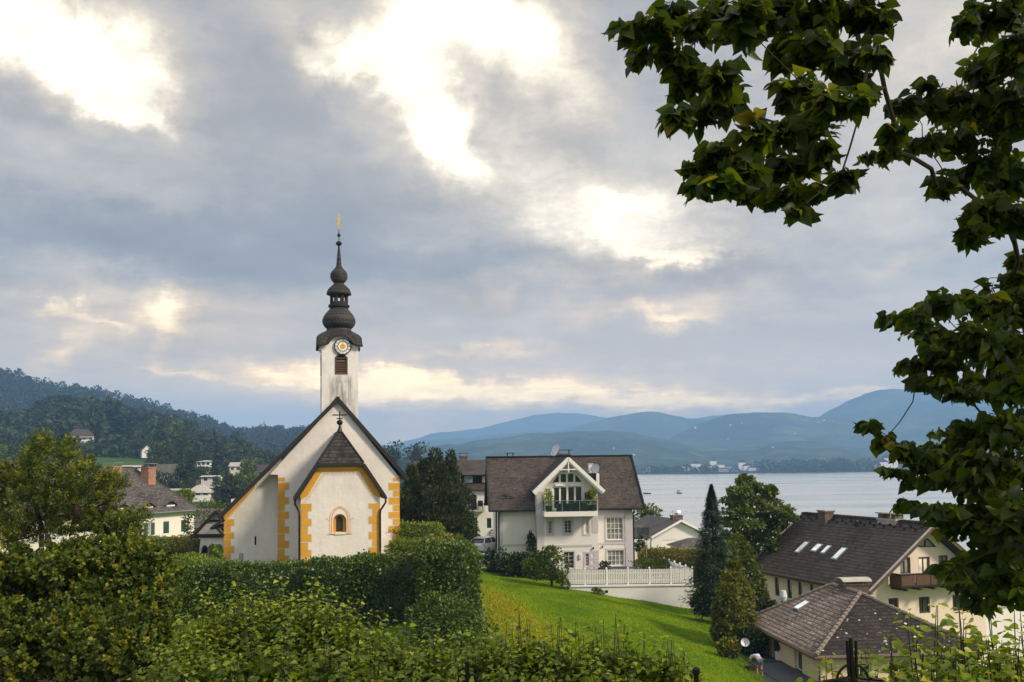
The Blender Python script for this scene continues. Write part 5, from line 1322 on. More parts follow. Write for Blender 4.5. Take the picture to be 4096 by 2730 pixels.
# ================================================================== WHITE HOUSE
WO = P(c3(515, 850), 86.0); WZ = -10.2
WF = Frame((WO.x, WO.y, 0), 4.0)
wh = thing('white_house', 'white three-storey house with dark brown roof, glazed cross gable and balcony', 'house', (WO.x, WO.y, WZ), WF.az)
def HW(x, y, v=0.): u, z = WF.hit(c3(x, y), v); return (u, z-WZ)
def RWr(x0, x1, y0, y1, v=0.): a, b_, c, d = WF.rect(c3, x0, x1, y0, y1, v); return (a, b_, c-WZ, d-WZ)
wr = HW(1632, 850)[0]; BV = -1.5
b0, b1 = HW(835, 850, BV)[0], HW(1345, 850, BV)[0]
ez = (HW(700, 612, -.6)[1]+HW(1550, 584, -.6)[1])/2
RV = 5.2; rz = (HW(420, 168, RV)[1]+HW(1632, 152, RV)[1])/2
ul, ur_ = HW(424, 610, -.6)[0], HW(1720, 580, -.6)[0]; ul2, ur2 = HW(412, 168, RV)[0], HW(1632, 152, RV)[0]
print('white house', ul, ul2, ur_, ur2, 'eave', ez, 'ridge', rz)
ul, ur_ = (ul+ul2)/2, (ur_+ur2)/2
sl = (rz-ez)/(RV+.6)
wz_ = ez+.6*sl-.2                     # wall head at v=0
mw = {'big': RWr(1412, 1553, 670, 858), 'low': RWr(1420, 1560, 945, 1075)}
b = MB().facade([(0, -1), (wr, -1), (wr, wz_), (0, wz_)], [rpoly(q) for q in mw.values()], 0, .2)
for u in (0, wr): b.poly([(u, 0, -1), (u, 2*RV, -1), (u, 2*RV, wz_), (u, RV, rz-.25), (u, 0, wz_)])
b.poly([(0, 2*RV, -1), (wr, 2*RV, -1), (wr, 2*RV, wz_), (0, 2*RV, wz_)])
b.build('main_wall', 'house_plaster', wh)
window(wh, mw['big'], 0, 4, 4, 'white_paint', 'pane_curtain', .08, .14, .06, 'grey_trim'); window(wh, mw['low'], 0, 4, 3, 'white_paint', 'pane_curtain', .08, .14, .06, 'grey_trim')
b = MB()
b.slab([(ul, -.6, ez), (ur_, -.6, ez), (ur_, RV, rz), (ul, RV, rz)], .2, 0, 1).slab([(ul, 2*RV+.6, ez), (ur_, 2*RV+.6, ez), (ur_, RV, rz), (ul, RV, rz)], .2, 0, 1)
wroof = b.build('main_roof', ['slate_brown', 'dark_wood'], wh)
b = MB()
for u in (ul, ur_): b.bar((u, -.62, ez-.02), (u, RV, rz-.02), .12, .3)
b.bar((ul, RV, rz+.04), (ur_, RV, rz+.04), .3, .1); b.build('verge_trim', 'dark_metal', wroof)
MB().tube([(ul, -.68, ez-.1), (b0-.2, -.68, ez-.1)], .08, 6).tube([(b1+.2, -.68, ez-.1), (ur_, -.68, ez-.1)], .08, 6).build('gutter', 'dark_metal', wroof)
# bay with gable
ga = HW(1090, 165, BV-.85); gl_, gr_ = HW(805, 450, BV-.85), HW(1390, 437, BV-.85)
bu = (b0+b1)/2; gz_ = (gl_[1]+gr_[1])/2; gh = (gr_[0]-gl_[0])/2; gsl = (ga[1]-gz_)/gh
bu = (gl_[0]+gr_[0])/2
def gzz(u): return ga[1]-.34-gsl*abs(u-bu)
up_ = {}
def pz(pts): return [HW(x, y, BV) for x, y in pts]
gwin = [pz([(1030, 378), (1077, 377), (1077, 306), (1030, 308)]), pz([(1090, 377), (1139, 376), (1139, 303), (1090, 305)]),
        pz([(960, 381), (1015, 379), (1015, 308), (998, 330)]), pz([(1152, 377), (1212, 374), (1165, 322), (1152, 312)]),
        pz([(1040, 288), (1078, 287), (1078, 250)]), pz([(1094, 287), (1130, 286), (1094, 249)])]
door = [pz([(975, 600), (1018, 600), (1018, 418), (975, 418)]), pz([(1030, 600), (1079, 600), (1079, 415), (1030, 415)]), pz([(1093, 600), (1143, 600), (1143, 413), (1093, 413)]), pz([(1157, 600), (1206, 600), (1206, 412), (1157, 412)])]
bw = {'n1': RWr(925, 959, 697, 808, BV), 'mid': RWr(1060, 1122, 693, 803, BV), 'n2': RWr(1225, 1264, 688, 808, BV), 'french': RWr(1056, 1142, 958, 1098, BV), 'n3': RWr(1235, 1268, 972, 1080, BV)}
b = MB().facade([(b0, -1), (b1, -1), (b1, gzz(b1)), (bu, ga[1]-.34), (b0, gzz(b0))], [rpoly(q) for q in bw.values()]+gwin+door, BV, .18)
for u in (b0, b1): b.poly([(u, BV, -1), (u, .0, -1), (u, .0, gzz(u)), (u, BV, gzz(u))])
b.build('bay_wall', 'house_plaster', wh)
gw = MB(); gp = MB()
for q in gwin+door:
    gp.prism(q, BV+.13, BV+.15)
    cx_ = sum(p[0] for p in q)/len(q); cz_ = sum(p[1] for p in q)/len(q)
    for k in range(len(q)):
        a, c = q[k], q[(k+1) % len(q)]; a2 = (a[0]+(cx_-a[0])*.07, a[1]+(cz_-a[1])*.05); c2_ = (c[0]+(cx_-c[0])*.07, c[1]+(cz_-c[1])*.05)
        gw.prism([a, c, c2_, a2], BV+.05, BV+.12)
gwo = gw.build('gable_glazing', 'white_paint', wh); gp.build('pane', 'pane', gwo)
for k, (n_, m_) in {'n1': (2, 4), 'mid': (2, 4), 'n2': (1, 1), 'french': (2, 4), 'n3': (2, 4)}.items():
    window(wh, bw[k], BV, n_, m_, 'white_paint', 'pane_bright' if k == 'n2' else 'pane', .05, .12, .05)
# the cross roof
gb = RV-.3; zmeet = lambda z: (z-ez)/sl-.6
b = MB(); vb = BV-.9
for s_ in (-1, 1):
    u1_ = bu+s_*gh; b.slab([(bu, vb, ga[1]), (u1_, vb, gz_), (u1_, min(max(zmeet(gz_), -.6), RV)+.3, gz_), (bu, min(zmeet(ga[1]), RV+.4)+.3, ga[1])], .2, 0, 1)
cg = b.build('cross_roof', ['slate_brown', 'white_paint'], wh)
b = MB()
for s_ in (-1, 1):
    b.bar((bu, vb-.03, ga[1]-.14), (bu+s_*(gh+.05), vb-.03, gz_-.17), .08, .30); b.bar((bu, vb+.06, ga[1]-.36), (bu+s_*(gh-.12), vb+.06, gz_-.34), .06, .16)
t0, t1 = HW(1010, 272, vb), HW(1175, 268, vb); b.bar((t0[0], vb+.03, t0[1]), (t1[0], vb+.03, t1[1]), .10, .10)
b.bar((bu, vb+.03, ga[1]-.2), (bu, vb+.03, t0[1]-.25), .10, .13)
b.build('barge_board', 'white_paint', cg)
# balcony
q = RWr(893, 1340, 622, 662, BV-1.5)
bal = MB().box(q[0], q[1], BV-1.55, BV-.003, q[2], q[3]).build('balcony', 'house_plaster', wh)
b = MB(); bt = HW(1100, 532, BV-1.5)[1]; n = 3
for k in range(n): b.box(q[0]+.05+(q[1]-q[0]-.1)*k/n+.02, q[0]+.05+(q[1]-q[0]-.1)*(k+1)/n-.02, BV-1.5, BV-1.48, q[3]+.05, bt)
b.box(q[0]+.03, q[0]+.05, BV-1.46, BV-.05, q[3]+.05, bt).box(q[1]-.05, q[1]-.03, BV-1.46, BV-.05, q[3]+.05, bt); b.build('glass_railing', 'clear_glass', bal)
b = MB()
for k in range(n+1): x = q[0]+.05+(q[1]-q[0]-.1)*k/n; b.box(x-.02, x+.02, BV-1.52, BV-1.47, q[3], bt+.02)
b.bar((q[0]+.03, BV-1.49, bt+.02), (q[1]-.03, BV-1.49, bt+.02), .04); b.build('railing_post', 'grey_metal', bal)
bz = q[3]; bq = q
# trim: corner strips, storey bands, window surrounds, quoins
b = MB()
def surround(r, v, w_=.2):
    b.box(r[0]-w_, r[0]-.001, v-.03, v-.002, r[2]-w_, r[3]+w_); b.box(r[1]+.001, r[1]+w_, v-.03, v-.002, r[2]-w_, r[3]+w_); b.box(r[0], r[1], v-.03, v-.002, r[3]+.001, r[3]+w_); b.box(r[0], r[1], v-.03, v-.002, r[2]-w_, r[2]-.001)
for k in ('n1', 'mid', 'n2', 'n3'): surround(bw[k], BV, .17)
for k in mw.values(): surround(k, 0, .18)
surround(bw['french'], BV, .14)
cw = HW(547, 850)[0]; b.box(-.02, cw, -.03, -.002, -.5, wz_-.1); b.box(-.03, -.002, -.03, .6, -.5, wz_-.1); b.box(wr-.75, wr+.02, -.03, -.002, -.5, wz_-.1)
b.box(b0-.02, b0+.62, BV-.03, BV-.002, -.5, gzz(b0)-.1); b.box(b1-.55, b1+.02, BV-.03, BV-.002, 3.5, gzz(b1)-.1); b.box(b0-.03, b0-.002, BV-.03, -.04, -.5, gzz(b0)-.1)
zb1 = HW(650, 905)[1]; b.box(cw+.002, b0-.05, -.035, -.002, zb1-.1, zb1+.12)
zb2 = HW(1100, 908, BV)[1]; b.box(b0+.63, b1-.56, BV-.035, BV-.002, zb2-.1, zb2+.1); zb3 = HW(1480, 888)[1]; b.box(b1+.1, wr-.76, -.035, -.002, zb3-.1, zb3+.1)
for k in range(6):
    z = HW(1320, 945+29*k, BV)[1]; b.box(b1-(.72 if k % 2 == 0 else .45), b1+.015, BV-.035, BV-.002, z-.24, z)
b.build('plaster_trim', 'grey_trim', wh)
q = RWr(625, 735, 680, 840); MB().box(q[0], q[1], -.02, -.002, q[2], q[3]).build('blind_panel', 'house_plaster', wh)
for x_ in (490, 511):
    u, z = HW(x_, 630); MB().tube([(u, -.55, ez-.15), (u, -.14, ez-.55), (u, -.12, -.5)], .075, 7).build('downpipe', 'dark_metal', wh, True)
u, z = HW(1637, 620); MB().tube([(wr+.1, -.5, ez-.15), (wr+.12, .1, ez-.5), (wr+.12, .1, -.5)], .07, 7).build('downpipe', 'dark_metal', wh, True)
for x_, y_, v_ in ((1302, 927, BV), (1378, 916, 0.)):
    p = HW(x_, y_, v_); MB().lathe([(.02, -.1), (.07, -.06), (.07, .08), (.03, .1)], 8).xf(Matrix.Translation((p[0], v_-.1, p[1]))).build('wall_spotlight', 'dark_metal', wh)
p = HW(1192, 997, BV); MB().box(p[0]-.09, p[0]+.09, BV-.14, BV-.003, p[1]-.22, p[1]+.22).build('wall_lamp', 'dish_grey', wh)
for x_ in (1022, 1150):
    p = HW(x_, 400, BV); MB().box(p[0]-.42, p[0]+.42, BV-.2, BV-.003, p[1]-.08, p[1]+.08).build('heater', 'white_paint', wh)
# on the roof
c0, c1_ = HW(1000, 150, RV+1.2)[0], HW(1108, 150, RV+1.2)[0]; chimney(wroof, (c0+c1_)/2, RV+1.2, c1_-c0, .8, rz-1.4, HW(1050, 137, RV+1.2)[1], 'old_brick', 'dark_metal', .32)
c0, c1_ = HW(580, 160, RV+1.)[0], HW(635, 160, RV+1.)[0]; chimney(wroof, (c0+c1_)/2, RV+1., c1_-c0, .7, rz-1.2, HW(608, 163, RV+1.)[1], 'old_brick', 'dark_metal', .32)
def dish(parent, u, v, z, r, az, mount=.5):
    d = MB().lathe([(.02, .0), (r*.4, .02), (r*.75, .07), (r, .14), (r*1.01, .155), (r*.74, .09), (r*.4, .04), (.02, .02)], 18)
    M = Matrix.Translation((u, v, z)) @ Matrix.Rotation(az, 4, 'Z') @ Matrix.Rotation(R(68), 4, 'X')
    d.xf(M); o_ = d.build('satellite_dish', 'dish_grey', parent, True)
    a = MB().tube([M @ Vector((0, -r*.9, .1)), M @ Vector((0, -r*.25, .62))], .018, 5); a.lathe([(.04, -.05), (.05, .05)], 8).build('dish_arm', 'dark_metal', o_) if False else a.build('dish_arm', 'dark_metal', o_)
    MB().tube([(u, v+.05, z), (u, v+.12, z-mount)], .025, 6).build('dish_post', 'dark_metal', o_)
    return o_
p = HW(993, 112, RV); dish(wroof, p[0], RV, p[1], .62, R(-62), .9)
p = HW(1322, 272, 1.6); dish(wroof, p[0], 1.6, p[1], .55, R(-50), .9)
q = RWr(1262, 1296, 226, 300, 2.2); MB().box(q[0], q[1], 2.0, 2.6, q[2]-1.2, q[3]).box(q[0]-.05, q[1]+.05, 1.95, 2.65, q[3], q[3]+.06).build('vent_box', 'white_paint', wroof)
q = RWr(1272, 1330, 300, 345, 1.2); MB().box(q[0], q[1], 1.0, 2.4, q[2]-1.4, q[3]).build('dormer_cheek', 'dark_metal', wroof)
q = RWr(1327, 1352, 302, 385, .9); MB().box(q[0], q[1], .8, 2.2, q[2]-.6, q[3]).build('parapet', 'white_paint', wroof)
p = HW(572, 490, .9); zrv = lambda v: ez+(v+.6)*sl
MB().slab([(p[0]-.75, .55, zrv(.55)+.06), (p[0]+.75, .55, zrv(.55)+.06), (p[0]+.3, 1.05, zrv(1.05)+.06), (p[0]-.3, 1.05, zrv(1.05)+.06)], .1).box(p[0]-.12, p[0]+.12, .65, .9, zrv(.65), zrv(.9)+.14).build('roof_vent', 'shingle', wroof)
# things on the balcony
def wl(u, v, z): return WF.o + WF.u*u + WF.n*v + Vector((0, 0, WZ+z))
q = RWr(1000, 1255, 548, 617, BV-.9)
sofa = MB(); nx_s = 14; top = []
for i in range(nx_s+1):
    s_ = i/nx_s; top.append((q[0]+(q[1]-q[0])*s_, q[3]-bz-.02 - .05*math.sin(s_*19)*.6 - (.18 if i in (0, nx_s) else 0) - .06*math.sin(s_*7)))
sofa.prism([(q[0]-.03, 0), (q[1]+.03, 0)] + top[::-1], BV-1.25, BV-.5)
so_ = sofa.build('covered_sofa', 'blue_cover'); so_.location = WF.o + Vector((0, 0, WZ+bz)); so_.rotation_euler = (0, 0, WF.az)
tag(so_, 'garden sofa under a dark blue cover on the gable balcony', 'sofa')
def potted(label, u, v, z, h, r, lm='leaf_young'):
    p = wl(u, v, z); t = thing('potted_shrub', label, 'plant', p, WF.az)
    MB().lathe([(.19, 0), (.26, .06), (.30, .48), (.33, .52), (.27, .52), (.25, .46)], 14).build('pot', 'terracotta', t)
    L = [blob_leaves((random.uniform(-.12, .12), random.uniform(-.1, .1), .6+h*(.3+.16*k)), (r*(1-.1*k), r*(1-.1*k), h*.22), 90, .15, T_OVAL, .3, 1, .1, .2) for k in range(4)]
    V, F, q_ = merge(L); quadmesh('foliage', V, F, q_, lm, t)
    skeleton((0, 0, .45), [(0, 0, .6+h*.4), (.1, 0, .6+h*.7), (-.1, .05, .6+h*.9)], .03, .012, 5).build('stem', 'twig', t)
p = HW(932, 600, BV-.9); potted('yellow-green shrub in a dark pot at the left end of the gable balcony', p[0], BV-.9, bz, 1.4, .42)
p = HW(1305, 600, BV-.9); potted('yellow-green shrub in a dark pot beside the covered sofa, right end of the balcony', p[0], BV-.9, bz, 1.5, .42)
p = HW(1262, 600, BV-.7); potted('smaller reddish shrub in a dark pot on the gable balcony', p[0], BV-.7, bz, 1.1, .30, 'leaf_yellow')
p = HW(955, 500, BV-.5); e_ = wl(p[0], BV-.5, bz); ps = thing('closed_parasol', 'folded pale grey parasol standing on the gable balcony', 'parasol', e_)
MB().lathe([(.05, .5), (.13, .55), (.17, .9), (.15, 1.5), (.06, 2.15), (.02, 2.2)], 10).build('canopy', 'parasol_cloth', ps); MB().lathe([(.2, 0), (.2, .06), (.03, .08), (.025, 2.25)], 10).build('pole', 'grey_metal', ps)

# ================================================================== TERRACE, FENCE
FO = P(c3(2138, 1228), 74.0); TZc = FO.z
FF = Frame((FO.x, FO.y, 0), 0.0)
fl = FF.hit(c3(1055, 1238))[0]
b = MB().prism([(fl, -3), (0, -3), (0, TZc-.12), (fl, TZc-.12)], 0, .3)
b.box(-.3, 0, .302, 6.2, -0, 0) if False else None
rw = thing('retaining_wall', 'white rendered retaining wall below the picket fence', 'wall', (FO.x, FO.y, 0), 0)
MB().prism([(fl, -15), (0, -15), (0, TZc-.12), (fl, TZc-.12)], 0, .3).prism([(-.3, -15), (0, -15), (0, TZc-.12), (-.3, TZc-.12)], .302, 7).build('wall', 'wall_white', rw)
MB().box(fl-.1, .12, -.08, .42, TZc-.118, TZc).box(-.4, .12, .422, 7, TZc-.118, TZc).build('coping', 'wall_white', rw)
p = FF.hit(c3(1415, 1290)); MB().box(p[0]-.1, p[0]+.1, -.03, -.002, p[1]-.1, p[1]+.1).build('vent_grille', 'dark_metal', rw)
MB().box(.0, 1.0, -.02, .3, TZc-.50, TZc-.36).xf(Matrix.Translation((-.55, -.06, 0))).build('drain_ledge', 'wall_white', rw)
terr = MB().box(FO.x+fl+.2, FO.x-.32, FO.y+.32, FO.y+18, TZc-.6, TZc-.06).build('terrace', 'paving'); terr['kind'] = 'structure'
ftop = FF.hit(c3(2000, 1100))[1]
fen = thing('picket_fence', 'white picket fence round the terrace above the retaining wall', 'fence', (FO.x, FO.y, TZc), 0)
hgt = ftop-TZc
npick = 74
pk = MB()
for k in range(npick):
    x = fl+.1+(-.15-fl-.1)*k/(npick-1); pk.box(x-.045, x+.045, .10, .125, .10, hgt-.01)
pk.build('pickets', 'white_paint', fen)
MB().box(fl, 0, .127, .165, .30, .40).box(fl, 0, .127, .165, hgt-.34, hgt-.25).build('rail', 'white_paint', fen)
for x_ in (1060, 1236, 1415, 1595, 1775, 1955, 2134):
    u = FF.hit(c3(x_, 1160))[0]; MB().box(u-.06, u+.06, .08, .20, 0, hgt+.06).lathe([(.10, hgt+.06), (.10, hgt+.1), (.02, hgt+.17)], 4, cx=u, cy=.14, a0=math.pi/4).build('post', 'white_paint', fen)
e1 = P(c3(1905, 1095), 81.); d_ = Vector((e1.x-FO.x, e1.y-FO.y, 0)); L = d_.length; a_ = math.atan2(d_.y, d_.x)
Mz = Matrix.Translation((-.06, .2, 0)) @ Matrix.Rotation(a_, 4, 'Z')
pk = MB()
for k in range(44): x = .2+(L-.3)*k/43; pk.box(x-.045, x+.045, 0, .025, .10, hgt-.01)
pk.xf(Mz).build('pickets', 'white_paint', fen)
MB().box(.1, L, -.04, -.002, .3, .4).box(.1, L, -.04, -.002, hgt-.34, hgt-.22).xf(Mz).build('rail', 'white_paint', fen)
for k in range(1, 6): MB().box(L*k/5-.06, L*k/5+.06, -.05, .06, 0, hgt+.06).lathe([(.10, hgt+.06), (.10, hgt+.1), (.02, hgt+.17)], 4, cx=L*k/5, cy=0, a0=math.pi/4).xf(Mz).build('post', 'white_paint', fen)
# terrace furniture under covers
q0, q1 = P(c3(1400, 1100), 77.5), P(c3(1662, 1096), 77.5)
b = MB(); n = 10; top = []
Lc = q1.x-q0.x
for i in range(n+1): s_ = i/n; top.append((Lc*s_, .80-.03*math.sin(s_*13)-(.12 if i in (0, n) else 0)+.05*s_))
b.prism([(-.03, 0), (Lc+.03, 0)]+top[::-1], -.6, .7); cvt = b.build('covered_table', 'slate_cover'); cvt.location = (q0.x, q0.y, TZc-.06)
tag(cvt, 'garden table under a grey-blue cover behind the picket fence', 'table')
q0 = P(c3(1362, 1100), 77.8); b = MB().box(-.55, .55, -.4, .4, 0, .75).lathe([(.56, .75), (.5, .95), (.25, 1.06), (.03, 1.08)], 14); cv2 = b.build('covered_grill', 'dark_metal'); cv2.location = (q0.x+.3, q0.y, TZc-.06)
tag(cv2, 'black covered grill beside the draped garden table', 'grill')
# garden lamp post
q0 = P(c3(1750, 1000), 88.); zt = P(c3(1750, 842), 88.).z
lp = thing('garden_lamp', 'slim garden lamp post with a lantern head near the hedge', 'lamp post', (q0.x, q0.y, gz(q0.x, q0.y)), 0)
hz_ = zt-gz(q0.x, q0.y)
MB().lathe([(.10, 0), (.07, .2), (.04, .4), (.035, hz_-.62)], 8).build('pole', 'grey_metal', lp)
MB().lathe([(.05, hz_-.62), (.20, hz_-.2), (.20, hz_-.18)], 6).build('lantern', 'pane_bright', lp); MB().lathe([(.24, hz_-.18), (.12, hz_-.04), (.02, hz_+.04)], 6).build('lamp_cap', 'dark_metal', lp)
# stepping stones on the lawn
for x_, y_, s_ in ((537, 1283, .30), (570, 1294, .62), (652, 1316, .62), (686, 1347, .5)):
    q = P(c3(x_, y_), 66.); q = PZ(c3(x_, y_), gz(q.x, q.y)); q = PZ(c3(x_, y_), gz(q.x, q.y))
    pts = [(s_*(1+.2*random.random())*math.cos(a), s_*.6*(1+.2*random.random())*math.sin(a)) for a in np.linspace(0, 6.28, 8)[:-1]]
    b = MB(); n = len(pts); zt = .03; pts = [(x*.45, y*.7) for x, y in pts]
    b.poly([(x, y, zt) for x, y in pts]); [b.poly([(pts[k][0], pts[k][1], -.2), (pts[(k+1) % n][0], pts[(k+1) % n][1], -.2), (pts[(k+1) % n][0], pts[(k+1) % n][1], zt), (pts[k][0], pts[k][1], zt)]) for k in range(n)]
    s1 = b.build('stepping_stone', 'stone_slab'); s1.location = (q.x, q.y, gz(q.x, q.y)); tag(s1, 'pale flat stepping stone set in the lawn', 'stone', 'stepping stones crossing the lawn')

# ================================================================== BUNGALOW near the shore
BO = P(cC(725, 335), 105.0); BZ = -15.0
BF = Frame((BO.x, BO.y, 0), 13.0)
bun = thing('bungalow', 'white bungalow with a low grey gable roof close to the lake', 'house', (BO.x, BO.y, BZ), BF.az)
def HBu(x, y, v=0.): u, z = BF.hit(cC(x, y), v); return (u, z-BZ)
ap = HBu(725, 332, -.5); el = HBu(330, 557, -.5); er = HBu(985, 465, -.5)
slb = (ap[1]-el[1])/(ap[0]-el[0]); wl0 = HBu(357, 640)[0]; wr0 = -wl0*1.0
out = [(wl0, -1), (wr0, -1), (wr0, ap[1]-.3-slb*wr0), (0, ap[1]-.3), (wl0, ap[1]-.3-slb*abs(wl0))]
gd = BF.rect(cC, 500, 697, 602, 722); gd = (gd[0], gd[1], gd[2]-BZ-1.2, gd[3]-BZ)
b = MB().facade(out, [rpoly(gd)], 0, .1); b.poly([(wl0, 0, -1), (wl0, 9.5, -1), (wl0, 9.5, out[4][1]), (wl0, 0, out[4][1])]); b.poly([(wr0, 0, -1), (wr0, 9.5, -1), (wr0, 9.5, out[2][1]), (wr0, 0, out[2][1])])
b.build('wall', 'wall_white', bun)
gdo = MB().box(gd[0], gd[1], .06, .1, gd[2], gd[3]); 
for k in range(1, 5): gdo.box(gd[0], gd[1], .052, .06, gd[2]+(gd[3]-gd[2])*k/5-.012, gd[2]+(gd[3]-gd[2])*k/5+.012)
gdo.build('garage_door', 'white_paint', bun)
hwb = ap[0]-el[0]
b = MB()
for s_ in (-1, 1): b.slab([(0, -.5, ap[1]), (s_*hwb, -.5, ap[1]-slb*hwb), (s_*hwb, 9.8, ap[1]-slb*hwb), (0, 9.8, ap[1])], .16, 0, 1)
brf = b.build('roof', ['grey_tile', 'white_paint'], bun)
b = MB()
for s_ in (-1, 1): b.bar((0, -.53, ap[1]-.12), (s_*hwb, -.53, ap[1]-slb*hwb-.12), .06, .22)
b.build('barge_board', 'white_paint', brf)
MB().box(-hwb-5.2, -hwb+.6, 3.0, 9., ap[1]-slb*hwb-3, ap[1]-slb*hwb-.3).build('wing_wall', 'pink_plaster', bun)
b = MB().slab([(-hwb-5.6, 2.5, ap[1]-slb*hwb-.35), (-hwb+1.2, 2.5, ap[1]-slb*hwb-.35), (-hwb+3.2, 6., ap[1]-.9), (-hwb-5.6, 6., ap[1]-.9)], .15, 0, 1).slab([(-hwb-5.6, 9.6, ap[1]-slb*hwb-.35), (-hwb+1.2, 9.6, ap[1]-slb*hwb-.35), (-hwb+3.2, 6., ap[1]-.9), (-hwb-5.6, 6., ap[1]-.9)], .15, 0, 1)
b.build('wing_roof', ['grey_tile', 'dark_wood'], bun)
chb = chimney(brf, .25, 1.4, 1.15, .9, ap[1]-.8, HBu(700, 272, 1.4)[1], 'old_brick', bare=True)
zc = HBu(700, 272, 1.4)[1]
MB().lathe([(.2, zc), (.2, zc+.2), (.62, zc+.28), (.5, zc+.55), (.2, zc+.68), (.02, zc+.7)], 12).xf(Matrix.Translation((.25, 1.4, 0))).build('chimney_cowl', 'bright_metal', chb, True)
MB().tube([(-hwb+.05, -.4, ap[1]-slb*hwb-.15), (wl0-.05, -.1, ap[1]-slb*hwb-.6), (wl0-.06, -.1, .5)], .06, 6).build('downpipe', 'white_paint', bun, True)
q = P(cC(165, 600), 99.); gsz = P(cC(165, 435), 99.).z-q.z
gs = thing('glass_screen', 'greenish glass wind screen on a white plinth beside the bungalow', 'screen', (q.x-1.6, q.y, q.z-2.2), 0)
MB().box(0, 2.9, 0, .03, 2.25, 2.2+gsz).build('glass', 'clear_glass', gs); MB().box(0, 2.9, -.1, .2, -1, 2.24).build('plinth', 'wall_white', gs); MB().box(-.04, 0, -.02, .05, 2.25, 2.25+gsz).box(2.9, 2.94, -.02, .05, 2.25, 2.25+gsz).box(1.43, 1.47, -.02, -.001, 2.25, 2.25+gsz).build('post', 'grey_metal', gs)
q = P(cC(712, 712), 97.); q2 = P(cC(920, 582), 98.5); hz2 = 2.4+q2.z-q.z
cpt = thing('carport', 'small dark-roofed carport in front of the bungalow gable', 'carport', (q.x, q.y, q.z-2.4), R(6))
b = MB().slab([(0, 0, 2.4), (5.2, 0, 2.4), (3.6, 2.2, hz2), (1.75, 2.2, hz2)], .14, 0, 1).slab([(0, 4.6, 2.4), (5.2, 4.6, 2.4), (3.6, 2.2, hz2), (1.75, 2.2, hz2)], .14, 0, 1).slab([(0, 0, 2.4), (0, 4.6, 2.4), (1.75, 2.2, hz2)], .14, 0, 1)
b.build('roof', ['grey_tile', 'white_paint'], cpt)
for x in (.4, 4.8):
    for y in (.4, 4.2): MB().box(x-.08, x+.08, y-.08, y+.08, -1.5, 2.3).build('post', 'white_paint', cpt)
MB().box(.5, 4.7, 4.3, 4.4, -1.5, 2.2).build('back_wall', 'cream_plaster', cpt)

# ================================================================== CHALET at right
p0 = ray(*c4(1728, 255)); CO = P(c4(1728, 255), 65.0); CZc = -16.8
KF = Frame((CO.x, CO.y, 0), 18.7)
cha = thing('chalet', 'large pink-white chalet with a steep dark tiled gable roof and wooden balcony', 'house', (CO.x, CO.y, CZc), KF.az)
zrK = KF.hit(c4(1728, 258), 0)[1]-CZc
eK = KF.hit(c4(1270, 728), 0); eK = (eK[0], eK[1]-CZc)
slK = (zrK-eK[1])/abs(eK[0]); hwK = abs(eK[0])
far = min(np.arange(9, 20, .1), key=lambda v: abs(KF.hit(c4(808, 182), v)[0])); LK = float(far)
print('chalet', hwK, zrK, eK, LK)
GV = 1.0; wuK = hwK-.55
def HK(x, y, v=GV): u, z = KF.hit(c4(x, y), v); return (u, z-CZc)
def RK(x0, x1, y0, y1, v=GV): a, b_, c, d = KF.rect(c4, x0, x1, y0, y1, v); return (a, b_, c-CZc, d-CZc)
def zK(u): return zrK-.32-slK*abs(u)
kw = {'a': RK(1487, 1560, 490, 606), 'd': RK(1617, 1697, 487, 660), 'b': RK(1757, 1826, 476, 590), 'l1': RK(1407, 1478, 775, 890), 'l2': RK(1620, 1697, 765, 882), 'l3': RK(1855, 1925, 752, 865)}
tri = [HK(1610, 420), HK(1742, 418), HK(1690, 362), HK(1655, 348)]
out = [(-wuK, -2), (wuK, -2), (wuK, zK(wuK)), (0, zrK-.32), (-wuK, zK(wuK))]
b = MB().facade(out, [rpoly(q) for q in kw.values()]+[tri], GV, .2)
sw = []
for x0, x1, y0, y1 in ((610, 640, 612, 712), (697, 728, 635, 738), (773, 804, 652, 748), (856, 890, 675, 770)):
    v0 = KF.hitu(c4(x0, (y0+y1)/2), -wuK)[0]; v1 = KF.hitu(c4(x1, (y0+y1)/2), -wuK)[0]; z1 = KF.hitu(c4((x0+x1)/2, y0), -wuK)[1]-CZc; z0 = KF.hitu(c4((x0+x1)/2, y1), -wuK)[1]-CZc
    sw.append((min(v0, v1), max(v0, v1), z0, z1))
zs1 = np.mean([q[3] for q in sw]); sw = [(q[0], q[1], zs1-1.55, zs1) for q in sw]
f = MB().facade([(GV, -2), (LK-1, -2), (LK-1, zK(wuK)), (GV, zK(wuK))], [rpoly(q) for q in sw], 0, .18)
f.xf(Matrix(((0, 1, 0, -wuK), (1, 0, 0, 0), (0, 0, 1, 0), (0, 0, 0, 1)))); off = len(b.v); b.v += f.v; b.f += [tuple(i+off for i in q) for q in f.f]; b.mi += f.mi
b.poly([(wuK, GV, -2), (wuK, LK-1, -2), (wuK, LK-1, zK(wuK)), (wuK, GV, zK(wuK))]); b.poly([(u, LK-1, z) for u, z in out][::-1])
b.build('wall', 'pink_plaster', cha)
for k, q in kw.items(): window(cha, q, GV, 2, 1, 'window_wood', 'pane_bright' if k == 'd' else ('pane_curtain' if k in 'ab' else 'pane'), .1, .16, .07)
for q in sw:
    window(cha, q, -wuK, 1, 1, 'window_wood', 'pane', .08, .14, .06, side=True)
f = MB(); n = 4
for k in range(4):
    a, c = tri[k], tri[(k+1) % 4]; f.bar((a[0], GV+.08, a[1]), (c[0], GV+.08, c[1]), .09, .12)
for x in (1668,): a, c = HK(x, 420), HK(x, 355); f.bar((a[0], GV+.08, a[1]), (c[0], GV+.08, c[1]), .08, .1)
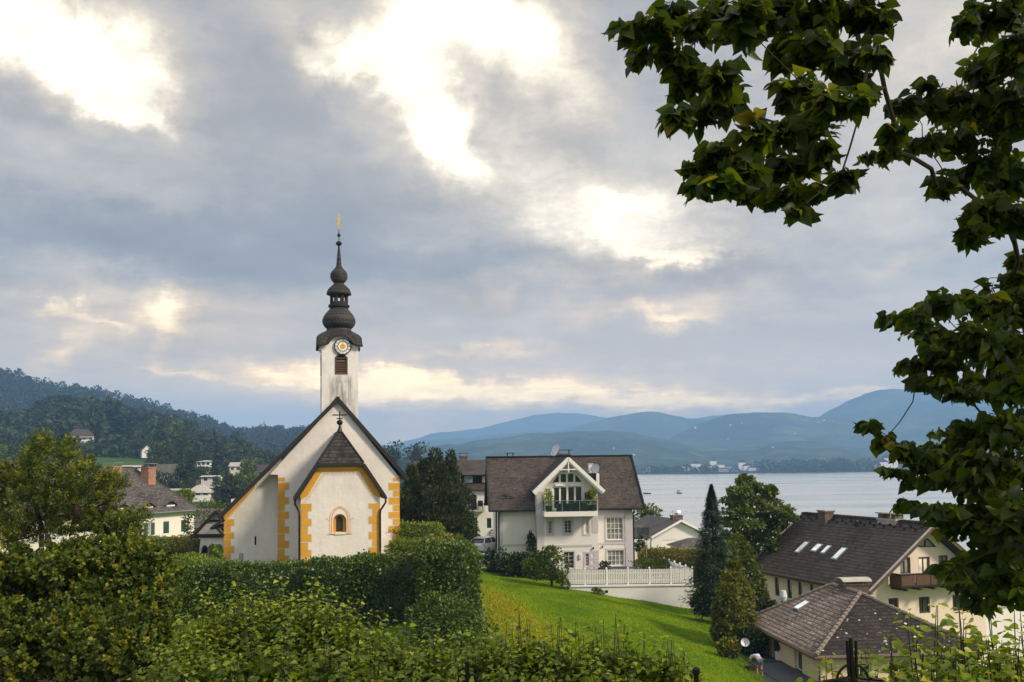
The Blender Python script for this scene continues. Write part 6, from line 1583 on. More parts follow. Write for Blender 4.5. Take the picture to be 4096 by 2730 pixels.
tw_ = f.build('gable_window', 'window_wood', cha); MB().prism(tri, GV+.12, GV+.14).build('pane', 'pane_curtain', tw_)
b = MB()
for s_ in (-1, 1): b.slab([(0, 0, zrK), (s_*hwK, 0, eK[1]), (s_*hwK, LK, eK[1]), (0, LK, zrK)], .22, 0, 1)
kr = b.build('roof', ['chalet_tile', 'dark_wood'], cha)
b = MB()
for s_ in (-1, 1): b.bar((0, -.04, zrK-.12), (s_*hwK, -.04, eK[1]-.12), .07, .28)
b.build('barge_board', 'window_wood', kr)
b = MB()
for s_ in (-1, 1): b.bar((0, -.02, zrK+.03), (s_*(hwK+.02), -.02, eK[1]+.03), .16, .05); b.bar((0, LK, zrK+.03), (s_*(hwK+.02), LK, eK[1]+.03), .14, .05)
b.build('verge_flashing', 'concrete', kr)
MB().tube([(-hwK-.08, 0, eK[1]-.05), (-hwK-.08, LK, eK[1]-.05)], .09, 7).build('gutter', 'window_wood', kr)
MB().box(-hwK+.02, -wuK, .2, LK-.2, eK[1]-.28, eK[1]-.2).build('soffit', 'fascia_wood', kr)
b = MB()
for k in range(int(LK/.4)):
    b.lathe([(.14, 0), (.13, .4)], 8).xf(Matrix.Identity(4)) if False else None
b.bar((0, 0, zrK+.04), (0, LK, zrK+.04), .28, .14)
for k in range(int(LK/.42)): b.bar((0, .42*k, zrK+.06), (0, .42*k+.10, zrK+.06), .33, .17)
b.build('ridge_tiles', 'chalet_tile', kr)
for u_ in (-.0, -hwK*.52, hwK*.52, -hwK*.93, hwK*.93): MB().box(u_-.09, u_+.09, .1, GV-.002, zK(abs(u_))-.02, zK(abs(u_))+.18).build('purlin', 'dark_wood', kr)
nK = Vector((-slK, 0, 1)).normalized()
def onroof(x, y): q = KF.hitp(c4(x, y), (0, 0, zrK+CZc), nK); q.z -= CZc; return q
for pts in (((752, 461), (779, 463), (842, 393), (814, 390)), ((862, 451), (895, 455), (938, 409), (906, 404)), ((932, 466), (956, 468), (999, 420), (977, 416)), ((1010, 506), (1040, 510), (1108, 436), (1076, 431))):
    q = [onroof(*p) for p in pts]; vs_ = sorted(p.y for p in q); us_ = sorted(p.x for p in q)
    v0, v1 = (vs_[0]+vs_[1])/2, (vs_[2]+vs_[3])/2; u0, u1 = (us_[0]+us_[1])/2, (us_[2]+us_[3])/2
    z = lambda u: zrK+slK*u
    sk = MB().slab([(u0-.06, v0-.06, z(u0-.06)+.10), (u0-.06, v1+.06, z(u0-.06)+.10), (u1+.06, v1+.06, z(u1+.06)+.10), (u1+.06, v0-.06, z(u1+.06)+.10)], .12).build('skylight', 'grey_metal', kr)
    MB().slab([(u0+.03, v0+.03, z(u0+.03)+.115), (u0+.03, v1-.03, z(u0+.03)+.115), (u1-.03, v1-.03, z(u1-.03)+.115), (u1-.03, v0+.03, z(u1-.03)+.115)], .03).build('pane', 'skylight_glass', sk)
q = onroof(945, 262); zt = KF.hit(c4(948, 162), q.y)[1]-CZc
cc = chimney(kr, q.x+.35, q.y, .8, .85, zrK-1.5, zt-.05, 'old_brick', bare=True); MB().box(q.x-.15, q.x+.85, q.y-.55, q.y+.55, zt-.049, zt+.04).build('chimney_cap', 'concrete', cc)
q = onroof(1395, 255); zt = KF.hit(c4(1400, 180), q.y)[1]-CZc
cc = chimney(kr, q.x+.35, q.y, .8, 1.9, zrK-1.3, zrK+.15, 'concrete', bare=True)
MB().box(q.x-.02, q.x+.72, q.y-.9, q.y-.45, zrK+.15, zt-.06).build('flue_pier', 'old_brick', cc); MB().box(q.x-.02, q.x+.72, q.y+.45, q.y+.9, zrK+.15, zt-.06).build('flue_pier', 'old_brick', cc); MB().box(q.x-.15, q.x+.85, q.y-1.05, q.y+1.05, zt-.059, zt+.03).build('chimney_cap', 'concrete', cc)
q = onroof(1182, 272); MB().lathe([(.1, -.2), (.1, .3), (.16, .34), (.12, .45), (.02, .47)], 10, cx=q.x, cy=q.y).xf(Matrix.Translation((0, 0, q.z))).build('roof_vent', 'dark_metal', kr)
# snow hooks
b = MB()
for r_, fr_ in ((.06, 0), (.09, 1)):
    for k in range(14): v = .7+k*LK/14+fr_*.4; u = -hwK*r_*1.2; b.box(u-.12, u, v-.06, v+.06, zrK+slK*u, zrK+slK*u+.14)
b.build('snow_hooks', 'dark_metal', kr)
wz1 = HK(2150, 845, 2.0)[1]; MB().box(wuK-1.2, wuK+9, 2.0, 9, -2, wz1).build('wing_wall', 'wall_white', cha); MB().box(wuK-1.3, wuK+9.2, 1.9, 9.2, wz1, wz1+.12).build('wing_roof', 'concrete', cha)
# balcony
kb0 = HK(1497, 705, GV-1.2); kb1 = HK(1497, 612, GV-1.2); ub0, ub1 = kb0[0], 4.2
zf, ztb = kb0[1], kb1[1]
bal = MB().box(ub0, ub1, GV-1.2, GV-.003, zf-.02, zf+.10).build('balcony', 'brown_wood', cha)
b = MB(); n = 6
for k in range(n):
    x0, x1 = ub0+(ub1-ub0)*k/n, ub0+(ub1-ub0)*(k+1)/n
    m_ = int((x1-x0-.1)/.14)
    for i in range(m_): a = x0+.06+(x1-x0-.12)*i/m_; b.box(a+.006, a+(x1-x0-.12)/m_-.006, GV-1.2, GV-1.17, zf+.02, ztb-.05)
m_ = 8
for i in range(m_): a = GV-1.16+1.1*i/m_; b.box(ub0, ub0+.03, a+.006, a+1.1/m_-.006, zf+.02, ztb-.05)
b.build('balustrade', 'brown_wood', bal)
b = MB()
for k in range(n+1): x = ub0+(ub1-ub0)*k/n; b.box(x-.05, x+.05, GV-1.23, GV-1.202, zf-.05, ztb)
b.box(ub0-.04, ub1, GV-1.25, GV-1.14, ztb-.05, ztb+.03); b.box(ub0-.04, ub0+.07, GV-1.13, GV-.003, ztb-.05, ztb+.03); b.box(ub0, ub1, GV-1.225, GV-1.203, zf+.0, zf+.12)
b.build('handrail', 'dark_wood', bal)
b = MB()
for k in range(7): x = ub0+.25+(ub1-ub0-.4)*k/6; b.box(x-.09, x+.09, GV-1.45, GV-.003, zf-.20, zf-.022)
b.build('joist', 'dark_wood', bal)

# ================================================================== SMALL HIPPED HOUSE in front of it
HO = P(c4(897, 1181), 48.0); HZ = -13.4
SF = Frame((HO.x, HO.y, 0), 5.2)
sm = thing('hipped_house', 'small yellow house with a lichen-spotted hipped tile roof, nearest at right', 'house', (HO.x, HO.y, HZ), SF.az)
zeS = HO.z-HZ; WS, LS = 9.7, 11.9
fz = SF.hitu(c4(395, 920), 0); LS = fz[0]
nr_ = SF.hit(c4(1215, 737), WS/2); 
# ridge ends
r0 = (WS/2, WS/2, 0); zrS = SF.hit(c4(1215, 737), WS/2-.1)[1]-HZ
ur0 = SF.hit(c4(1215, 737), WS/2-.1)[0]
zf_ = min(np.arange(6, 11, .05), key=lambda v: abs(SF.hit(c4(985, 682), v)[1]-HZ-zrS)); vr1 = float(zf_)
print('hipped', LS, zeS, zrS, ur0, vr1, SF.hit(c4(985, 682), vr1))
ur0 = (ur0+SF.hit(c4(985, 682), vr1)[0])/2; WS = 2*ur0
B = [(0, 0, zeS), (WS, 0, zeS), (WS, LS, zeS), (0, LS, zeS)]; q0, q1 = (ur0, WS/2-.1, zrS), (ur0, vr1, zrS)
b = MB().poly([B[0], q0, q1, B[3]]).poly([B[0], B[1], q0], 1).poly([B[1], B[2], q1, q0], 1).poly([B[2], B[3], q1], 1).poly(B[::-1], 2)
for k in range(4): p, q = B[k], B[(k+1) % 4]; b.poly([(p[0], p[1], p[2]-.16), (q[0], q[1], q[2]-.16), q, p], 2)
b.poly([(p[0], p[1], p[2]-.16) for p in B], 2)
sr_ = b.build('roof', ['lichen_tile', 'lichen_tile_dark', 'fascia_wood'], sm)
b = MB()
for p, q in ((B[0], q0), (B[1], q0), (B[2], q1), (B[3], q1), (q0, q1)):
    p, q = Vector(p), Vector(q); d = q-p; n = int(d.length/.36)
    for k in range(n):
        a = p+d*(k/n)+Vector((0, 0, .05)); c = p+d*((k+1.08)/n)+Vector((0, 0, .02)); b.tube([a, c], [.13, .105], 7)
b.build('hip_tiles', 'hip_tile', sr_)
MB().tube([(-.1, 0, zeS-.1), (-.1, LS, zeS-.1)], .075, 7).tube([(-.1, -.1, zeS-.1), (WS, -.1, zeS-.1)], .075, 7).build('gutter', 'window_wood', sr_)
iw = .42; zw_ = zeS-.16
def HS_(x, y): v, z = SF.hitu(cG(x, y), iw); return (v, z-HZ)
def RS(x0, x1, y0, y1): a = HS_(x0, (y0+y1)/2)[0]; c = HS_(x1, (y0+y1)/2)[0]; z1 = HS_((x0+x1)/2, y0)[1]; z0 = HS_((x0+x1)/2, y1)[1]; return (min(a, c), max(a, c), z0, min(z1, zw_-.06))
wA, wB, dD = RS(1000, 1115, 690, 1050), RS(1690, 1830, 1000, 1375), RS(1275, 1420, 800, 1385)
f = MB().facade([(iw, -2.5), (LS-.4, -2.5), (LS-.4, zw_), (iw, zw_)], [rpoly(wA), rpoly(wB), rpoly(dD)], 0, .28)
f.xf(Matrix(((0, 1, 0, iw), (1, 0, 0, 0), (0, 0, 1, 0), (0, 0, 0, 1))))
fw_ = [(1.9, 3.1, zw_-1.6, zw_-.35), (4.0, 5.2, zw_-1.6, zw_-.35), (6.6, 7.8, zw_-1.6, zw_-.35)]
f2 = MB().facade([(iw, -2.5), (WS-iw, -2.5), (WS-iw, zw_), (iw, zw_)], [rpoly(q) for q in fw_], iw, .2); off = len(f.v); f.v += f2.v; f.f += [tuple(i+off for i in q) for q in f2.f]; f.mi += f2.mi
f.poly([(WS-iw, iw, -2.5), (WS-iw, LS-.4, -2.5), (WS-iw, LS-.4, zw_), (WS-iw, iw, zw_)]).poly([(iw, LS-.4, -2.5), (WS-iw, LS-.4, -2.5), (WS-iw, LS-.4, zw_), (iw, LS-.4, zw_)])
f.build('wall', 'yellow_plaster', sm)
window(sm, wA, iw, 1, 1, 'window_wood', 'pane', .07, .22, .06, side=True); window(sm, wB, iw, 1, 1, 'white_paint', 'pane', .09, .22, .06, side=True)
for q in fw_: window(sm, q, iw, 2, 1, 'white_paint', 'pane', .07, .16)
dr = MB().box(iw+.2, iw+.26, dD[0]+.01, dD[1]-.01, dD[2], dD[3]-.01).build('door', 'brown_wood', sm)
MB().box(iw+.19, iw+.199, dD[0]+.35, dD[1]-.25, dD[2]+.2, dD[3]-.25).build('door_glass', 'pane', dr)
MB().box(iw+.12, iw+.19, dD[0]+.15, dD[0]+.2, dD[2]+.9, dD[2]+1.15).build('handle', 'grey_metal', dr)
for x, y in ((1235, 850), (1436, 948)): p = HS_(x, y); MB().lathe([(.03, -.14), (.08, -.1), (.09, .1), (.03, .14)], 8, cx=iw-.1, cy=p[0]).xf(Matrix.Translation((0, 0, p[1]))).build('wall_lamp', 'dark_metal', sm)
p = HS_(1415, 1110); MB().box(iw-.16, iw-.003, p[0]-.2, p[0]+.2, p[1]-.22, p[1]+.22).box(iw-.18, iw-.003, p[0]-.22, p[0]+.22, p[1]+.221, p[1]+.27).build('letter_box', 'white_paint', sm)
q = SF.hitp(c4(797, 838), (0, 0, zeS+HZ), Vector((-(zrS-zeS), 0, ur0)).normalized()); q.z -= HZ; s_ = (zrS-zeS)/ur0
sk = MB().slab([(q.x-.40, q.y-.33, q.z-.40*s_+.14), (q.x-.40, q.y+.33, q.z-.40*s_+.14), (q.x+.40, q.y+.33, q.z+.40*s_+.14), (q.x+.40, q.y-.33, q.z+.40*s_+.14)], .14).build('skylight', 'grey_metal', sr_)
MB().slab([(q.x-.34, q.y-.28, q.z-.34*s_+.155), (q.x-.34, q.y+.28, q.z-.34*s_+.155), (q.x+.34, q.y+.28, q.z+.34*s_+.155), (q.x+.34, q.y-.28, q.z+.34*s_+.155)], .03).build('pane', 'skylight_glass', sk)
cv = (WS/2-.1+vr1)/2+.2; cz1 = SF.hit(c4(1160, 665), cv)[1]-HZ; cu = SF.hit(c4(1160, 690), cv)[0]
chimney(sr_, cu, cv, 1.45, .75, zrS-.7, cz1, 'old_brick', 'concrete', .2, arched=True)
# chrome flue behind it
q = P(c4(672, 790), 62.5); k_ = 62.5/FPX/1.7485
fl_ = thing('metal_flue', 'shiny steel flue pipe with a barrel cowl behind the hipped roof', 'flue', (q.x, q.y, q.z-3), 0)
MB().lathe([(.17, -2.0), (.17, 3.0)], 14).build('pipe', 'bright_metal', fl_, True)
MB().lathe([(.17, 2.95), (22*k_, 3.0+12*k_), (25*k_, 3.0+25*k_), (17*k_, 3+67*k_), (.03, 3+68*k_)], 16).build('cowl', 'dish_grey', fl_)
# entrance steps, railings, path
p = HS_(1350, 1388); zst = dD[2]
b = MB().box(iw-1.5, iw-.003, dD[0]-.5, dD[1]+.5, -2.5, zst-.02)
for k in range(3): b.box(iw-1.5-.3*(k+1), iw-1.502-.3*k, dD[0]-.5, dD[1]+.5, -2.5, zst-.02-.17*(k+1))
b.build('doorstep', 'paving', sm)
def railing(name, label, pts, h=.95, gap=.13, mname='dark_metal', posts=None):
    t = thing(name, label, 'railing', pts[0], 0); o_ = Vector(pts[0]); rel = [Vector(p)-o_ for p in pts]
    a = MB(); c = MB()
    for p, q in zip(rel[:-1], rel[1:]):
        a.bar(p+Vector((0, 0, h)), q+Vector((0, 0, h)), .045); a.bar(p+Vector((0, 0, .12)), q+Vector((0, 0, .12)), .03)
        n = max(2, int((q-p).length/gap))
        for k in range(n+1): s_ = p.lerp(q, k/n); c.bar(s_+Vector((0, 0, 0 if k in (0, n) else .1)), s_+Vector((0, 0, h)), .04 if k in (0, n) else .018)
    a.build('handrail', mname, t); c.build('bars', mname, t); return t
def W_S(u, v, z): return SF.o + SF.u*u + SF.n*v + Vector((0, 0, HZ+z))
railing('step_railing', 'thin dark railing along the landing of the yellow house door', [W_S(iw-1.5, dD[0]-.5, zst-.02), W_S(iw-1.5, dD[1]+.5, zst-.02)], .9, .12)
railing('landing_railing', 'thin pale railing beside the window of the yellow house', [W_S(iw-.15, dD[0]-.5, zst-.02), W_S(iw-1.5, dD[0]-.5, zst-.02)], .9, .12, 'window_wood')
pz0 = -11.62
k0, k1 = PZ(cG(390, 1195), pz0+.12), PZ(cG(830, 1520), pz0+.12)
dk = (k1-k0); dk.z = 0; ln = dk.length; dk.normalize(); nk = Vector((-dk.y, dk.x, 0)); 
if nk.x < 0: nk = -nk
b = MB(); kk0 = k0-dk*3; kk1 = k1+dk*6
pav = MB().poly([kk0+Vector((0, 0, -.06)), kk1+Vector((0, 0, -.06)), kk1+nk*5+Vector((0, 0, -.06)), kk0+nk*3.0+Vector((0, 0, -.06))]).poly([kk0+Vector((0, 0, -1)), kk1+Vector((0, 0, -1)), kk1+Vector((0, 0, -.06)), kk0+Vector((0, 0, -.06))]).build('path', 'paving'); pav['kind'] = 'structure'
kb = MB(); n = 14
for k in range(n):
    a = kk0.lerp(kk1, k/n); c = kk0.lerp(kk1, (k+.97)/n); a.z = c.z = k0.z-.05; kb.bar(a-nk*.1, c-nk*.1, .22, .3)
kbo = kb.build('kerb', 'kerb_stone'); kbo['kind'] = 'structure'
railing('path_railing', 'black iron railing along the pale kerb beside the lawn', [kk0+dk*3.3+nk*.12, kk1-dk*1.0+nk*.12], .95, .2)
# hedge-side satellite dish
q = P(cG(812, 862), 53.2); e_ = thing('garden_dish', 'grey satellite dish on a pole in the dark shrubs', 'satellite dish', (q.x, q.y, q.z-1.8), 0)
d_ = dish(e_, 0, 0, 1.8, .235, R(-15), 1.8); 

# ---- person bending over on the path
def skin_mesh(verts, edges, radii, sub=2):
    me = bpy.data.meshes.new('skin_tmp'); me.from_pydata(verts, edges, []); ob = bpy.data.objects.new('skin_tmp', me); COL.objects.link(ob)
    md = ob.modifiers.new('s', 'SKIN'); md.use_smooth_shade = True
    for v, r in zip(me.skin_vertices[0].data, radii): v.radius = (r, r) if not hasattr(r, '__len__') else r
    me.skin_vertices[0].data[0].use_root = True
    ob.modifiers.new('b', 'SUBSURF').levels = sub
    dg = bpy.context.evaluated_depsgraph_get(); dg.update(); m2 = bpy.data.meshes.new_from_object(ob.evaluated_get(dg)); bpy.data.objects.remove(ob); return m2
def add_mesh(name, me, mname, parent):
    me.name = name; me.materials.clear(); me.materials.append(MATS[mname]); o_ = bpy.data.objects.new(name, me); COL.objects.link(o_); o_.parent = parent; return o_
q = PZ(cG(1068, 1468), pz0); per = thing('person', 'person in a pale lilac shirt and denim shorts bending over on the path', 'person', q, R(8))
# axes: y away from the viewer; bends forward and to the left
J = {'pel': (0, 0, .90), 'sp': (-.03, .16, 1.02), 'ch': (-.08, .36, 1.03), 'nk': (-.11, .50, .96), 'hd0': (-.13, .57, .90), 'hd1': (-.15, .66, .78),
     'hl': (-.10, 0, .87), 'kl': (-.12, .05, .48), 'al': (-.12, -.04, .09), 'tl': (-.13, .12, .04), 'hr': (.10, 0, .87), 'kr': (.12, .05, .48), 'ar': (.13, -.05, .09), 'tr': (.15, .11, .04),
     'sl': (-.26, .38, 1.0), 'el': (-.36, .40, .74), 'wl': (-.33, .50, .52), 'sr': (.10, .40, .99), 'er': (.13, .50, .74), 'wr': (.02, .58, .55)}
names = list(J); ix = {k: i for i, k in enumerate(names)}
E = [('pel', 'sp'), ('sp', 'ch'), ('ch', 'nk'), ('nk', 'hd0'), ('hd0', 'hd1'), ('pel', 'hl'), ('hl', 'kl'), ('kl', 'al'), ('al', 'tl'), ('pel', 'hr'), ('hr', 'kr'), ('kr', 'ar'), ('ar', 'tr'), ('ch', 'sl'), ('sl', 'el'), ('el', 'wl'), ('ch', 'sr'), ('sr', 'er'), ('er', 'wr')]
rad = {'pel': .13, 'sp': .125, 'ch': .14, 'nk': .06, 'hd0': .085, 'hd1': .09, 'hl': .095, 'kl': .06, 'al': .04, 'tl': .035, 'hr': .095, 'kr': .06, 'ar': .04, 'tr': .035, 'sl': .065, 'el': .045, 'wl': .032, 'sr': .065, 'er': .045, 'wr': .032}
V_ = [J[k] for k in names]; E_ = [(ix[a], ix[b_]) for a, b_ in E]; Rr = [rad[k] for k in names]
for s_, wk in ((-1, 'wl'), (1, 'wr')):
    base_ = Vector(J[wk]); d = Vector((0, .06, -.09)).normalized(); i0 = ix[wk]
    pm_i = len(V_); V_.append(tuple(base_+d*.06)); Rr.append(.034); E_.append((i0, pm_i))
    for f_, (sx_, L_) in enumerate(((-.030, .075), (-.010, .085), (.010, .08), (.028, .065))):
        a = base_+d*.10+Vector((sx_, 0, 0)); c = a+d*L_*.55+Vector((0, .008, 0)); e = c+(d+Vector((0, -.5, 0))).normalized()*L_*.45
        n0 = len(V_); V_ += [tuple(a), tuple(c), tuple(e)]; Rr += [.010, .0095, .008]; E_ += [(pm_i, n0), (n0, n0+1), (n0+1, n0+2)]
    a = base_+d*.05+Vector((-s_*.045, .01, 0)); c = a+d*.045+Vector((-s_*.015, 0, 0)); n0 = len(V_); V_ += [tuple(a), tuple(c)]; Rr += [.011, .009]; E_ += [(pm_i, n0), (n0, n0+1)]
add_mesh('body', skin_mesh(V_, E_, Rr), 'skin', per)
add_mesh('shirt', skin_mesh([(0, .03, .95), (-.03, .17, 1.035), (-.08, .36, 1.045), (-.11, .47, .985), (-.26, .38, 1.0), (-.33, .395, .84), (.10, .40, 1.0), (.125, .46, .84)], [(0, 1), (1, 2), (2, 3), (2, 4), (4, 5), (2, 6), (6, 7)], [.155, .16, .165, .085, .085, .075, .085, .075]), 'lilac_shirt', per)
add_mesh('shorts', skin_mesh([(0, .0, .92), (-.10, 0, .85), (-.115, .025, .60), (.10, 0, .85), (.115, .025, .60)], [(0, 1), (1, 2), (0, 3), (3, 4)], [.155, .12, .105, .12, .105]), 'denim', per)
add_mesh('hair', skin_mesh([(-.13, .565, .93), (-.15, .65, .83), (-.155, .70, .75)], [(0, 1), (1, 2)], [.07, .10, .08]), 'hair', per)
for s_, a in ((-1, 'al'), (1, 'ar')): add_mesh('shoe', skin_mesh([(J[a][0], J[a][1]-.04, .05), (J[a][0]+s_*.01, J[a][1]+.08, .045), (J[a][0]+s_*.02, J[a][1]+.18, .035)], [(0, 1), (1, 2)], [.05, .05, .038]), 'shoe', per)
q2 = PZ(cG(905, 1420), pz0); bg_ = thing('black_bag', 'black bag standing on the path beside the bending person', 'bag', q2, R(20))
MB().box(-.28, .28, -.16, .16, 0, .42).xf(Matrix.Identity(4)).build('bag_body', 'rubber', bg_); MB().tube([(-.16, 0, .42), (-.12, 0, .60), (.12, 0, .60), (.16, 0, .42)], .015, 5).build('handle', 'rubber', bg_)

# ================================================================== HILLSIDE HOUSES
def far_house(name, label, x, y, Y, az, L, D, ze, zr, wm='wall_white', rm='grey_tile', n=3, rows=1, **kw):
    q = P(dd(x, y), Y)
    wins = []
    for r_ in range(rows):
        for k in range(n):
            u = L*(k+.5)/n; h0 = .9+r_*(ze-.4)/max(rows, 1); wins.append((u-.65, u+.65, h0, min(h0+1.5, ze-.25)))
    a = R(az); ox, oy = q.x-math.cos(a)*L/2, q.y-math.sin(a)*L/2
    return plain_house(name, label, (ox, oy, q.z), az, L, D, ze, zr, wm, rm, .5, wins, hipl=kw.get('hipl', 0), hipr=kw.get('hipr', 0), chim=kw.get('chim'))
ht = far_house('hotel', 'large white hotel with balconies and a hipped red-brown roof on the hill', 186, 1028, 520, 25, 13, 11, 6.6, 10.2, 'wall_white', 'slate_brown', 4, 2, hipl=3., hipr=3.)
for k in (0, 1):
    z_ = 2.5+2.9*k; b = MB().box(.4, 12.6, -1.1, -.02, z_-.15, z_).box(.4, 12.6, -1.1, -1.04, z_+.55, z_+.75)
    for i in range(9): b.box(.4+12.2*i/8-.05, .4+12.2*i/8+.05, -1.1, -1.04, z_, z_+.56)
    b.build('balcony', 'window_wood', ht)
far_house('hillside_house', 'small white gabled house among the trees below the wood', 325, 1046, 470, -62, 5.6, 5, 2.6, 5.2, n=2, )
far_house('hillside_house', 'cream house with a dark dormered roof behind the second brick chimney', 384, 1101, 330, 8, 7.6, 6, 2.4, 5.2, 'cream_plaster', 'grey_tile', 4)
vl = far_house('villa', 'flat-topped white villa with terraces on the wooded slope', 467, 1085, 420, -8, 6.4, 6, 4.6, 5.2, 'wall_white', 'concrete', 3, 2, hipl=2.5, hipr=2.5)
MB().box(-.8, 7.2, -1.4, -.02, 2.2, 2.45).box(-2.0, -.02, .5, 4, 0, 2.6).build('terrace', 'wall_white', vl)
far_house('hillside_house', 'low white house with a pale hipped roof beside dark trees', 455, 1146, 275, 4, 6.4, 5.4, 2.0, 4.0, 'wall_white', 'concrete', 3, hipl=2.4, hipr=2.4, chim=(2.4, 0))
far_house('hillside_house', 'flat white bungalow left of the pale-roofed house', 406, 1142, 285, 0, 5.4, 5, 2.0, 2.4, 'wall_white', 'concrete', 4)
far_house('hillside_house', 'tiny flat white house half hidden above the pale roof', 482, 1112, 320, 0, 6, 5, 2.4, 2.8, 'wall_white', 'concrete', 2)
far_house('hillside_house', 'dark-roofed white house just left of the church roof', 608, 1098, 400, 12, 5.6, 5, 2.8, 5.6, 'wall_white', 'slate_brown', 3)
far_house('hillside_house', 'small white house peeping above the trees beside the villa', 540, 1086, 430, 0, 5, 5, 3.0, 4.6, 'cream_plaster', 'concrete', 2)
far_house('hillside_house', 'flat white house behind the left shoulder of the rectory roof', 300, 1092, 300, 5, 5.5, 5, 2.6, 3.1, 'cream_plaster', 'concrete', 2)
far_house('hillside_house', 'white house low at the left edge behind the yew', 24, 1148, 150, 10, 9, 7, 3.2, 5.8, 'wall_white', 'grey_tile', 3)
# white garden arch on the slope
q = P(dd(555, 1168), 215.); ga_ = thing('garden_arch', 'white arched garden wall below the hillside houses', 'arch', q, 0)
MB().facade([(-2.4, -.5), (2.4, -.5), (2.4, 2.1), (-2.4, 2.1)], [arch(.2, 1.0, -.4, 1.7, 8, .9)], 0, .3).build('wall', 'wall_white', ga_)
# white road on the slope
b = MB(); pts = [(-40, 1120, 330), (20, 1096, 350), (62, 1078, 380), (105, 1064, 410), (150, 1040, 450), (165, 1026, 480)]
pp = []
for x, y, Y in pts: q = P(dd(x, y), Y); pp.append(Vector((q.x, q.y, gz(q.x, q.y)+.35)))
for a, c in zip(pp[:-1], pp[1:]):
    b.poly([a+Vector((0, -2.2, -.1)), c+Vector((0, -2.2, -.1)), c+Vector((0, 2.4, .5)), a+Vector((0, 2.4, .5))])
rd = b.build('road', 'kerb_stone'); rd['kind'] = 'structure'

# ================================================================== BOATS AND THE FAR SHORE
def boat(label, x, y, L, az, cabin=True, hullm='white_paint'):
    q = PZ(dd(x, y), LAKE); t = thing('boat', label, 'boat', (q.x, q.y, LAKE), R(az))
    b = MB(); S = []
    for s_, wd, zk, zt in ((-.5, .8, -.1, .75), (-.2, 1., -.15, .75), (.2, .9, -.15, .85), (.42, .45, -.05, 1.0), (.5, .05, .3, 1.1)):
        S.append([(-wd*L*.17, s_*L, zt), (-wd*L*.12, s_*L, zk), (wd*L*.12, s_*L, zk), (wd*L*.17, s_*L, zt)])
    for i in range(4):
        for k in range(3): b.poly([S[i][k], S[i][k+1], S[i+1][k+1], S[i+1][k]])
        b.poly([S[i][3], S[i][0], S[i+1][0], S[i+1][3]])
    b.poly(S[0]); b.build('hull', hullm, t)
    if cabin:
        MB().box(-L*.12, L*.12, -L*.1, L*.18, .8, 2.1).build('cabin', 'white_paint', t); MB().box(-L*.121, L*.121, -L*.05, L*.13, 1.35, 1.9).build('window', 'pane', t); MB().box(-L*.14, L*.14, -L*.3, L*.2, 2.1, 2.22).build('canopy', 'dark_metal', t)
    else:
        MB().box(-L*.1, L*.1, L*.0, L*.05, .8, 1.4).build('windscreen', 'pane', t)
    return t
boat('white motorboat with a cabin out on the lake', 1560, 1134.5, 7.5, 12, True, 'dark_metal')
boat('small dark motorboat left of the cabin boat', 1487, 1135.5, 5.5, 78, False, 'dark_metal')
boat('distant flat boat near the far shore', 1517, 1104, 12, 84, False)
q = PZ(dd(1680, 1091), LAKE)
lh_ = thing('lakeside_hotel', 'long white lakeside building across the water between the tree belts', 'building', (q.x-30, 1440, -25), R(3))
b = MB().box(0, 62, 0, 12, -2, 5).box(14, 50, 1, 11, 5, 8.5).box(22, 40, 2, 10, 8.5, 12); b.build('wall', 'wall_white', lh_)
b = MB()
for z_ in (1.2, 3.4): b.box(1, 61, -.15, -.02, z_, z_+1.1)
b.box(15, 49, .85, .98, 5.8, 7.4); b.build('window', 'pane', lh_)
MB().box(-.6, 62.6, -.6, 12.6, 5, 5.4).box(13.4, 50.6, .4, 11.6, 8.5, 8.9).box(21.5, 40.5, 1.5, 10.5, 12, 12.5).build('roof', 'concrete', lh_)
rr2 = random.Random(5)
def shore_house(x, Y, w_, h, mname='wall_white'):
    q = P(dd(x, 1090), Y); t = MB().box(-w_/2, w_/2, 0, w_*.7, -3, h); t.prism([(-w_*.56, h), (w_*.56, h), (0, h+w_*.32)], -.4, w_*.7+.4, 1)
    o_ = t.build('shore_house', [mname, 'slate_brown']); o_.location = (q.x, q.y, -22.5)
    return tag(o_, 'tiny pale house on the far lake shore', 'house', 'pale houses on the far shore')
for x, Y, w_, h in ((1488, 1465, 12, 8), (1577, 1470, 15, 8), (1600, 1475, 16, 12), (1625, 1472, 12, 9), (1648, 1465, 14, 6), (1640, 1500, 10, 16), (1720, 1462, 14, 8), (1707, 1478, 12, 13), (1734, 1455, 16, 5), (2030, 1470, 18, 11), (2048, 1475, 22, 17), (2010, 1462, 14, 8)):
    shore_house(x, Y, w_, h)
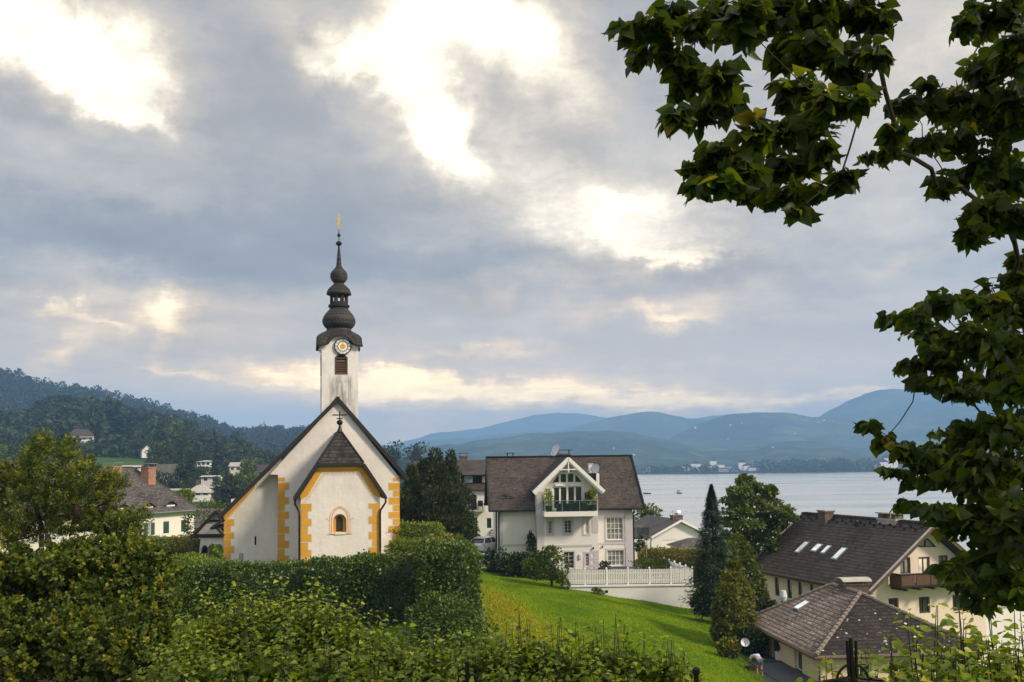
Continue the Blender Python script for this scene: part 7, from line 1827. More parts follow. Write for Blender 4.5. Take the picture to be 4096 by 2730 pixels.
# hamlet houses scattered on the mountain side across the lake
for nm, cl_ in (('near_mountain', [(1395, 1030), (1420, 1036), (1447, 1034), (1405, 1040), (1770, 1028), (1470, 1045), (1500, 1050), (1640, 1040), (1300, 1040), (1340, 1048)]), ('middle_mountain', [(1600, 984), (1690, 976), (1715, 974), (1670, 979), (1860, 968), (1885, 966), (1900, 969), (1875, 972), (1940, 975), (1660, 1010), (1830, 1000)])):
    A, n1_ = HILL[nm]; fp = A[:n1_].reshape(-1, 3)
    sx_ = 2048+FPX*fp[:, 0]/fp[:, 1]; sy_ = 1838-FPX*fp[:, 2]/fp[:, 1]-(sx_-2048)*.0122
    for x, y in cl_:
        k = int(np.argmin((sx_/1.74075-x)**2+(sy_/1.74075-y)**2)); p = fp[k]; w_ = p[1]*.0016*rr2.uniform(.6, 1.3)
        t = MB().box(-w_/2, w_/2, 0, w_, -w_, w_*.55); t.prism([(-w_*.56, w_*.55), (w_*.56, w_*.55), (0, w_*.85)], -.4, w_+.4, 1)
        o_ = t.build('hamlet_house', ['cream_plaster', 'slate_brown']); o_.location = (p[0]+rr2.uniform(-20, 20), p[1]-w_, p[2]-w_*.1); tag(o_, 'tiny pale farmhouse on the hazy mountain side', 'house', 'farmhouses on the hazy mountains')

# ================================================================== VEGETATION
def DP(x, y, Y): q = P(dd(x, y), Y); return (q.x, q.y, q.z)
def clump(x, y, rx, ry, Y, dz=1.):
    c = DP(x, y, Y); s = Y/2157.; return (c, (rx*s, (rx+ry)/2*s*dz, ry*s))
# ---- hedges round the churchyard
x0, _, zt = DP(452, 1303, 53); x1 = DP(728, 1306, 52.5)[0]; x2, _, zt2 = DP(722, 1296, 51.5); x3, _, _ = DP(1012, 1288, 50.5)
hedge('ivy_hedge', 'long clipped ivy-covered hedge running along the foot of the church', [(x0-.5, 53.2, x1+.6, 52.6, 1.6, zt, -10.2), (x1-.2, 52.2, x2+2.6, 51.7, 1.8, zt2+.02, -10.2), (x2+2.2, 51.7, x3, 50.6, 1.9, zt2+.30, -10.4)], 'leaf_ivy', .13, 210, rough=.30, tpl=T_OVAL)
x0, _, zt = DP(975, 1243, 48.5); x1 = DP(1100, 1240, 48.5)[0]
hedge('ivy_wall', 'tall ivy-smothered hedge block at the right corner of the churchyard', [((x0+x1)/2-.1, 47.6, (x0+x1)/2-.9, 54.0, (x1-x0)*.98, zt-.42, -10.0)], 'leaf_ivy', .14, 210, rough=.36, tpl=T_OVAL)
hedge('beech_hedge', 'brownish-green clipped hedge on top of the ivy block', [((x0+x1)/2-.2, 48.8, (x0+x1)/2-1.3, 55, (x1-x0)*.62, zt-.36, zt-1.1)], 'leaf_hedge_brown', .12, 260, rough=.3, tpl=T_OVAL)
for k_, (x_, y_, Y_, s_) in enumerate(((1000, 1420, 46.2, 1.25), (1045, 1428, 45.6, 1.2))):
    q = DP(x_, y_, Y_); t = thing('ivy_mound', ('ivy mound at the foot of the long hedge', 'ivy mound between hedge block and round shrub')[k_], 'shrub', (q[0], q[1], -10.6))
    quadmesh('foliage', *blob_leaves((0, 0, q[2]+10.6-s_*.4), (s_*1.2, s_, s_*1.3), 2200, .13, T_OVAL, .1, 1, .2, .75), 'leaf_ivy', t); skeleton((0, 0, -.2), [(0, 0, .8), (.3, 0, 1)], .06).build('stem', 'twig', t)
q = DP(1108, 1440, 45.5)
t = thing('round_shrub', 'low dark rounded ivy shrub at the foot of the yellow bank', 'shrub', (q[0], q[1], -10.1))
V, F, r_ = merge([blob_leaves((0, 0, 1.1), (1.15, 1.0, 1.15), 1500, .13, T_OVAL, .2, 1, .1, .75), blob_leaves((-.9, .2, .8), (.9, .8, 1.0), 800, .13, T_OVAL, .2, 1, .1, .75)]); quadmesh('foliage', V, F, r_, 'leaf_ivy', t)
skeleton((0, 0, -.2), [(0, 0, 1.), (.4, 0, 1.2), (-.5, 0, 1.)], .08).build('stem', 'twig', t)
za = DP(985, 1207, 66)[2]; xa = DP(908, 1200, 66)[0]; xb = DP(1050, 1200, 66)[0]
hedge('garden_hedge', 'bright green clipped hedge behind the church, in front of the yews', [(xa-.6, 67, xb-1.2, 66, 1.7, za, -7.6)], 'leaf_hedge', .12, 260, rough=.28)
hedge('garden_hedge', 'lower bright green hedge stepping down toward the ivy block', [(xb-4.2, 63.8, xb-.6, 62.5, 1.8, za-.95, -7.8), (xb-1.6, 66, xb-.2, 62.2, 1.6, za-.75, -8)], 'leaf_hedge', .12, 260, rough=.28)
q = DP(935, 1262, 64); t = thing('garden_shrub', 'small leafy shrub beside the church corner', 'shrub', (q[0], q[1], -7.0))
quadmesh('foliage', *blob_leaves((0, 0, .45), (.5, .4, .5), 300, .14, T_OVAL), 'leaf_hedge', t); skeleton((0, 0, 0), [(0, 0, .4), (.2, 0, .5)], .03).build('stem', 'twig', t)
x0, _, zt = DP(326, 1240, 74); x1 = DP(402, 1240, 74)[0]; x2 = DP(462, 1240, 73)[0]
hedge('privet_hedge', 'green clipped hedge below the rectory windows', [(x0-2, 75, x1, 74.5, 1.6, zt, -8.6)], 'leaf_hedge', .13, 190, rough=.3)
hedge('copper_hedge', 'dark brownish hedge beside the gatehouse', [(x1-.1, 74.2, x2, 73.2, 1.7, zt-.05, -8.8)], 'leaf_hedge_brown', .13, 200, rough=.4)
xq, _, zq = DP(372, 1316, 52.5)
x0, _, zt = DP(345, 1290, 62); x1, _, zt1 = DP(520, 1305, 55)
hedge('path_hedge', 'curving clipped hedge with a sunlit top leading to the gatehouse', [(DP(330, 1290, 61)[0], 61, DP(430, 1292, 58.5)[0], 58.5, 1.8, zt+.05, -9.2), (DP(425, 1292, 58.5)[0], 58.6, DP(500, 1304, 54.5)[0], 54.3, 1.8, zt1+.3, -9.4), (xq, 52.6, DP(470, 1316, 53)[0], 53.4, 1.7, zq, -10.4)], 'leaf_hedge', .12, 230, rough=.25)
# greenery seen through the arch
for k, (x, y, Y, s_) in enumerate(((482, 1262, 79, .9), (476, 1282, 76, .7))):
    q = DP(x, y, Y); t = thing('topiary', ('rounded clipped bush seen through the gatehouse arch', 'lower clipped bush just behind the gatehouse arch')[k], 'shrub', (q[0], q[1], q[2]-s_*1.2))
    quadmesh('foliage', *blob_leaves((0, 0, s_), (s_*1.5, s_, s_), 900, .13, T_OVAL, .2, 1, 0, .8), 'leaf_hedge', t); skeleton((0, 0, -.3), [(0, 0, s_)], .06).build('stem', 'twig', t)
q = DP(490, 1250, 86); t = thing('garden_shrub', 'dark tall shrub behind the gatehouse passage', 'shrub', (q[0], q[1], -7.8)); quadmesh('foliage', *blob_leaves((0, 0, 1.9), (3, 1.6, 2.2), 1800, .2, T_OVAL, .2, 1, 0, .7), 'leaf_tree', t); skeleton((0, 0, 0), [(0, 0, 1.5), (1, 0, 2), (-1, 0, 2)], .1).build('stem', 'twig', t)

# ---- dark columnar yews right of the church
def columnar(label, x, ytop, w_, Y, zb, group=None, lm='leaf_yewdark'):
    c = DP(x, ytop, Y); rad = 1.9*w_*Y/2157.; h = c[2]-zb; cl = []
    for k in range(11):
        s_ = k/10.; rr_ = rad*(.75+.35*math.sin(min(1, s_*1.4)*math.pi*.62))*(1-.66*max(0, s_-.62)/.38)
        for j in range(3 if s_ < .8 else 1):
            a = RNG.random()*6.28; off = rr_*.42 if s_ < .8 else 0
            cl.append(((c[0]+off*math.cos(a), c[1]+off*math.sin(a), zb+.5+(h-.7)*s_), (rr_*.72, rr_*.72, h*.10)))
    return tree('columnar_yew', label, 'tree', (c[0], c[1], zb), cl, .26, 520, T_NAR, lm, .16, group, up=.75, out=.7, inner=.55)
columnar('dark columnar yew nearest the church wall', 945, 1082, 24, 76, -7.6)
columnar('dark columnar yew, tallest of the clump beside the church', 1000, 1046, 32, 78, -7.8)
columnar('dark columnar yew with a pointed top in front of the guest house roof', 1036, 1054, 22, 77.5, -8)
columnar('olive-tinted columnar yew at the front of the clump', 1016, 1078, 24, 74.5, -7.8)
columnar('short dark yew at the right end of the clump', 1045, 1140, 22, 74, -8)
columnar('dark yew filling the gap behind the clump', 972, 1072, 26, 79, -7.6)

# ---- shrubs and trees round the white house
def bush(name, label, x, y, rx, ry, Y, lm, leaf=.16, n=1800, zb=None, sub=5, tpl=T_OVAL, up=.2, cat='shrub'):
    c = DP(x, y, Y); s_ = Y/2157.; zb = gz(c[0], c[1])-.1 if zb is None else zb
    RX, RY = rx*s_, ry*s_; L = []; nodes = []
    for k in range(sub):
        a = random.random()*6.28; o_ = .42 if k else 0
        cc = (o_*RX*math.cos(a), o_*RX*.8*math.sin(a), c[2]-zb+RY*random.uniform(-.35, .35)*(1 if k else 0)); nodes.append(cc)
        L.append(blob_leaves(cc, (RX*random.uniform(.55, .75), RX*.6, RY*random.uniform(.55, .75)), n//sub, leaf, tpl, up, 1, 0, .55))
    t = thing(name, label, cat, (c[0], c[1], zb)); V, F, r_ = merge(L); quadmesh('foliage', V, F, r_, lm, t)
    skeleton((0, 0, -.2), nodes, max(.05, .04*RX), .012).build('stem', 'bark', t); return t
bush('shrub', 'dark shrub beside the drive, left of the white house wall', 1135, 1300, 32, 42, 82, 'leaf_dark', .2, 1700)
bush('shrub', 'broad dark shrub under the blank white wall', 1195, 1296, 48, 40, 80, 'leaf_dark', .2, 2600)
bush('shrub', 'dark shrub behind the small fruit tree', 1240, 1310, 42, 45, 79.5, 'leaf_dark', .2, 2200)
bush('shrub', 'reddish-leaved shrub peeping over the ivy hedge by the guest house', 1078, 1222, 22, 18, 96, 'leaf_yellow', .2, 500)
b0_ = DP(1268, 1355, 74); clf = [clump(x, y, rx, ry, 74) for x, y, rx, ry in ((1268, 1278, 24, 20), (1240, 1298, 26, 20), (1290, 1300, 20, 24), (1215, 1300, 18, 14), (1258, 1318, 26, 16), (1230, 1320, 20, 12), (1285, 1326, 14, 12), (1300, 1345, 8, 14), (1264, 1268, 16, 12), (1250, 1282, 18, 14))]
tree('fruit_tree', 'small round fruit tree with a slim trunk before the white picket fence', 'tree', (b0_[0], b0_[1], gz(b0_[0], b0_[1])), clf, .17, 330, T_OVAL, 'leaf_tree', .10, trunk_top=DP(1266, 1322, 74))
bush('climber', 'dark climbing shrub against the left side of the bay', 1222, 1245, 9, 34, 85.0, 'leaf_dark', .18, 500, cat='plant')
bush('shrub', 'small brown shrub against the retaining wall', 1374, 1362, 14, 11, 73.4, 'leaf_yellow', .14, 400)
bush('plant', 'dark potted plant with white flowers beside the covered table', 1391, 1298, 13, 10, 78.5, 'leaf_dark', .14, 300, TZc-.05, cat='plant')
rs = bush('rose_bush', 'low dark rose bushes with white blooms behind the picket fence', 1500, 1298, 50, 14, 80, 'leaf_tree', .16, 2200, TZc-.05, 7)
b = MB()
for k in range(14):
    x, z = random.uniform(-1.8, 1.8), random.uniform(.5, 1.15); b.lathe([(.01, -.06), (.07, -.03), (.08, .02), (.04, .06), (.01, .06)], 7, cx=x, cy=-1.0+random.uniform(-.2, .2)).v[-35:] ; 
    for i in range(len(b.v)-35, len(b.v)): b.v[i] = (b.v[i][0], b.v[i][1], b.v[i][2]+z)
b.build('blossom', 'rose_white', rs)
x0, _, zt = DP(1478, 1264, 92); x1 = DP(1592, 1264, 90)[0]
hedge('boundary_hedge', 'olive clipped hedge between the terrace and the bungalow', [(x0-.4, 91, x1+2.5, 89.5, 2.0, zt, -12.5)], 'leaf_hedge_brown', .15, 170, rough=.4)
bush('shrub', 'dark rounded shrub at the right corner of the white house', 1467, 1256, 20, 14, 94, 'leaf_dark', .18, 600)
bush('tree', 'leafy tree behind the right eave of the white house', 1487, 1195, 34, 36, 122, 'leaf_tree', .32, 1300, -19, cat='tree')
# ---- spruce
def conifer(name, label, x, ytop, ybase, w_, Y, lm='leaf_spruce', group=None, zb=None, tiers=22, n=17000, leaf=.30, cat='tree'):
    c = DP(x, ytop, Y); zb = DP(x, ybase, Y)[2] if zb is None else zb; h = c[2]-zb; RR = w_*Y/2157.
    t_ = RNG.random(n)**.8; tier = np.floor(t_*tiers)/tiers; ph = tier*37.
    a = RNG.random(n)*6.283; lob = .74+.26*np.cos(a*5+ph*3)*np.sin(ph+1)+.14*np.sin(tier*91)
    prof = (1-t_)**.85*(.55+.45*np.clip(t_*9, 0, 1)) + .012
    frac = RNG.random(n)**.45
    rad = RR*prof*frac*lob*(.82+.30*RNG.random(n))
    zz2 = h*(t_*.93+.05) - (frac**2)*h*.035 + .05*RNG.normal(size=n)
    p = np.stack([np.cos(a)*rad, np.sin(a)*rad, zz2], 1)
    d = unit(np.stack([np.cos(a), np.sin(a), -.25+.9*(t_ > .93)], 1)+rdir(n)*.45); nv = unit(np.array([0, 0, 1.])+rdir(n)*.5)
    V, F, q_ = leaves(p, d, nv, leaf*(.5+.7*RNG.random(n))*(1-.45*t_), T_NAR)
    e_ = thing(name, label, cat, (c[0], c[1], zb), 0, group); quadmesh('crown', V, F, q_, lm, e_)
    b = MB().tube([(0, 0, -.4), (.02, 0, h*.5), (0, 0, h*.99)], [max(.05, h*.018), h*.01, .015], 8)
    for k in range(tiers*4):
        s_ = .06+.86*random.random(); a_ = random.random()*6.28; r_ = RR*(1-s_)**.85*.8; b.tube([(0, 0, h*s_), (r_*math.cos(a_), r_*math.sin(a_), h*s_-.05*h)], [.03*(1-s_)+.008, .006], 4, cap=False)
    b.build('trunk', 'bark', e_); return e_
conifer('spruce', 'narrow dark spruce standing alone before the lake', 1634, 1108, 1420, 84, 66, n=24000)
# ---- big layered tree over the lake, and its neighbours
clb = []
for x, y, rx, ry in ((1712, 1108, 16, 16), (1700, 1130, 24, 12), (1732, 1122, 16, 12), (1690, 1152, 26, 11), (1722, 1150, 26, 12), (1768, 1132, 12, 16), (1765, 1158, 24, 12), (1790, 1172, 26, 10), (1695, 1175, 28, 12), (1735, 1178, 28, 12), (1775, 1188, 26, 12), (1810, 1190, 16, 8), (1680, 1200, 20, 12), (1715, 1205, 30, 12), (1755, 1210, 30, 14), (1795, 1212, 22, 11), (1690, 1230, 26, 12), (1730, 1235, 30, 14), (1770, 1238, 28, 14), (1800, 1235, 14, 10), (1710, 1260, 26, 14), (1750, 1265, 28, 14), (1780, 1258, 20, 12), (1745, 1290, 26, 14), (1715, 1290, 20, 14), (1770, 1282, 18, 12)):
    c, r_ = clump(x, y, rx, ry, 79+random.uniform(-2.2, 2.2)); clb.append((c, (r_[0]*1.25, r_[0]*1.2, r_[2]*.8)))
q = DP(1742, 1400, 79); tree('maple_tree', 'broad green tree in airy layers rising above the lake', 'tree', (q[0], q[1], q[2]), clb, .30, 430, T_OVAL, 'leaf_tree', .22, inner=.3, up=.1, trunk_top=DP(1738, 1290, 79))
q = DP(1690, 1400, 70); tree('alder_tree', 'dull green tree between the spruce and the chalet eave', 'tree', (q[0], q[1], q[2]), [clump(x, y, rx, ry, 70+random.uniform(-1, 1)) for x, y, rx, ry in ((1695, 1248, 20, 22), (1675, 1268, 22, 22), (1712, 1272, 22, 22), (1690, 1298, 34, 24), (1722, 1310, 22, 26), (1740, 1345, 18, 26), (1660, 1310, 20, 30), (1700, 1340, 40, 26), (1752, 1372, 14, 18))], .22, 480, T_OVAL, 'leaf_tree', .12)
q = DP(1690, 1520, 57); tree('birch_tree', 'bushy yellow-green birch at the edge of the lawn', 'tree', (q[0], q[1], gz(q[0], q[1])), [clump(x, y, rx, ry, 57+random.uniform(-1, 1)) for x, y, rx, ry in ((1690, 1305, 16, 20), (1682, 1330, 24, 20), (1698, 1350, 26, 22), (1672, 1362, 26, 22), (1706, 1380, 28, 24), (1664, 1392, 26, 22), (1690, 1400, 34, 26), (1655, 1420, 20, 20), (1710, 1420, 30, 24), (1680, 1440, 34, 26), (1650, 1452, 16, 18), (1670, 1470, 24, 20), (1700, 1460, 28, 20))], .18, 620, T_OVAL, 'leaf_yellow', .09, inner=.4)
bush('shrub', 'black-green shrub mass below the birch, beside the path', 1715, 1480, 46, 40, 55.5, 'leaf_dark', .17, 3200, -12.6, 7)
bush('shrub', 'dark shrub between the birch and the hipped roof', 1752, 1415, 34, 40, 62, 'leaf_dark', .2, 2600, -14, 6)
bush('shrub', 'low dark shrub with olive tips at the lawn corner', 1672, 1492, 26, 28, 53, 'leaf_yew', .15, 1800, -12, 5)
bush('shrub', 'dark conifer shrub under the spruce', 1612, 1385, 22, 34, 68, 'leaf_dark', .2, 1600, -13)
bush('climber', 'ivy climbing the corner of the yellow house', 1752, 1500, 9, 40, 58.0, 'leaf_dark', .14, 900, -13, 5, cat='plant')

# ---- trees on the hillside among the houses
protos = []
def far_tree(Rr, Hh, lm, n=420, con=False):
    L = []
    if con:
        t_ = RNG.random(n); a = RNG.random(n)*6.28; rad = Rr*(1-t_)**.9*RNG.random(n)**.5
        L.append(leaves(np.stack([np.cos(a)*rad, np.sin(a)*rad, Hh*(.06+.94*t_)], 1), unit(np.stack([np.cos(a), np.sin(a), np.full(n, -.3)], 1)+rdir(n)*.4), unit(rdir(n)*.5+np.array([0, 0, 1.])), Hh*.13*(.6+.6*RNG.random(n))*(1.1-.7*t_), T_DIA))
    else:
        for k in range(7):
            a = RNG.random()*6.28; o_ = .45*Rr if k else 0
            L.append(blob_leaves((o_*math.cos(a), o_*math.sin(a), Hh*(.42+.09*k*.8)), (Rr*.62, Rr*.62, Hh*.2), n//7, Hh*.10, T_DIA, .2, 1, 0, .6))
    V, F, q_ = merge(L); o_ = thing('hillside_tree', '', 'tree', (0, 0, 0)); quadmesh('crown', V, F, q_, lm, o_)
    MB().tube([(0, 0, -1.5), (0, 0, Hh*.55)], [Hh*.03, Hh*.015], 6).build('trunk', 'bark', o_); return o_
PT = [far_tree(3.6, 9, 'wood_far'), far_tree(4.6, 10, 'wood_far'), far_tree(3.0, 9.5, 'leaf_tree'), far_tree(2.6, 13, 'conifer_far', 380, True)]
LBL = ['dark round leafy tree between the hillside houses', 'broad dark tree between the hillside houses', 'lighter green tree between the hillside houses', 'pointed dark conifer between the hillside houses']
used_ = [False]*4
hz_rng = random.Random(3)
TP = []
for (x0, x1, y0, y1, Y0, Y1, n) in ((228, 330, 1034, 1062, 460, 420, 16), (300, 440, 1042, 1085, 470, 380, 22), (395, 440, 1080, 1130, 330, 290, 10), (425, 520, 1098, 1130, 380, 330, 18), (490, 620, 1096, 1150, 330, 280, 30), (505, 590, 1130, 1168, 270, 235, 10), (-60, 110, 1030, 1130, 460, 250, 24), (120, 170, 1060, 1100, 420, 340, 5), (560, 700, 1075, 1100, 520, 450, 22), (340, 480, 1130, 1166, 240, 215, 9), (200, 240, 1000, 1014, 600, 570, 5), (250, 330, 985, 1005, 640, 600, 10), (330, 430, 1000, 1045, 600, 500, 26), (420, 560, 1030, 1085, 560, 460, 34), (900, 960, 1070, 1080, 420, 380, 5)):
    for k in range(n): s_ = hz_rng.random(); TP.append((hz_rng.uniform(x0, x1), y0+(y1-y0)*s_, Y0+(Y1-Y0)*s_, hz_rng.choices((0, 1, 2, 3), (4, 4, 2, 1.6))[0], hz_rng.uniform(.65, 1.25)))
for x0, x1, y0, y1, Y in KEEP[:10]:
    for k in range(9): TP.append((hz_rng.uniform(x0-18, x1+18), y1-hz_rng.uniform(2, 8), Y+hz_rng.uniform(14, 40), hz_rng.choices((0, 1, 2, 3), (4, 4, 1, 1.5))[0], hz_rng.uniform(.55, .95)))
    for k in range(3): TP.append((hz_rng.choice((x0-6, x1+6))+hz_rng.uniform(-6, 6), y1+hz_rng.uniform(2, 8), Y-hz_rng.uniform(8, 20), hz_rng.choice((0, 0, 1, 2)), hz_rng.uniform(.3, .6)))
for x, y, Y, k, s_ in TP:
    q = P(dd(x, y), Y); z = q.z
    if occludes(q.x, q.y, q.z, (9, 10, 9.5, 13)[k]*s_, (3.6, 4.6, 3, 2.2)[k]*s_): continue
    o_ = PT[k] if not used_[k] else copy_tree(PT[k]); used_[k] = True
    o_.location = (q.x, q.y, z-.6); o_.scale = (s_, s_, s_); o_.rotation_euler = (0, 0, hz_rng.random()*6.28)
    tag(o_, LBL[k], 'tree', ('round trees on the village slope', 'broad trees on the village slope', 'lighter trees on the village slope', 'conifers on the village slope')[k])
# bright shrubs at the foot of the slope beside the rectory roof, and an olive tree at the left edge
bush('shrub', 'yellow-green shrubs beside the right slope of the rectory roof', 428, 1140, 26, 22, 135, 'leaf_hedge', .35, 900, -12)
bush('tree', 'olive-green tree at the left edge behind the yew', 22, 1120, 40, 62, 60, 'leaf_yellow', .26, 3200, -9, 8, cat='tree')

# ---- the yew with tufted shoots, near left
def zz7(x, y): return ((0+x/1.522)/1.74075, (1700+y/1.522)/1.74075)
YC = [(265, 128, 52, 48), (240, 175, 36, 36), (405, 150, 42, 46), (400, 205, 44, 36), (190, 225, 40, 34), (175, 270, 38, 36), (525, 255, 40, 46), (540, 310, 44, 46), (335, 300, 70, 50), (250, 300, 44, 40), (85, 345, 50, 22), (130, 370, 50, 22), (210, 355, 44, 26), (350, 370, 84, 48), (440, 350, 54, 48), (690, 345, 52, 40), (715, 375, 44, 34), (660, 395, 36, 28), (600, 360, 40, 40),
      (560, 420, 54, 42), (470, 430, 70, 52), (350, 450, 90, 58), (240, 440, 70, 44), (140, 455, 60, 30), (590, 500, 54, 44), (680, 460, 34, 40), (470, 520, 90, 54), (340, 550, 110, 66), (230, 540, 80, 50), (90, 590, 90, 50), (20, 620, 60, 50), (650, 590, 84, 36), (730, 575, 60, 28), (840, 570, 56, 34), (790, 600, 64, 36), (560, 600, 60, 46), (440, 640, 110, 60), (260, 650, 120, 70), (120, 680, 110, 70), (730, 660, 90, 50), (800, 700, 60, 46), (680, 700, 60, 44), (620, 640, 50, 36), (20, 720, 70, 70)]
clf = []
for x, y, rx, ry in YC:
    d = zz7(x, y); c, r_ = clump(d[0], d[1], rx/1.522/1.74075, ry/1.522/1.74075, 17.5+random.uniform(-.9, .9)); clf.append((c, r_))
q = DP(245, 1420, 17.8)
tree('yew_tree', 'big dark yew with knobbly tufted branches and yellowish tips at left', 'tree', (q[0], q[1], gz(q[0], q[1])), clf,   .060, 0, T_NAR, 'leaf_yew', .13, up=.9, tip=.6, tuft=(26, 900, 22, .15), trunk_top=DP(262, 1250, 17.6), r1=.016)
YB = [(560, 800, 130, 60), (430, 810, 110, 60), (760, 800, 110, 56), (880, 830, 80, 50), (650, 870, 140, 60), (480, 880, 130, 60), (300, 900, 120, 50), (150, 900, 130, 60), (960, 920, 86, 54), (820, 930, 130, 60), (30, 860, 110, 70), (290, 960, 130, 50), (120, 1000, 140, 80), (660, 960, 130, 60), (920, 1000, 90, 60), (760, 1030, 120, 60), (600, 1050, 90, 60), (860, 1090, 110, 56), (960, 1130, 70, 46), (330, 1050, 90, 70), (180, 1120, 150, 90), (400, 1160, 130, 90), (680, 1140, 140, 80), (560, 1200, 130, 80), (850, 1180, 110, 70), (40, 1230, 120, 110), (250, 1260, 150, 100), (450, 1300, 150, 110), (700, 1280, 140, 100), (870, 1290, 110, 90), (120, 1420, 160, 130), (350, 1430, 160, 120), (580, 1430, 150, 120), (780, 1420, 140, 110), (30, 1080, 100, 90)]
clf = []
for x, y, rx, ry in YB:
    d = zz7(x, y); c, r_ = clump(d[0], d[1], 1.2*rx/1.522/1.74075, 1.2*ry/1.522/1.74075, 14.6-(y-800)*.0022+random.uniform(-.6, .6)); clf.append((c, r_))
q = DP(330, 1600, 14.2)
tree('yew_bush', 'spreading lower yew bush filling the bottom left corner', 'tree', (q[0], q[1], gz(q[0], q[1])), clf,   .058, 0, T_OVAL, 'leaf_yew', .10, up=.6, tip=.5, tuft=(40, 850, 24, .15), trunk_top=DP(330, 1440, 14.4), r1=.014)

# ---- the leafy foreground shrubs
def stem_shrub(label, x, y, w_, Y, n, leaf, lm='leaf_shrub', group=None, per=26, vis=1.7, zb=None, lean=.25, young=True):
    c = DP(x, y, Y); zb = gz(c[0], c[1]) if zb is None else zb; h = c[2]-zb; rad = w_*Y/2157.
    t = thing('leafy_shrub', label, 'shrub', (c[0], c[1], zb), 0, group); b = MB(); CC = []; DD = []; NN = []; SS = []; yy = []
    for k in range(n):
        a = random.random()*6.28; r_ = rad*math.sqrt(random.random()); top = Vector((r_*math.cos(a), .75*r_*math.sin(a), h*(1-.16*random.random()-.10*(r_/rad)**2)-.25*random.random()))
        if k < 2: top = Vector((r_*.3*math.cos(a), .2*r_, h))
        foot = Vector((top.x*.45, top.y*.45, 0)); mid = foot.lerp(top, .55)+Vector((random.uniform(-.1, .1), random.uniform(-.1, .1), 0))
        b.tube([foot, mid, top], [.013, .009, .003], 4, cap=False)
        m_ = int(per*min(1.0, vis/h*1.05))
        for i in range(m_):
            s_ = 1-(vis/h)*(i/m_)**1.05
            if s_ < .05: break
            p = mid.lerp(top, (s_-.55)/.45) if s_ > .55 else foot.lerp(mid, s_/.55)
            aa = i*2.4+a; side = Vector((math.cos(aa), math.sin(aa), 0)); br = random.uniform(.02, .26)*(1-.75*max(0, s_-.8)/.2)
            CC.append(p+side*br+Vector((0, 0, br*.35))); DD.append(side+Vector((0, 0, random.uniform(-.5, .45)))); NN.append(Vector((random.gauss(0, .45), random.gauss(0, .45), 1)))
            SS.append(leaf*random.uniform(.6, 1.25)*(.62 if i < 3 else 1)); yy.append(min(.999, random.random()*.72+(.3 if i < 5 and young else 0)))
    quadmesh('foliage', *leaves(np.array(CC), np.array(DD), np.array(NN), np.array(SS), T_LIME, np.array(yy)), lm, t)
    b.build('stem', 'twig', t); return t
GRP = 'leafy shrubs along the foreground slope'; GLB = 'leafy yellow-green shrub in the foreground row below the church'
row = [(420, 1425, 60, 12.5), (480, 1352, 62, 13), (540, 1330, 60, 13.4), (600, 1328, 62, 13.2), (655, 1332, 60, 13), (710, 1338, 60, 12.6), (765, 1358, 60, 12.4), (815, 1385, 58, 12.2), (870, 1412, 56, 11.8), (925, 1440, 56, 11.6), (985, 1452, 56, 11.4), (1045, 1462, 56, 11.2), (1100, 1452, 56, 11), (1160, 1436, 54, 10.8), (1215, 1432, 54, 10.6), (1270, 1436, 52, 10.5), (1325, 1440, 52, 10.4), (1380, 1434, 50, 10.2), (1430, 1445, 48, 10), (1480, 1462, 46, 9.9), (1530, 1478, 44, 9.8), (1575, 1505, 40, 9.7),
       (370, 1500, 60, 10.6), (460, 1460, 66, 10.4), (560, 1430, 66, 10.2), (660, 1430, 66, 10), (760, 1450, 66, 9.8), (860, 1490, 60, 9.5), (960, 1515, 60, 9.3), (1060, 1520, 60, 9.2), (1160, 1510, 60, 9), (1260, 1505, 60, 8.9), (1360, 1510, 56, 8.8), (1450, 1522, 54, 8.7), (420, 1548, 60, 8.8), (540, 1530, 64, 8.6), (660, 1520, 64, 8.5), (780, 1535, 60, 8.4)]
for i, (x, y, w_, Y) in enumerate(row):
    stem_shrub(GLB, x, y-8, w_, Y, 44, .062, group=GRP, per=92, vis=1.9)
for x, y, Y in ((1193, 1402, 10.6), (1415, 1412, 9.9), (1288, 1420, 10.2), (1545, 1468, 9.6)):
    stem_shrub('tall slender shoot rising above the foreground shrubs against the lawn', x, y, 7, Y, 3, .07, group='tall shoots above the foreground shrubs', per=30, vis=.8)
GRP2 = 'sparse young shrubs before the yellow house'
for x, y, w_, Y, n in ((1905, 1510, 26, 8.6, 4), (1985, 1500, 34, 8.6, 7), (2050, 1462, 34, 8.5, 7), (2090, 1408, 24, 8.4, 4), (2150, 1392, 34, 8.3, 7), (2215, 1402, 40, 8.2, 9), (2275, 1398, 42, 8.1, 10), (2335, 1395, 46, 8.0, 12), (2060, 1520, 50, 7.8, 14), (2130, 1490, 50, 7.6, 16), (2200, 1480, 54, 7.5, 18), (2280, 1470, 56, 7.4, 20), (2345, 1465, 50, 7.3, 20), (2010, 1545, 40, 7.6, 10), (1880, 1530, 16, 8.6, 3)):
    stem_shrub('sparse young lime-leaved shrub in the bottom right corner before the yellow house', x, y, w_, Y, n, .085, 'leaf_young' if Y > 7.9 else 'leaf_shrub', GRP2, 34, 1.35)

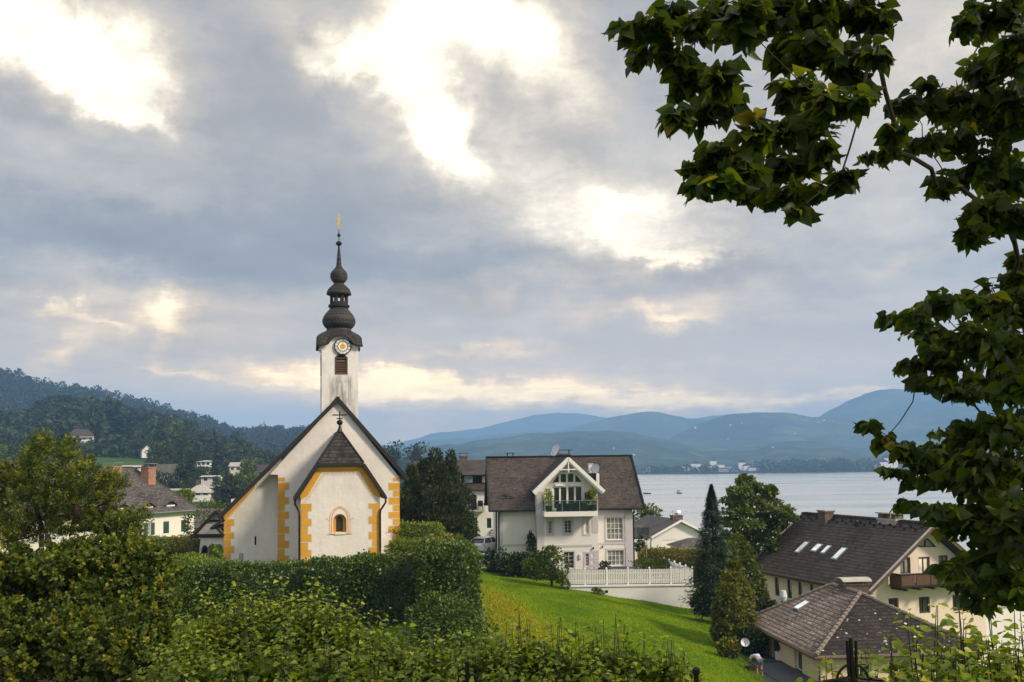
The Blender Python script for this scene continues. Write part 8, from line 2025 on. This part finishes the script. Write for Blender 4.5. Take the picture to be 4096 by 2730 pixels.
# ---- the lime tree that hangs in from the right
LC = [(1440, 65, 42, 20), (1500, 78, 48, 30), (1545, 40, 46, 40), (1600, 55, 50, 48), (1650, 30, 50, 40), (1700, 50, 60, 50), (1780, 40, 60, 50), (1860, 35, 60, 50), (1940, 30, 60, 50), (2005, 50, 44, 46), (2010, 120, 26, 36), (1480, 128, 36, 22), (1545, 130, 42, 36), (1590, 190, 46, 42), (1650, 180, 44, 44), (1560, 268, 24, 26), (1615, 262, 36, 34), (1670, 246, 40, 36), (1810, 130, 50, 46), (1870, 120, 60, 50), (1940, 150, 50, 46), (1830, 215, 50, 42), (1895, 235, 56, 44), (1960, 235, 32, 40), (1860, 300, 52, 42), (1795, 300, 42, 36), (1730, 312, 42, 36), (1985, 200, 24, 22),
      (1602, 385, 24, 24), (1645, 350, 50, 34), (1690, 392, 54, 40), (1755, 395, 54, 40), (1825, 385, 52, 40), (1895, 345, 46, 40), (1930, 410, 36, 30), (1850, 440, 46, 34), (1785, 455, 46, 30), (1730, 450, 40, 28), (1830, 486, 30, 15), (1655, 425, 46, 20), (1610, 428, 26, 16)]
LR = [(2300, 35, 50, 50), (2255, 45, 34, 44), (2330, 115, 40, 60), (2270, 165, 46, 40), (2215, 60, 22, 30), (2130, 190, 28, 12), (2085, 240, 40, 24), (2140, 245, 48, 36), (2200, 240, 54, 44), (2060, 300, 36, 20), (2120, 325, 50, 30), (2045, 345, 28, 15), (1995, 362, 16, 9), (2190, 330, 50, 34), (2265, 265, 60, 70), (2330, 260, 46, 90), (2180, 415, 40, 20), (2155, 440, 22, 12), (2240, 390, 56, 40), (2310, 410, 56, 60), (2262, 490, 46, 40), (2232, 540, 26, 26), (2310, 500, 50, 50), (2345, 600, 26, 24), (2325, 640, 22, 14),
      (2048, 735, 22, 12), (2095, 730, 40, 24), (2150, 700, 46, 28), (2210, 692, 56, 34), (2280, 700, 56, 40), (2335, 710, 50, 50), (2140, 765, 50, 28), (2100, 832, 32, 20), (2165, 825, 58, 38), (2235, 785, 64, 54), (2310, 810, 56, 80), (2105, 875, 18, 14), (2150, 880, 40, 26), (2215, 900, 46, 18), (2265, 880, 60, 34), (2335, 890, 46, 44),
      (1998, 978, 16, 12), (2035, 1008, 32, 20), (2075, 1040, 36, 24), (2052, 1082, 34, 14), (2120, 1055, 50, 38), (2105, 1108, 32, 20), (2180, 1030, 54, 38), (2230, 995, 60, 36), (2290, 995, 60, 46), (2340, 980, 40, 50), (2180, 1105, 54, 32), (2250, 1080, 66, 64), (2320, 1095, 56, 100), (2095, 1160, 30, 12), (2155, 1168, 54, 26), (2210, 1195, 54, 36), (2270, 1200, 66, 66), (2330, 1225, 46, 110), (2240, 1285, 44, 22), (2280, 1312, 62, 50), (2190, 1310, 30, 14), (2230, 1345, 44, 30), (2320, 1355, 54, 46), (2262, 1388, 24, 14), (2345, 1300, 46, 80)]
# the rest of the crown: above, to the right and behind the viewer (it shades the slope)
lime_base = (5.4, 5.6, gz(5.4, 5.6))
L1 = []; nodes = []
TWG = MB()
for x, y, rx, ry in LC:
    Y = 4.6+random.uniform(-.5, .5); c, r_ = clump(x, y, rx, ry, Y); nodes.append(c)
    L1.append(spray_leaves(c, (r_[0], max(r_[0], r_[2])*1.3, r_[2]), int(3+rx*ry/190), 9, .070, T_LIME, .55, TWG))
for x, y, rx, ry in LR:
    Y = 5.9+random.uniform(-.7, .7); c, r_ = clump(x, y, rx, ry, Y); nodes.append(c)
    k = 1.0 if x < 2200 else 1.7
    L1.append(spray_leaves(c, (r_[0], max(r_[0], r_[2])*1.4, r_[2]), int(3+k*rx*ry/135), 9, .070, T_LIME, .55, TWG))
rl_ = random.Random(8)
outer = []
for k in range(22):
    a = rl_.uniform(0, 6.28); rr_ = rl_.uniform(1.2, 4.6); c = (5.4+rr_*math.cos(a), 4.4+rr_*math.sin(a), rl_.uniform(2.2, 7.0))
    # keep what would stand in the picture out of it
    px = c[0]/max(c[1], .01)*2157+1176; py = 1058-c[2]/max(c[1], .01)*2157
    if c[1] > .3 and px < 2520 and py > -260: continue
    if abs(c[0]) < 1.2 and c[1] < 1.5 and c[2] < 1.5: continue
    outer.append(c); L1.append(blob_leaves(c, (1.0, 1.0, .75), 420, .12, T_LIME, .0, .7, .6, .1, .8))
lime = thing('lime_tree', 'lime tree with heart-shaped leaves hanging into the picture from the right', 'tree', lime_base)
V, F, q_ = merge(L1); quadmesh('foliage', V-np.array(lime_base), F, q_**1.5, 'leaf_lime', lime, True)
lb = Vector(lime_base); sk = skeleton(Vector((0, 0, 3.6)), [Vector(c)-lb for c in nodes+outer], .026, .003, 6)
sk.build('branch', 'twig', lime, True)
TWG.v = [tuple(Vector(p)-lb) for p in TWG.v]; TWG.build('twig', 'twig', lime)
MB().tube([(0, 0, -.3), (.03, .02, 1.2), (-.04, .03, 2.6), (0, 0, 3.7), (.05, -.02, 5.2)], [.34, .26, .22, .19, .12], 12).build('trunk', 'bark', lime, True)

# ================================================================== IRONWORK IN THE FOREGROUND
IY = 7.6; IO = P(cE(735, 1000), IY); ik = IY/FPX/2.3624
ic = thing('iron_cross', 'black wrought-iron grave cross with triple uprights and a ring, bottom right', 'cross', (IO.x, IO.y, gz(IO.x, IO.y)), R(4))
zi = IO.z-gz(IO.x, IO.y)
def I(x, y): return ((x-735)*ik, 0, zi+(1000-y)*ik)
MB().tube([I(733, 3000-1000), I(737, 1000), I(727, 606)], [.024, .022, .014], 8).tube([I(735, 1000), I(735, 1500)], .022, 8).tube([(0, 0, 0), I(735, 1300)], .022, 8).build('upright', 'iron', ic, True)
for s_ in (-1, 1):
    X0 = (lambda d: 735+s_*d)
    b = MB().tube([I(X0(42), 632), I(X0(38), 800), I(X0(36), 940), I(X0(42), 968), I(X0(70), 978), I(X0(180), 990), I(X0(285), 1003)], [.011]+[.013]*6, 7)
    b.tube([I(X0(22), 985), I(X0(40), 1005), I(X0(70), 1012), I(X0(300), 1030)], .013, 7)
    b.tube([I(X0(42), 1500), I(X0(38), 1200), I(X0(36), 1100), I(X0(42), 1060), I(X0(70), 1050), I(X0(300), 1048)], .012, 7); b.build('arm', 'iron', ic, True)
MB().tube([I(735+150*math.cos(a), 1000+150*-math.sin(a)) for a in np.linspace(0, 2*math.pi, 41)], .011, 7, cap=False).build('ring', 'iron', ic, True)
cP = crop(1600, 2400, 2.9413); IY = 8.2; IO = P(cP(790, 870), IY); ik = IY/FPX/2.9413
i2 = thing('iron_post', 'black iron post with two scrolls among the foreground shrubs', 'post', (IO.x, IO.y, gz(IO.x, IO.y)), 0)
zi = IO.z-gz(IO.x, IO.y)
def I2(x, y): return ((x-790)*ik, 0, zi+(870-y)*ik)
MB().tube([(0, 0, 0), I2(790, 760)], .017, 8).lathe([(.01, zi+105*ik), (.026, zi+115*ik), (.026, zi+135*ik), (.008, zi+150*ik)], 8).build('post', 'iron', i2, True)
for s_ in (-1, 1):
    MB().tube([I2(790+s_*(18+55*(1-math.cos(a)))*.8, 940-62*math.sin(a)) for a in np.linspace(0, math.pi*1.35, 16)], .0075, 6).build('scroll', 'iron', i2, True)
IY = 9.0
for x, y, lb in ((2785, 2698, 'black capped iron post beside the lawn, at the bottom edge'),):
    IO = P((x, y), IY); i3 = thing('iron_post', lb, 'post', (IO.x, IO.y, gz(IO.x, IO.y)), 0); zi = IO.z-gz(IO.x, IO.y)
    MB().tube([(0, 0, 0), (0, 0, zi)], .024, 8).build('post', 'iron', i3, True); MB().lathe([(.03, zi), (.036, zi+.01), (.036, zi+.05), (.02, zi+.065), (.005, zi+.07)], 10).build('cap', 'iron', i3, True)
